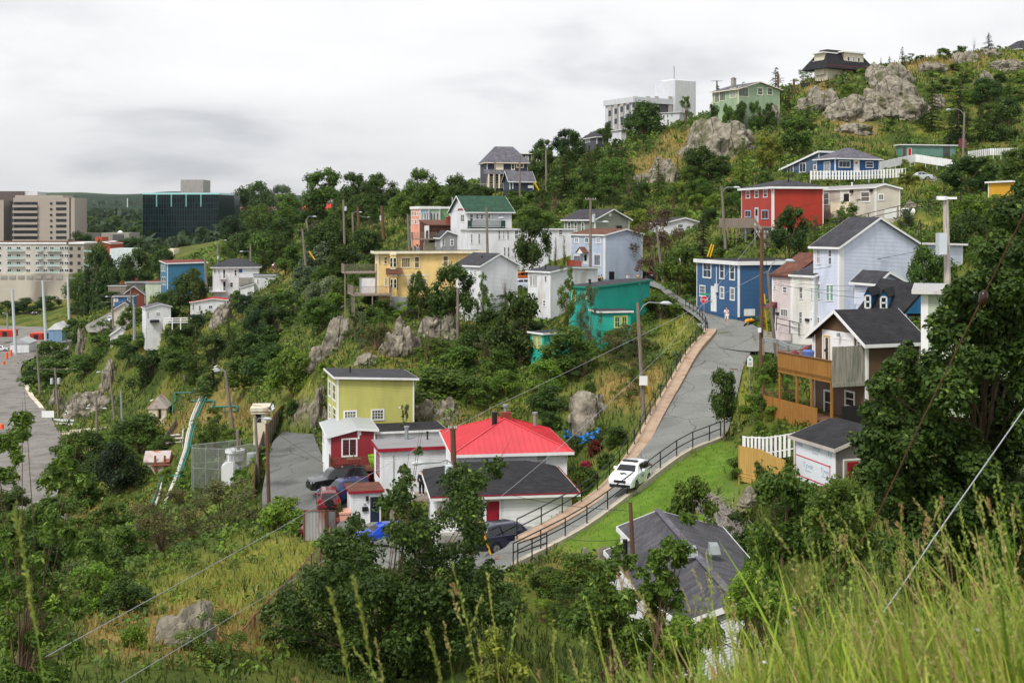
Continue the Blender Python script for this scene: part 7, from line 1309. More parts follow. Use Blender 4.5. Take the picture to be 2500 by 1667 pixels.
def core_quads(c,r,k=.5):
 g_=[(-1,-.0,1)][0];V=[];Fq=[]
 for ax in range(3):
  for sg in(-1,1):
   for i in range(3):
    for j in range(3):
     u,v=(i-1)*1.0,(j-1)*1.0;p=[0,0,0];p[ax]=sg;p[(ax+1)%3]=u;p[(ax+2)%3]=v;p=np.array(p,float);V.append(p/np.linalg.norm(p)*r*k*(1+.15*math.sin(c[0]*40+u*3+v*5))+c)
   b0=len(V)-9
   for i in range(2):
    for j in range(2):a=b0+i*3+j;Fq.append((a,a+1,a+4,a+3))
 return np.array(V),np.array(Fq)
def cloud(C,Rr,n,size,up=.35,asp=.5,core=True,sp=0):
 C=np.array(C,float);Rr=np.array(Rr,float);p=Rr**2;k=RNG.choice(len(C),n,p=p/p.sum());d=RNG.normal(size=(n,3));d[:,2]=np.where((d[:,2]<-.1)&(RNG.random(n)<.6),-d[:,2],d[:,2]);d=unit(d)
 rad=Rr[k]*(.35+(.85+sp)*RNG.random(n)**.75);P=C[k]+d*rad[:,None];Nn=unit(d*.7+RNG.normal(size=(n,3))*.5+np.array([0,0,up]))
 V,Fq=rhombs(P,Nn,size*(.6+.8*RNG.random(n)),asp);ct=.75+.5*RNG.random(len(C));tone=ct[k]*(.72+.56*RNG.random(n))*np.where(RNG.random(n)<sp*.12,2.3,1)
 if core:
  Vs,Fs,o=[V],[Fq],len(V)
  for c,r in zip(C,Rr):v,f=core_quads(c,r);Vs.append(v);Fs.append(f+o);o+=len(v)
  V=np.vstack(Vs);m=len(V);Fq=np.vstack(Fs);tone=np.concatenate([tone,np.full(len(Fq)-n,.8)])
 return V,Fq,tone
def clumps(kind,rs):
 C,Rr=[],[];rnd=rs.random
 if kind in('tree','bush','knot'):
  n={'tree':26,'bush':22,'knot':30}[kind];z0,z1={'tree':(.28,.92),'bush':(.05,.85),'knot':(.05,.75)}[kind];sk=(rnd()-.5)*.3
  for i in range(n):
   h=rnd();th=rnd()*6.283;e={'tree':math.sqrt(max(0,1-(h*1.5-.55)**2)),'bush':math.sqrt(max(0,1-h*h*.9)),'knot':math.sqrt(max(0,1-h**3))}[kind]
   rr=.37*e*math.sqrt(rnd())if i%3 else .38*e;z=z0+(z1-z0)*h;C.append((rr*math.cos(th)+sk*h*.4,rr*math.sin(th),z));Rr.append((.10+.08*rnd())*(1.15-.35*h))
 elif kind=='feather':
  for i in range(34):
   h=rnd()**.8;th=rnd()*6.283;rr=(.12+.30*math.sin(min(1,h*1.25+.12)*3.0))*math.sqrt(rnd());C.append((rr*math.cos(th),rr*math.sin(th),.06+.88*h));Rr.append(.045+.07*rnd()*(1.1-h))
 elif kind=='scrub':
  for i in range(36):th=rnd()*6.283;h=rnd();rr=.44*math.sqrt(rnd())*math.sqrt(max(.05,1-.8*h*h));C.append((rr*math.cos(th),rr*math.sin(th),.1+.8*h));Rr.append(.05+.06*rnd())
 return C,Rr
def spruce_mesh(seed,narrow=False):
 P,Nn,T,S=[],[],[],[];r=random.Random(seed);lv=15
 for i in range(lv):
  z=.06+.90*i/lv;R_=(.48 if not narrow else .30)*(1-z)**(.85 if not narrow else .45)*r.uniform(.8,1.15)+.015
  for b_ in range(max(5,int(11*(1-z)+4))):
   th=r.random()*6.283;ln=R_*r.uniform(.65,1.1);m=max(3,int(ln*26));dz=r.uniform(-.10,.02)*ln*2 if not narrow else ln*1.2
   for j in range(m):
    f=(j+.6)/m
    for q_ in range(3):
     a=th+r.uniform(-.35,.35)*(1.1-f);P.append((math.cos(a)*ln*f,math.sin(a)*ln*f,z+dz*f+r.uniform(-.012,.012)-.03*f));T.append((math.cos(a+r.uniform(-.6,.6)),math.sin(a+r.uniform(-.6,.6)),r.uniform(-.3,.5)));Nn.append((r.uniform(-.5,.5),r.uniform(-.5,.5),1));S.append(.034*r.uniform(.7,1.2))
 P=np.array(P);Nn=unit(np.array(Nn));T=unit(np.array(T));V,Fq=rhombs(P,Nn,np.array(S),.34,T);return V,Fq,.65+.6*RNG.random(len(Fq))
TONES={'dark':(.056,.100,.016),'mid':(.092,.155,.020),'bright':(.15,.24,.024),'yellow':(.20,.235,.030),'olive':(.14,.14,.045),'grey':(.13,.17,.085),'black':(.030,.058,.018),'redleaf':(.16,.014,.018),'rose':(.38,.05,.10),'brown':(.11,.08,.045)}
PROTO={}
def limbs(C,top=.3,n=8,r=.02,seed=0):
 b=MB();rr=random.Random(seed);b.tube([(0,0,-.12),(0,0,.0),(rr.uniform(-.02,.02),rr.uniform(-.02,.02),top)],[r*1.5,r*1.2,r],7)
 for c in rr.sample(list(C),min(n,len(C))):
  c=Vector(c);m_=Vector((c.x*.4,c.y*.4,top+(c.z-top)*.4));b.tube([(0,0,top*.8),m_,c],[r*.8,r*.5,r*.15],5)
 return b
def proto(kind,var):
 key=(kind,var)
 if key in PROTO:return PROTO[key]
 rs=random.Random(hash(kind)%97+var*13 if False else sum(map(ord,kind))+var*13);nm={'tree':'tree','bush':'bush','knot':'thicket','feather':'sapling_tree','scrub':'shrub','fir':'spruce','thuja':'cedar','bare':'dead_tree'}[kind]
 root=bpy.data.objects.new(nm,None);root.empty_display_size=.2
 if kind in('fir','thuja'):V,Fq,tn=spruce_mesh(var+3,kind=='thuja');C=[(0,0,.5)]
 elif kind=='bare':V=None;C=[(rs.uniform(-.4,.4),rs.uniform(-.2,.2),rs.uniform(.5,1))for _ in range(16)]
 else:C,Rr=clumps(kind,rs);n,s_,a={'tree':(5200,.026,.5),'bush':(4600,.027,.55),'knot':(5600,.027,.7),'feather':(4200,.019,.4),'scrub':(5600,.015,.5)}[kind];V,Fq,tn=cloud(C,Rr,n,s_,asp=a,core=kind in('tree','bush','knot'))
 parts=[]
 if V is not None:cr=npmesh('crown',V,Fq,LEAF,attr=tn);COL.objects.unlink(cr);parts.append(cr)
 b=limbs(C,{'bush':.1,'knot':.1,'scrub':.08,'fir':.8,'thuja':.7}.get(kind,.3),{'bare':16,'feather':16,'scrub':22}.get(kind,9),.012 if kind in('scrub','bare','feather')else .018,var);tr=b.build('trunk',BARK);COL.objects.unlink(tr);parts.append(tr);PROTO[key]=(nm,parts);return PROTO[key]
NV={'tree':4,'bush':4,'knot':2,'feather':3,'scrub':2,'fir':2,'thuja':1,'bare':2};CATS={'tree':'tree','bush':'bush','knot':'thicket','feather':'tree','scrub':'shrub','fir':'spruce','thuja':'cedar','bare':'dead tree'};PN=[0]
def plant(kind,tone,base,w,h,label,group=None,rz=None):
 PN[0]+=1;nm,parts=proto(kind,PN[0]%NV[kind]);o=empty(nm,base,random.random()*6.28 if rz is None else rz,label,CATS[kind],group);o.scale=(w,w,h);c=TONES[tone];j=random.uniform(.85,1.18);k_=random.uniform(.9,1.12)
 for p in parts:q_=p.copy();COL.objects.link(q_);q_.parent=o;q_.color=(c[0]*j*k_,c[1]*j,c[2]*j,1)
 return o
def box_plant(t,x0,y0,x1,y1,kind,tone,label,D=None):
 (a,yt),(b_,yb)=q(t,x0,y0),q(t,x1,y1);xm=(a+b_)/2;d=D or cast(xm,yb-2,12)or 300;p=at(xm,yb,d);gz=ground(p.x,d);w=(b_-a)*d/F;h=(yb-yt)*d/F+max(0,p.z-gz);return plant(kind,tone,(p.x,p.y+w*.25,min(p.z,gz+.5)),w*1.08,h*1.04,label)
MAN='''F 140 30 580 500 tree bright rounded fresh green tree left of the lime house
F 1300 130 1900 430 knot mid broad leafy thicket right of the lime house
F -50 -20 340 290 knot dark dense dark thicket left of the rounded fresh green tree
F 560 110 735 260 bush bright small bright bush on the rocks above the lime house roof
F 1228 520 1382 665 feather grey spiky young willow in front of the lime house wall 108
F 90 1285 490 1480 bush bright bright green bush at the front of the parking lot 90
F 320 410 450 560 bush dark dark bush where the long rusty fence ends
F 745 1290 800 1400 bush mid slim bush beside the peach box of the porch 93
G 1780 250 2060 700 tree dark small dark tree at the upper end of the lawn railing 87
G 925 640 1140 830 bush dark dark juniper mound below the boulder
G 780 745 935 890 bush redleaf crimson leaved shrub under the blue tarpaulin
G 725 905 845 1025 bush rose pink flowering rose bush by the red roofed house
G 600 980 905 1215 bush mid garden bush right of the garage wing
G 600 720 780 900 bush dark dark shrub touching the right eave of the red roof
G 850 850 1030 1000 bush dark low dark shrub under the kerb wall
G 760 260 880 400 bush mid tuft of bush behind the grey boulder
G 1450 1130 1875 1475 bush mid round bush behind the charcoal shingle roof 65
H 100 1060 700 1650 bush mid large leafy bush in front of the wrapped shed 60
H 560 1130 1160 1700 bush mid second large leafy bush right in front of the wrapped shed 50
H 150 50 420 400 bush mid leafy bank shrub with blossoms left of the brown house 96
H 120 380 330 700 bush dark bank shrub beside the lower brown fence 86
C 455 595 500 722 thuja dark left of three slim cedars beside the powder blue house 170
C 500 572 553 722 thuja dark middle of three slim cedars beside the powder blue house 171
C 565 562 624 722 thuja dark right of three slim cedars beside the powder blue house 170
C 170 430 500 750 tree dark dark windswept tree in front of the long white house 171
C 1140 320 1600 760 scrub brown broad purplish bare looking tree before the bungalow 163
C 1590 370 1900 660 fir black dark spruce left of the red house deck 165
C 480 790 765 1250 feather mid tall leafy tree between the white slab house and the teal house 131
C 690 960 930 1330 scrub grey silvery willow in front of the teal house 125
C -20 1010 480 1568 bush dark big dark rounded bush left of the low teal shed 127
C 400 1290 900 1600 bush mid broad bush covering the foot of the teal house 119
C 1380 640 1720 1010 tree mid leafy tree at the street edge left of the stop sign 146
C 1210 1000 1610 1240 bush mid bush mass right of the teal house 135
C 880 1250 1420 1580 scrub olive olive scrub behind the verge lamp pole 120
C 1820 490 2000 700 bush mid green bush below the red house deck
C 200 310 520 460 tree mid dark crowned tree right of the green roof 200
B 1515 800 1880 1160 tree dark twisted dark tree in front of the white gabled shed 143
B 1320 850 1505 1040 tree dark small round tree before the yellow house wall 152
B 1310 1030 1420 1130 bush grey grey green bush below the yellow house wall 153
B 1840 850 2050 1070 feather mid light sapling right of the twisted dark tree 143
B 2010 880 2260 1060 bare brown leafless brown bush by the brown staircase 146
B 600 980 830 1220 bush bright vivid bushy round shrub below the yellow house decks
B 1400 1260 1560 1530 bare brown leafless reddish shrub on the cliff 130
B 860 1150 1030 1500 feather grey silvery sapling above the pale cliff 140
B 780 1010 960 1190 feather grey silvery bush left under the yellow house deck
B 480 860 820 1250 tree grey grey leaved tree left of the vivid bushy shrub
D 290 340 600 730 tree dark dense pointed tree right below the beige house 139
D 740 255 1160 500 feather mid feathery tree hiding the beige house porch 144
D 565 350 710 560 feather olive thin olive sapling before the beige house door 144
D 1400 660 1800 905 tree mid tree between the periwinkle house and the weathered pole 93
D 1330 280 1480 470 bush grey pale bush over the white boulder
J 1305 215 1416 345 fir black lone spruce standing on the skyline 330
J 2000 100 2148 245 fir black dense dark spruce on the high skyline 345
J 1920 125 1968 235 bare brown leafless sapling on the high skyline 345
J 1775 210 1905 295 bush mid low skyline bush left of the leafless sapling 345
J 1155 312 1205 348 fir black smallest spruce on the skyline 332
J 1208 298 1300 345 fir black pair like low spruce beside the lone one 332
J 1415 670 1645 890 fir black spreading dark spruce below the big rock face
J 1220 720 1315 870 fir dark narrow spruce left of the spreading dark one
J 1690 720 1850 1060 fir black black spruce by the jade bungalow
J 330 800 660 1130 tree mid dense tree above the slate blue wing
J 30 560 130 740 fir dark young spruce in front of the green hill house 290
J 350 540 520 760 fir dark young dark spruce right of the green hill house
I 1240 440 1540 760 tree dark big wind shaped dark tree before the white office block 340
I 1590 400 1800 690 feather mid tall light tree right of the stair tower 335
I 1650 750 1955 1030 tree dark bushy dark tree below the long rock
I 780 660 965 920 tree dark dark tree left of the skyline bungalow 320
I 1090 600 1160 720 tree dark narrow dark tree left of the office block 340
I 570 790 760 1010 tree dark dark tree joining the ink blue house 290
I 1890 390 2060 570 fir dark spruce at the left foot of the green hill house 300
E 735 800 1105 1260 tree black very dark round tree on the lower left slope
E 860 560 1310 940 tree mid wide fresh tree between quay and pump hut
E 340 700 760 1050 bush mid leafy mass at the end of the concrete trestle
E 975 20 1390 380 bush dark large dark bush on the slope above the white pump hut
E 130 90 640 330 bush mid hedge like bush along the bend of the quay road
E 1530 480 1940 950 feather mid tall feathery tree beside the white tank
E 1560 20 1900 400 fir black dark spruce above the pipe manifold
E 1830 0 2300 330 knot mid great rounded thicket above the lamp pole slope
E 1400 1080 1600 1200 bush mid low bush at the foot of the enclosure fence
K 950 20 1600 560 scrub olive left part of the large olive willow scrub 95
K 1400 -60 2200 470 scrub olive right part of the large olive willow scrub 97
K 560 560 1250 1010 bush mid leafy green bush under the olive willow scrub, left one 86
K 1100 420 1900 900 knot dark dark leafy thicket under the olive willow scrub, right one 88
K 2090 100 2500 400 bush bright bright leafy bush above the grass slope 88
K 930 1100 1230 1540 bush bright small bright conical bush on the yellow grass 42
K 1350 1050 2000 1600 scrub mid leafy shrub in front of the pale boulder 42
A 600 640 960 1010 tree dark large dark tree right of the apartment block 470
A 900 650 1230 990 tree dark second large dark tree right of the apartment block 460
A 1240 630 1420 900 tree dark dark tree left of the steel blue house 440
A 1390 810 1690 1100 tree dark spreading tree in front of the steel blue house 292
A 1440 1190 1740 1600 fir dark dark spruce below the low red roofed house 255
A 910 1080 1180 1310 bush mid rounded bush between the lane and the small white house
A 1830 500 2150 790 tree dark dark tree right of the glass office block 420
A 1960 260 2250 560 tree mid light crowned tree right of the glass office block 480
A 2230 260 2400 600 tree dark tall dark tree at the hillside foot 430
A 1120 1380 1200 1480 bush yellow white flowering bush below the green bank
A 1150 1250 1330 1380 bush mid bush hiding the foot of the small white house
A 640 1330 1000 1520 bush mid bushy mass below the white shed
M 1960 260 2300 600 bush dark leafy bush at the right end of the gabion wall 64
M 1300 1050 1800 1600 bush mid leafy bush at the foot of the charcoal roofed house 40
N 0 550 480 1000 bush mid leafy shrub behind the tall grass at centre right 30
N 1900 480 2450 1100 bush mid leafy shrub behind the tall grass at the right edge 30'''
for ln in MAN.split('\n'):
 w_=ln.split();D=None
 if w_[-1].isdigit():D=float(w_.pop())
 box_plant(w_[0],*map(float,w_[1:5]),w_[5],w_[6],' '.join(w_[7:]),D)
RKS=(('long slab of grey rock below the light tree','I',1650,565,2260,880,None,.25),('upright grey rock right of the long slab','I',2180,480,2352,660,None,0),('fissured rock at the left end of the hill outcrops','J',130,715,415,920),('low rock slab below the ridge grass','I',1390,860,1680,1040),('small rocks under the long slab','I',1290,960,1420,1050),('ridge of pale rock left of the great face','J',465,560,860,790,None,.15),('great pale rock face in the middle of the hill','J',960,490,1620,800,None,-.1),('upper rock dome above the great face','J',1060,380,1470,590),('broken rock shelf left below the great face','J',720,640,1130,830,None,.2),('right end block of the great face','J',1590,620,1710,740),('rounded rock below the rock shelf','J',770,845,1095,940),('lichen rocks at the hilltop right of the spruce','J',1780,265,2010,370),('reddish rock below the dense skyline spruce','J',1985,235,2160,310),('pale rocks on the grassy shoulder','J',1500,350,1720,430),('pale rock at the wooded shoulder','J',1950,430,2135,580),('rock slab at the right end of the ridge','J',2070,335,2400,420),('pale boulder right of the beige house','D',1330,245,1530,350),('big grey boulder left of the verge lamp pole','G',650,390,1000,660,None,.1),('dark cliff below the twisted tree','B',1100,1230,1420,1568,None,.1),('right part of the dark cliff in shadow of the twisted tree','B',1400,1170,1760,1400),('pale fissured cliff left below the yellow house','B',640,1220,860,1500,None,.2),('low cliff rocks left of the lime roof','B',500,1440,700,1590),('boulders above the lime roof','F',870,60,1080,170),('rock rubble slope left of the lime house','F',490,360,690,640,None,.5),('tan boulders right of the lime house','F',1580,420,1760,560),('dark stone wall behind the lime house','F',1385,440,1600,600),('rock knob above the grassy shoulder left','E',810,120,990,340),('dark rock cutting beside the quay','E',530,390,870,600),('rock behind the twin transformer pole','E',400,350,520,500),('rock face under the low red roofed house','A',1720,1110,1900,1300,None,.4),('pinkish rock pillar beside the lane','A',620,1320,720,1600),('pale boulder on the yellow grass slope','K',1260,1000,1780,1350,44,.15),('pale boulder at the bottom edge','K',560,1480,950,1640,40),('row of standing boulders left of the charcoal roof','M',735,480,850,660,66.5),('second standing boulder left of the charcoal roof','M',850,465,965,650,66),('brown boulder by the tan fence foot','H',45,1145,170,1235,68),('grey stones above the gabion wall','H',0,1200,130,1275,67))
RKB=[(*q(r_[1],r_[2],r_[3]),*q(r_[1],r_[4],r_[5]))for r_ in RKS]
ORD='first second third fourth fifth sixth seventh eighth ninth tenth eleventh twelfth thirteenth fourteenth fifteenth sixteenth seventeenth eighteenth nineteenth twentieth'.split()
ORD+=['twenty-'+w for w in ORD[:9]]+['thirtieth']+['thirty-'+w for w in ORD[:9]]
def hbox(H):
 cs=[H.c.to_2d()+H.r*(H.W*a)+H.l*(H.L*b_)for a in(0,1)for b_ in(0,1)];xs=[HX+c.x/c.y*F for c in cs];return min(xs),max(xs),HZ-H.zt/H.D*F,HZ-H.zb/H.D*F,min(c.y for c in cs),cs
HB_=[hbox(H)for H in HOUSES]+[(1470,1990,1245,1600,50,None)]
def fill(zx0,zy0,zx1,zy1,n,s0,s1,kinds,tones,where,slope=0.0,asp=(.75,1.15)):
 got=[];tries=0;S_=TILES['O'][2]
 while len(got)<n and tries<n*40:
  tries+=1;u=random.random();px=(zx0+(zx1-zx0)*u)/S_;py=(zy0+(zy1-zy0)*random.random()+slope*(u-.5))/S_;sz=random.uniform(s0,s1)
  if any(abs(px-a)<(sz+c)*.30 and abs(py-b_)<(sz+c)*.22 for a,b_,c,*_ in got):continue
  if any(a-8<px<c+8 and b_<py<d+sz*.35 and c-a>30 for a,b_,c,d in RKB):continue
  D=cast(px,py,25)
  if not D:continue
  x=(px-HX)/F*D;w=sz*D/F
  if any(in_poly(np.array([x,x+w*.4,x-w*.4]),np.array([D,D,D]),poly).any()for poly,*_ in FLATS):continue
  h=w*random.uniform(*asp);bad=False;k=random.choice(kinds)
  if k=='fir':h=w*1.5
  for bx0,bx1,by0,by1,dn,cs in HB_:
   if px+sz*.45>bx0 and px-sz*.45<bx1:
    if D<dn+4 and py>by0:
     lim=by1-(by1-by0)*.22;top=py-h*F/D
     if top<lim:h=(py-lim)*D/F
    elif cs and D<dn+25 and D>dn-1 and min(abs(bx0-px),abs(bx1-px))>0 and bx0<px<bx1 and py>by0:bad=True
  if bad or h<w*.3:continue
  got.append((px,py,sz,D,w,h,k))
 got.sort()
 for i,(px,py,sz,D,w,h,k)in enumerate(got):
  x=(px-HX)/F*D;tn=random.choice(tones);gd=D+w*.2;word={'tree':'tree','bush':'bush','knot':'thicket','feather':'young tree','scrub':'shrub','fir':'spruce','bare':'dead tree'}[k]
  plant(k,tn,(x,gd,ground(x,gd)-.15*w*.3),w,h,'%s %s %s from the left %s'%({'dark':'dark green','mid':'mid green','bright':'bright green','yellow':'yellow green','olive':'olive','grey':'silvery','black':'blackish','brown':'brownish'}[tn],word,ORD[i],where),'plants '+where)
for i_,(x_,w_)in enumerate(((1890,110),(1990,120),(2090,130),(2190,130),(2290,110))):box_plant('I',x_-w_/2,440,x_+w_/2,545,'bush',('dark','mid')[i_%2],('first','second','third','fourth','fifth')[i_]+' bush from the left along the foot of the green hill house',283)
TR=['tree','tree','tree','feather'];MX=['tree','bush','bush','feather','knot'];BU=['bush','bush','knot','scrub']
fill(790,470,1110,520,16,70,110,TR,['dark','dark','mid'],'left of the ink blue house',-20,(.9,1.3));fill(520,490,880,640,34,70,130,TR,['dark','dark','mid','mid','black'],'on the slope left of the salmon terrace',0,(.8,1.2))
fill(1230,330,1480,480,30,60,110,['tree','tree','feather','fir'],['dark','mid','dark','mid','black'],'on the slope below the office block',-60,(.9,1.3));fill(1180,440,1480,530,20,60,105,MX,['mid','dark','mid'],'above the powder blue house',-20);fill(1470,370,1800,530,30,50,95,['tree','feather','bush','fir'],['mid','mid','bright','dark','yellow'],'between the rock face and the red house',-60)
fill(2130,250,2352,340,16,60,120,['tree','fir','bush'],['dark','black','mid'],'on the upper right shoulder',0,(.8,1.1));fill(2210,400,2352,640,22,80,150,TR,['mid','dark','mid','bright'],'above the big maple',0,(.8,1.2));fill(1880,375,2230,470,16,35,65,BU,['mid','bright','yellow'],'beside the white picket fences',0,(.5,.8))
fill(600,630,860,800,38,70,120,MX,['dark','mid','grey','mid','dark'],'on the slope left of the yellow house');fill(860,720,1210,850,28,60,110,BU,['mid','bright','dark','olive'],'on the cliff below the yellow house',0,(.5,.8));fill(1030,800,1460,960,39,90,160,['bush','knot','bush','tree','scrub'],['dark','mid','mid','bright'],'between lime house and lane',-20,(.6,.9))
fill(1230,950,1420,1040,8,50,80,['bush','scrub'],['dark','mid'],'behind the red roofed house',0,(.6,.8));fill(60,770,440,880,26,70,120,MX,['dark','mid','mid'],'below the lane of white sheds',20,(.6,.9));fill(380,720,620,880,26,70,120,['tree','bush','knot','fir'],['dark','black','mid','dark'],'left of the great rounded thicket',0,(.7,1))
fill(0,1040,300,1420,30,100,180,['bush','tree','bush','knot'],['dark','mid','dark','mid','bright'],'on the lower left slope',40,(.7,1));fill(300,1000,600,1120,8,50,80,['bush'],['mid','bright'],'around the pump huts',0,(.5,.7));fill(1830,140,2352,250,24,30,60,['bush','scrub','bush'],['mid','dark','bright'],'on the grassy hilltop',-30,(.5,.8));fill(1560,250,1860,330,16,45,90,['tree','bush','fir'],['dark','mid'],'by the green hill house',-30)
fill(1730,860,1810,1000,12,40,70,['bush','scrub'],['mid','bright'],'on the verge right of the lane',0,(.6,.9));fill(170,610,400,740,18,60,100,TR,['dark','dark','mid'],'around the little coloured houses',20,(.7,1));fill(170,520,330,560,14,30,55,['tree'],['mid','dark','mid'],'between hotel and glass block',0,(.6,.8));fill(540,495,800,530,14,40,65,['tree'],['dark','mid'],'right of the glass block',0,(.7,.9))
fill(1230,1350,1400,1480,10,90,150,['bush','scrub','bush'],['mid','dark','bright'],'below the end of the lane',0,(.6,.9));fill(1740,1150,1980,1300,10,110,180,BU,['mid','dark'],'between shed and charcoal roof',0,(.6,.9));fill(1700,1060,1900,1290,8,60,110,['bush'],['mid','dark'],'around the wrapped shed',0,(.6,.8));fill(0,660,200,730,8,50,80,['bush','tree'],['mid','dark'],'under the stained podium',0,(.5,.7));fill(1560,640,1640,700,3,50,80,['bush'],['mid'],'left of the denim blue house',0)
def ctree(label,cl,D,base,leaf,n,tone,dj=2.0,tr=.12,core=False,name='tree',limb=5,asp=.6):
 b0=tat(*base,D);o=empty(name,b0,0,label,'tree');C,Rr=[],[]
 for t,x,y,r_ in cl:
  for k in range(9):d=D+random.uniform(-dj,dj);rp_=r_/TILES[t][2];px,py=q(t,x,y);a=random.random()*6.28;m=random.random()**.6*.85;C.append(at(px+rp_*m*math.cos(a),py+rp_*m*math.sin(a),d)-b0);Rr.append(rp_*d/F*random.uniform(.22,.48))
 V,Fq,tn=cloud([tuple(c)for c in C],Rr,n,leaf,core=core,asp=asp,sp=.45);cr=npmesh('crown',V,Fq,LEAF,o,attr=tn);cr.color=TONES[tone]+(1,)
 b=MB();b.tube([(0,0,-1.5),(0,0,.4),Vector(C[0])*.3],[tr*1.3,tr,tr*.8],8);hub=Vector(C[0])*.3
 for c in C[::limb]:m_=hub.lerp(c,.5)+Vector((random.uniform(-.2,.2),0,random.uniform(-.1,.3)));b.tube([hub*random.uniform(.5,1),hub.lerp(c,.3)+Vector((random.uniform(-.15,.15),0,.1)),m_,c,c+(c-m_)*.25],[tr*.45,tr*.3,tr*.2,tr*.1,tr*.03],5)
 b.build('trunk',BARK,o);return o
ctree('broad maple with many upright stems in front of the garage wing',[('L',900,330,130),('L',800,480,170),('L',1200,100,120),('L',1330,300,190),('F',1290,1180,130),('F',1310,1010,50),('F',1420,840,35),('F',1790,1130,170),('F',2050,1000,90),('L',1750,170,200),('L',1500,480,240),('L',1900,420,150),('L',1000,700,260),('L',700,760,200),('L',1450,800,300),('L',1850,700,190),('L',450,950,200),('L',800,1050,280),('L',1250,1150,320),('L',1700,1050,300),('L',300,1150,160),('L',600,1350,250),('L',1000,1420,280),('L',1500,1450,260),('L',180,1030,80),('L',2100,1000,170),('L',2000,660,100)],49,('L',1250,1800),.085,56000,'dark',3,.10)
ctree('huge dark maple filling the right edge below the cables',[('D',2420,150,130),('D',2380,350,200),('D',2400,1000,260),('D',2250,350,160),('D',1850,1050,150),('D',1750,1300,170),('D',2050,1150,220),('H',1250,260,120),('H',1150,330,90),('H',1120,560,130),('H',1080,800,130),('H',1130,1050,120),('D',2330,640,220),('D',2100,700,120),('D',1980,900,150),('D',1750,1130,110),('D',2250,950,280),('D',1900,1250,200),('D',1650,1400,90),('D',1400,1470,70),('D',2200,1350,320),('H',1350,120,110),('H',1500,250,220),('H',1200,420,160),('H',1850,300,340),('H',2300,200,300),('H',1180,700,160),('H',1500,700,300),('H',2000,750,350),('H',2400,700,300),('H',1250,950,180),('H',1600,1100,320),('H',2100,1200,350),('H',1350,1400,230),('H',1800,1500,300),('H',2300,1500,300),('H',1500,1650,260)],41,('H',1850,1900),.09,130000,'dark',3.2,.14,core=True,limb=9)
ctree('slender elder with brown stems leaning over the left edge',[('E',180,650,110),('E',60,760,100),('E',130,900,60),('E',560,900,90),('E',640,1070,80),('E',450,1080,120),('E',60,1050,90),('K',420,300,130),('K',600,430,120),('K',780,450,110),('K',300,620,120),('K',60,480,140),('K',140,820,150),('K',420,900,110),('K',620,960,90),('K',40,1180,140),('K',340,1180,130),('K',620,1290,70),('K',120,1480,160),('K',400,1540,150),('K',720,780,90)],22,('K',150,2300),.06,19000,'mid',1.5,.05,limb=8,asp=.35)
ctree('sumac like sapling rising before the charcoal shingle roof',[('M',1600,230,60),('M',1440,400,60),('M',1330,560,110),('M',1520,520,110),('M',1420,700,120),('M',1240,680,60),('M',1300,900,130),('M',1500,880,100),('M',1150,880,100)],30,('M',1300,1500),.075,4600,'mid',.8,.05,asp=.4)
ctree('leafy sapling before the white wall of the charcoal roofed house',[('M',1350,1150,150),('M',1500,1230,150),('M',1250,1350,150),('M',1600,1330,130),('M',1040,480,60),('M',1120,580,70),('M',1000,640,80),('M',920,740,80),('M',870,900,130),('M',1050,960,140),('M',900,1150,170),('M',1150,1150,150),('M',700,1050,140)],33,('M',900,1600),.075,14000,'mid',1,.05,asp=.4)
ctree('yellow green sapling low in the bottom centre',[('L',2040,1180,60),('L',2000,1290,80),('L',1900,1500,90),('L',2220,1480,90),('L',2180,1370,50),('M',200,1450,90),('M',60,1500,90)],12,('L',2080,2100),.03,2600,'yellow',.5,.02,asp=.5)
ctree('leafy shrub right of centre under the tall grass',[('M',2120,620,50),('M',2180,700,90),('M',2060,720,70),('M',2250,900,130),('M',2050,950,130),('N',100,850,160),('N',300,950,160),('M',1750,1150,150),('M',1550,1150,130)],26,('M',2150,1600),.06,6500,'bright',1,.04,asp=.45)
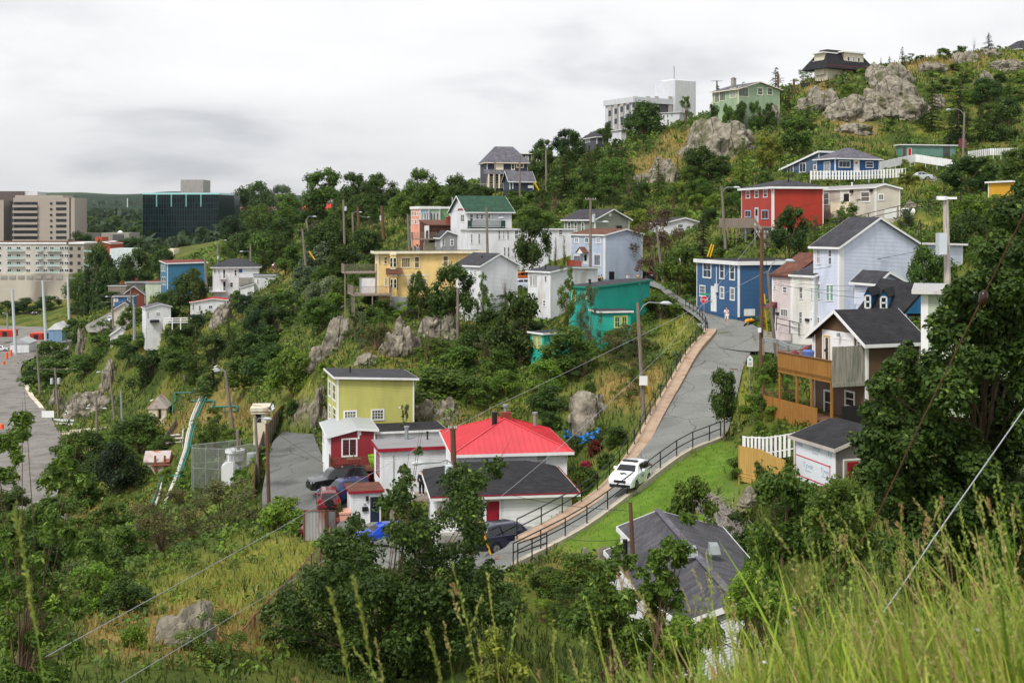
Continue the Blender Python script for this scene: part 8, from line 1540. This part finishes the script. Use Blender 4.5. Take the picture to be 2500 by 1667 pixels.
def rock_mat():
 m=bpy.data.materials.new('rock');m.use_nodes=True;nt=m.node_tree;N=nt.nodes;L=nt.links;b=N['Principled BSDF'];b.inputs['Roughness'].default_value=.95;b.inputs['Specular IOR Level'].default_value=.15;tc=N.new('ShaderNodeTexCoord')
 n=N.new('ShaderNodeTexNoise');n.inputs['Scale'].default_value=.8;n.inputs['Detail'].default_value=12;n.inputs['Roughness'].default_value=.65;L.new(tc.outputs['Object'],n.inputs['Vector']);r=N.new('ShaderNodeValToRGB');L.new(n.outputs['Fac'],r.inputs['Fac']);e=r.color_ramp.elements;e[0].position=.32;e[0].color=ROCK_COLS[1]+(1,);e[1].position=.66;e[1].color=ROCK_COLS[2]+(1,);k=e.new(.5);k.color=ROCK_COLS[0]+(1,)
 mp=N.new('ShaderNodeMapping');mp.inputs['Scale'].default_value=(.28,.22,.07);mp.inputs['Rotation'].default_value=(.2,.5,.3);L.new(tc.outputs['Object'],mp.inputs['Vector']);v=N.new('ShaderNodeTexVoronoi');v.feature='DISTANCE_TO_EDGE';v.inputs['Scale'].default_value=1.0;L.new(mp.outputs[0],v.inputs['Vector']);mr=N.new('ShaderNodeMapRange');mr.inputs['From Max'].default_value=.03;mr.inputs['To Min'].default_value=.35;L.new(v.outputs['Distance'],mr.inputs['Value'])
 mx=N.new('ShaderNodeMix');mx.data_type='RGBA';L.new(mr.outputs[0],mx.inputs['Factor']);mx.inputs['A'].default_value=(.045,.04,.034,1);L.new(r.outputs['Color'],mx.inputs['B']);n3=N.new('ShaderNodeTexNoise');n3 .inputs['Scale'].default_value=.35;n3 .inputs['Detail'].default_value=7;L.new(tc.outputs['Object'],n3 .inputs['Vector']);m3=N.new('ShaderNodeMapRange');m3 .inputs['From Min'].default_value=.56;m3 .inputs['From Max'].default_value=.64;m3 .inputs['To Max'].default_value=.75;L.new(n3 .outputs['Fac'],m3 .inputs['Value'])
 m2=N.new('ShaderNodeMix');m2 .data_type='RGBA';L.new(m3 .outputs[0],m2 .inputs['Factor']);L.new(mx.outputs['Result'],m2 .inputs['A']);m2 .inputs['B'].default_value=(.075,.085,.028,1);L.new(m2 .outputs['Result'],b.inputs['Base Color']);bp=N.new('ShaderNodeBump');bp.inputs['Strength'].default_value=.9;bp.inputs['Distance'].default_value=.3;ad=N.new('ShaderNodeMath');ad.operation='ADD';L.new(n.outputs['Fac'],ad.inputs[0]);L.new(mr.outputs[0],ad.inputs[1]);L.new(ad.outputs[0],bp.inputs['Height']);L.new(bp.outputs[0],b.inputs['Normal']);return m
ROCK=rock_mat()
def rock(label,t,x0,y0,x1,y1,D=None,tilt=0,name='rock_outcrop',cat='rock'):
 (a,yt),(b_,yb)=q(t,x0,y0),q(t,x1,y1);xm=(a+b_)/2;D=D or cast(xm,yb-(yb-yt)*.25,20)or 300;c=at(xm,yb,D);w=(b_-a)*D/F/2*1.18;h=(yb-yt)*D/F*1.12;bm=bmesh.new();bmesh.ops.create_icosphere(bm,subdivisions=5,radius=1);sd_=random.uniform(0,90);k=2.2
 for v in bm.verts:
  p=v.co*k+Vector((sd_,0,0));nv=mnoise.noise(p*.5)*.34+mnoise.noise(p)*.26;cell=mnoise.voronoi(p*.9)[0];f=1+nv+(cell[1]-cell[0])*.24-.08+mnoise.noise(p*4)*.07;v.co=Vector((v.co.x,v.co.y,v.co.z if v.co.z>0 else v.co.z*.6))*f
 me=bpy.data.meshes.new(name);bm.to_mesh(me);bm.free();me.materials.append(ROCK);co=np.empty(len(me.vertices)*3,np.float32);me.vertices.foreach_get('co',co);co=co.reshape(-1,3);co[:,0]*=w/max(np.abs(co[:,0]).max(),.1);co[:,1]*=min(w,h*1.6)*.9;co[:,2]*=h/max(co[:,2].max(),.1);co[:,2]+=co[:,0]*tilt;me.vertices.foreach_set('co',co.ravel());me.update()
 o=bpy.data.objects.new(name,me);COL.objects.link(o);o.location=(c.x,D+min(w,h)*.2,c.z+h*.04);return tag(o,label,cat)
for r_ in RKS:rock(*r_)
def colmesh(name,V,Fq,col,mat,k=4):
 o=npmesh(name,V,Fq,mat,k=k);a=o.data.attributes.new('col','FLOAT_COLOR','FACE');a.data.foreach_set('color',np.concatenate([col,np.ones((len(col),1))],1).astype(np.float32).ravel());return tag(o,kind='stuff')
def spots(n,d0,d1,u0=-.62,u1=.62,pw=.55):
 D=d0*(d1/d0)**(RNG.random(n)**pw);x=(u0+(u1-u0)*RNG.random(n))*D;z=ground_np(x,D);px=HX+x/D*F;py=HZ-z/D*F;ok=np.ones(n,bool)
 for poly,*_ in FLATS:ok&=~in_poly(x,D,poly)
 for H in HOUSES:dx=x-H.c.x;dy=D-H.c.y;a=dx*H.r.x+dy*H.r.y;b_=dx*H.l.x+dy*H.l.y;ok&=~((a>-.3)&(a<H.W+.3)&(b_>-.3)&(b_<H.L+.3))
 ok&=(px>-250)&(px<2950)&(py<1800);return x[ok],D[ok],z[ok],px[ok],py[ok]
def pick(ZWt,n):
 base=np.array([(.055,.085,.016),(.085,.115,.022),(.11,.12,.03),(.04,.07,.014)])[RNG.integers(0,4,n)];c=base.copy()
 for i,cc in((3,(.25,.25,.05)),(1,(.27,.20,.06)),(2,(.12,.11,.06)),(0,(.12,.22,.02))):w=np.clip(ZWt[:,i:i+1]*1.2,0,1)*(RNG.random((n,1))<.85);c=c*(1-w)+np.array(cc)*w
 return c*(.7+.6*RNG.random((n,1)))
x,D,z,px,py=spots(170000,24,420);Z=zone_weights(px,py);lawn=Z[:,0]>.5;n=len(x);hgt=(.22+.0022*D)*(.6+.8*RNG.random(n))*np.where(lawn,.35,1);wd=hgt*.10+.00022*D
th=RNG.random(n)*3.14;T=np.stack([np.cos(th),np.sin(th)*.4,np.zeros(n)],1);ln=RNG.normal(size=(n,3))*.25;ln[:,2]=1;P0=np.stack([x,D,z-.03],1)
V=np.stack([P0-T*wd[:,None],P0+T*wd[:,None],P0+ln*hgt[:,None]+T*wd[:,None]*.25,P0+ln*hgt[:,None]-T*wd[:,None]*.25],1).reshape(-1,3);c=pick(Z,n);colmesh('grass',V,np.arange(4*n).reshape(n,4),c,GRASSM)
x,D,z,px,py=spots(27000,26,520);Z=zone_weights(px,py);keep=(Z[:,0]<.3)&(RNG.random(len(x))>np.maximum(Z[:,1],Z[:,3])*.85)&(vnoise(x,D,12,21)>-.18);x,D,z,Z=x[keep],D[keep],z[keep],Z[keep];n=len(x);m=13;r=(.22+.0042*D)*(.5+RNG.random(n));o_=RNG.normal(size=(n,m,3));o_/=np.linalg.norm(o_,axis=2,keepdims=True);o_[:,:,2]=np.abs(o_[:,:,2])*.9
P=(np.stack([x,D,z],1)[:,None]+o_*(r[:,None,None]*(.5+.5*RNG.random((n,m,1))))).reshape(-1,3);Nn=unit(o_.reshape(-1,3)*.6+RNG.normal(size=(n*m,3))*.5+np.array([0,0,.5]));V,Fq=rhombs(P,Nn,np.repeat(r,m)*.27*(.6+.7*RNG.random(n*m)),.6)
c=np.repeat(np.array([TONES['mid'],TONES['dark'],TONES['bright'],TONES['mid'],TONES['mid'],TONES['bright']])[RNG.integers(0,6,n)],m,0)*(.7+.6*RNG.random((n*m,1)));colmesh('undergrowth',V,Fq,c,GRASSM)
n=26000;D=700*(4500/700)**RNG.random(n);x=(-.5+.75*RNG.random(n))*D;keep=vnoise(x,D,220,31)>-.02;x,D=x[keep],D[keep];n=len(x);z=ground_np(x,D);s_=(3+D*.0022)*(.6+.7*RNG.random(n));P=np.repeat(np.stack([x,D,z+s_*.5],1),4,0)+RNG.normal(size=(n*4,3))*np.repeat(s_,4)[:,None]*.45;V,Fq=rhombs(P,unit(RNG.normal(size=(n*4,3))+np.array([0,-.5,.8])),np.repeat(s_,4)*.55,.8);colmesh('distant_forest',V,Fq,np.array([(.030,.058,.018)])*(.6+.8*RNG.random((n*4,1))),GRASSM)
def blades(n,x,y,h,w,bend,col,name,seg=4):
 z=ground_np(x,y);az=RNG.random(n)*6.28;bd=np.stack([np.cos(az),np.sin(az)],1)*bend[:,None]+np.array([-.10,0]);t=np.linspace(0,1,seg+1);th=az+1.57;T=np.stack([np.cos(th),np.sin(th)*.3,np.zeros(n)],1)
 C=np.stack([x[:,None]+bd[:,:1]*h[:,None]*t**2,y[:,None]+bd[:,1:]*h[:,None]*t**2,z[:,None]-.05+h[:,None]*t],2);W_=(w[:,None]*(1-t**1.6)+.0006)[:,:,None];A=C-T[:,None]*W_;B=C+T[:,None]*W_;V=np.stack([A,B],2).reshape(-1,3)
 i=np.arange(n)[:,None]*(2*(seg+1))+np.arange(seg)[None]*2;Fq=np.stack([i,i+1,i+3,i+2],2).reshape(-1,4);colmesh(name,V,Fq,np.repeat(col,seg,0),GRASSM);return C
def gcol(n,dry=.2):c=np.array([(.16,.24,.022),(.23,.31,.03),(.11,.19,.02),(.30,.33,.05)])[RNG.integers(0,4,n)];k=RNG.random(n)<dry;c[k]=(.34,.25,.11);return c*(.82+.7*RNG.random((n,1)))
n=29000;y=2.6+6.5*RNG.random(n)**.8;x=y*(-.08+.62*RNG.random(n)**.8);blades(n,x,y,.16+.36*RNG.random(n)**1.3,.004+.005*RNG.random(n)**2,.6*RNG.random(n),gcol(n,.16),'grass')
n=420;y=2.8+3.6*RNG.random(n);x=y*(-.02+.48*RNG.random(n));blades(n,x,y,.35+.4*RNG.random(n),.007+.006*RNG.random(n),.9*RNG.random(n),gcol(n,.1),'grass',7)
n=4200;y=3.2+5*RNG.random(n);x=y*(-.42+.4*RNG.random(n));blades(n,x,y,.3+.3*RNG.random(n),.004+.002*RNG.random(n),.4*RNG.random(n),gcol(n),'grass')
SEED=np.array([(.34,.38,.10),(.26,.34,.06),(.42,.36,.14),(.30,.38,.08)])
def stalks(n,x,y,h,name,lab=None):
 C=blades(n,x,y,h,np.full(n,.0016),.32*RNG.random(n),gcol(n,.15),'grass' if not lab else name,6);P,T,S,col=[],[],[],[]
 for i in range(n):
  c=SEED[RNG.integers(0,4)];tim=RNG.random()<.22;ln_=(.06 if tim else .16)*RNG.uniform(.7,1.3);a,b_=C[i,-2],C[i,-1];d=(b_-a)/np.linalg.norm(b_-a);m_=34 if tim else 30;c=np.array((.42,.27,.13))if tim else c
  for j in range(m_):
   f=j/m_;sd_=RNG.normal(size=3);rr=.0035 if tim else .0045*(1-f*.5);P.append(b_-d*ln_*(1-f)+sd_*rr);T.append(d+sd_*(.25 if tim else .35));S.append(.006 if tim else .0085);col.append(c*RNG.uniform(.75,1.25))
 P=np.array(P);T=unit(np.array(T));Nn=unit(np.cross(T,RNG.normal(size=P.shape)));V,Fq=rhombs(P,Nn,np.array(S),.38,T);o=colmesh(name,V,Fq,np.array(col),GRASSM);return o
n=430;y=3.0+3.2*RNG.random(n);x=y*(.0+.45*RNG.random(n)**.6);stalks(n,x,y,.46+.50*RNG.random(n)**1.4,'grass_seed_heads');n=16;y=3.4+2*RNG.random(n);x=y*(-.12+.14*RNG.random(n));stalks(n,x,y,.95+.25*RNG.random(n),'grass_seed_heads')
for t,x0,y0,D,lab in(('K',110,100,3.2,'tall blurred grass stalk at the far left'),('L',685,780,3.6,'left of two tall seeding grass stalks at bottom centre left'),('L',878,690,3.7,'right of two tall seeding grass stalks at bottom centre left'),('L',1488,1120,4.2,'single thin grass stalk before the broad maple')):
 p=tat(t,x0,y0,D);gx=p.x+.12;gz=ground(gx,D+.1);o=empty('grass_stalk',(gx,D+.1,gz),0,lab,'grass stalk');O=o.location.copy();b=MB();m1=(p-O);pts=[Vector((m1 .x*f**2.2,m1 .y*f**2,m1 .z*f))for f in(0,.2,.4,.6,.75,.88,1)];b.tube(pts,[.003,.0028,.0025,.002,.0018,.0015,.001],6);b.build('stem',paint('stalk_green',(120,150,50)),o);P_,T_s,S_s=[],[],[]
 for j in range(90):f=j/90;ff=.80+.2*f;c=Vector((m1 .x*ff**2.2,m1 .y*ff**2,m1 .z*ff));d=(pts[-1]-pts[-3]).normalized();r3=RNG.normal(size=3);P_.append(np.array(c)+r3*.004);T_s.append(np.array(d)+r3*.3);S_s.append(.009)
 P_=np.array(P_);T_s=unit(np.array(T_s));V,Fq=rhombs(P_,unit(np.cross(T_s,RNG.normal(size=P_.shape))),np.array(S_s),.4,T_s);sh=npmesh('seed_head',V,Fq,LEAF,o,attr=.8+.5*RNG.random(len(Fq)));sh.color=(.30,.32,.08,1)
YW=pm('yarrow_white',(.7,.7,.66),rough=.8)
for i in range(6):
 y=random.uniform(4.5,7);x=y*random.uniform(.2,.42);z=ground(x,y);hh=random.uniform(.3,.42);o=empty('yarrow',(x,y,z),0,'white yarrow flower '+ORD[i]+' in the viewer meadow','flower','white yarrow in the meadow');b=MB();b.tube([(0,0,0),(0,0,hh)],.0015,5);b.build('stem',paint('stalk_green',(120,150,50)),o);b=MB();[b.tube([(a*.008,c_*.008,hh),(a*.008,c_*.008,hh+.004)],.005,5)for a in(-1,0,1,.5)for c_ in(-1,0,1)];b.build('flower_head',YW,o)
cam=bpy.data.cameras.new('camera');co=bpy.data.objects.new('camera',cam);COL.objects.link(co);sc.camera=co
co.location=(0,0,0);co.rotation_euler=(R(90),0,0)
cam.sensor_width=36;cam.lens=F/2500*36;cam.shift_y=-(1667/2-HZ)/2500;cam.clip_start=.1;cam.clip_end=30000
cam.dof.use_dof=True;cam.dof.focus_distance=95;cam.dof.aperture_fstop=6.3
SUN_EL,SUN_AZ=R(52),R(215)
sd=Vector((math.sin(SUN_AZ)*math.cos(SUN_EL),math.cos(SUN_AZ)*math.cos(SUN_EL),math.sin(SUN_EL)))
sl=bpy.data.lights.new('sun','SUN');so=bpy.data.objects.new('sun',sl);COL.objects.link(so)
sl.energy=1.5;sl.angle=R(14);sl.color=(1,.965,.91);so.rotation_euler=(-sd).to_track_quat('-Z','Y').to_euler()
w=bpy.data.worlds.new('World');sc.world=w;w.use_nodes=True;N=w.node_tree.nodes;L=w.node_tree.links
bg=N['Background'];out=N['World Output']
sky=N.new('ShaderNodeTexSky');sky.sky_type='NISHITA';sky.sun_disc=False;sky.sun_elevation=SUN_EL;sky.sun_rotation=SUN_AZ
L.new(sky.outputs[0],bg.inputs['Color']);bg.inputs['Strength'].default_value=.05
tc=N.new('ShaderNodeTexCoord')
sx=N.new('ShaderNodeSeparateXYZ');L.new(tc.outputs['Generated'],sx.inputs[0])
ad=N.new('ShaderNodeMath');ad.operation='ADD';ad.inputs[1].default_value=.22;L.new(sx.outputs['Z'],ad.inputs[0])
mxm=N.new('ShaderNodeMath');mxm.operation='MAXIMUM';mxm.inputs[1].default_value=.02;L.new(ad.outputs[0],mxm.inputs[0])
dv=N.new('ShaderNodeVectorMath');dv.operation='DIVIDE';cb=N.new('ShaderNodeCombineXYZ')
for k in range(3):L.new(mxm.outputs[0],cb.inputs[k])
L.new(tc.outputs['Generated'],dv.inputs[0]);L.new(cb.outputs[0],dv.inputs[1])
mp=N.new('ShaderNodeMapping');mp.inputs['Location'].default_value=(3.1,1.7,0);mp.inputs['Scale'].default_value=(1.5,1.5,.4);L.new(dv.outputs[0],mp.inputs['Vector'])
n1=N.new('ShaderNodeTexNoise');n1 .inputs['Scale'].default_value=.9;n1 .inputs['Detail'].default_value=9;n1 .inputs['Roughness'].default_value=.52;n1 .inputs['Distortion'].default_value=.25;L.new(mp.outputs[0],n1 .inputs['Vector'])
rp=N.new('ShaderNodeValToRGB');L.new(n1 .outputs['Fac'],rp.inputs['Fac']);e=rp.color_ramp.elements
e[0].position=.33;e[0].color=(.36,.363,.378,1);e[1].position=.68;e[1].color=(.55,.55,.553,1);k=e.new(.48);k.color=(.495,.497,.503,1)
mr=N.new('ShaderNodeMapRange');mr.inputs['From Min'].default_value=.01;mr.inputs['From Max'].default_value=.11;mr.inputs['To Min'].default_value=.76;mr.inputs['To Max'].default_value=1.0;L.new(sx.outputs['Z'],mr.inputs['Value'])
vm=N.new('ShaderNodeVectorMath');vm.operation='SCALE';L.new(rp.outputs['Color'],vm.inputs[0]);L.new(mr.outputs[0],vm.inputs['Scale'])
b2=N.new('ShaderNodeBackground');b2 .inputs['Strength'].default_value=1.0;L.new(vm.outputs[0],b2 .inputs['Color'])
asd=N.new('ShaderNodeAddShader');L.new(bg.outputs[0],asd.inputs[0]);L.new(b2 .outputs[0],asd.inputs[1])
mxs=N.new('ShaderNodeMixShader');mxs.inputs[0].default_value=.96;L.new(bg.outputs[0],mxs.inputs[1]);L.new(b2 .outputs[0],mxs.inputs[2]);L.new(mxs.outputs[0],out.inputs['Surface'])
sc.view_settings.view_transform='Standard';sc.view_settings.look='None';sc.view_settings.exposure=1.02;sc.view_settings.gamma=1
sc.cycles.max_bounces=5;sc.cycles.diffuse_bounces=3;sc.cycles.glossy_bounces=2;sc.cycles.transmission_bounces=2;sc.cycles.transparent_max_bounces=4
sc.cycles.use_denoising=True
hb=MB();zl=float(GZ.min())-1;hb.box(float(GX.min())-50,float(GX.max())+50,-60,float(GY.max())+50,zl,max(float(GZ.max()),70)+25)
hm=bpy.data.materials.new('haze_air');hm.use_nodes=True;N=hm.node_tree.nodes;N.remove(N['Principled BSDF']);v=N.new('ShaderNodeVolumePrincipled');v.inputs['Color'].default_value=(.74,.82,.92,1);v.inputs['Density'].default_value=2.2e-5;v.inputs['Anisotropy'].default_value=.1;hm.node_tree.links.new(v.outputs[0],N['Material Output'].inputs['Volume'])
ho=hb.build('haze',hm);tag(ho,kind='stuff')
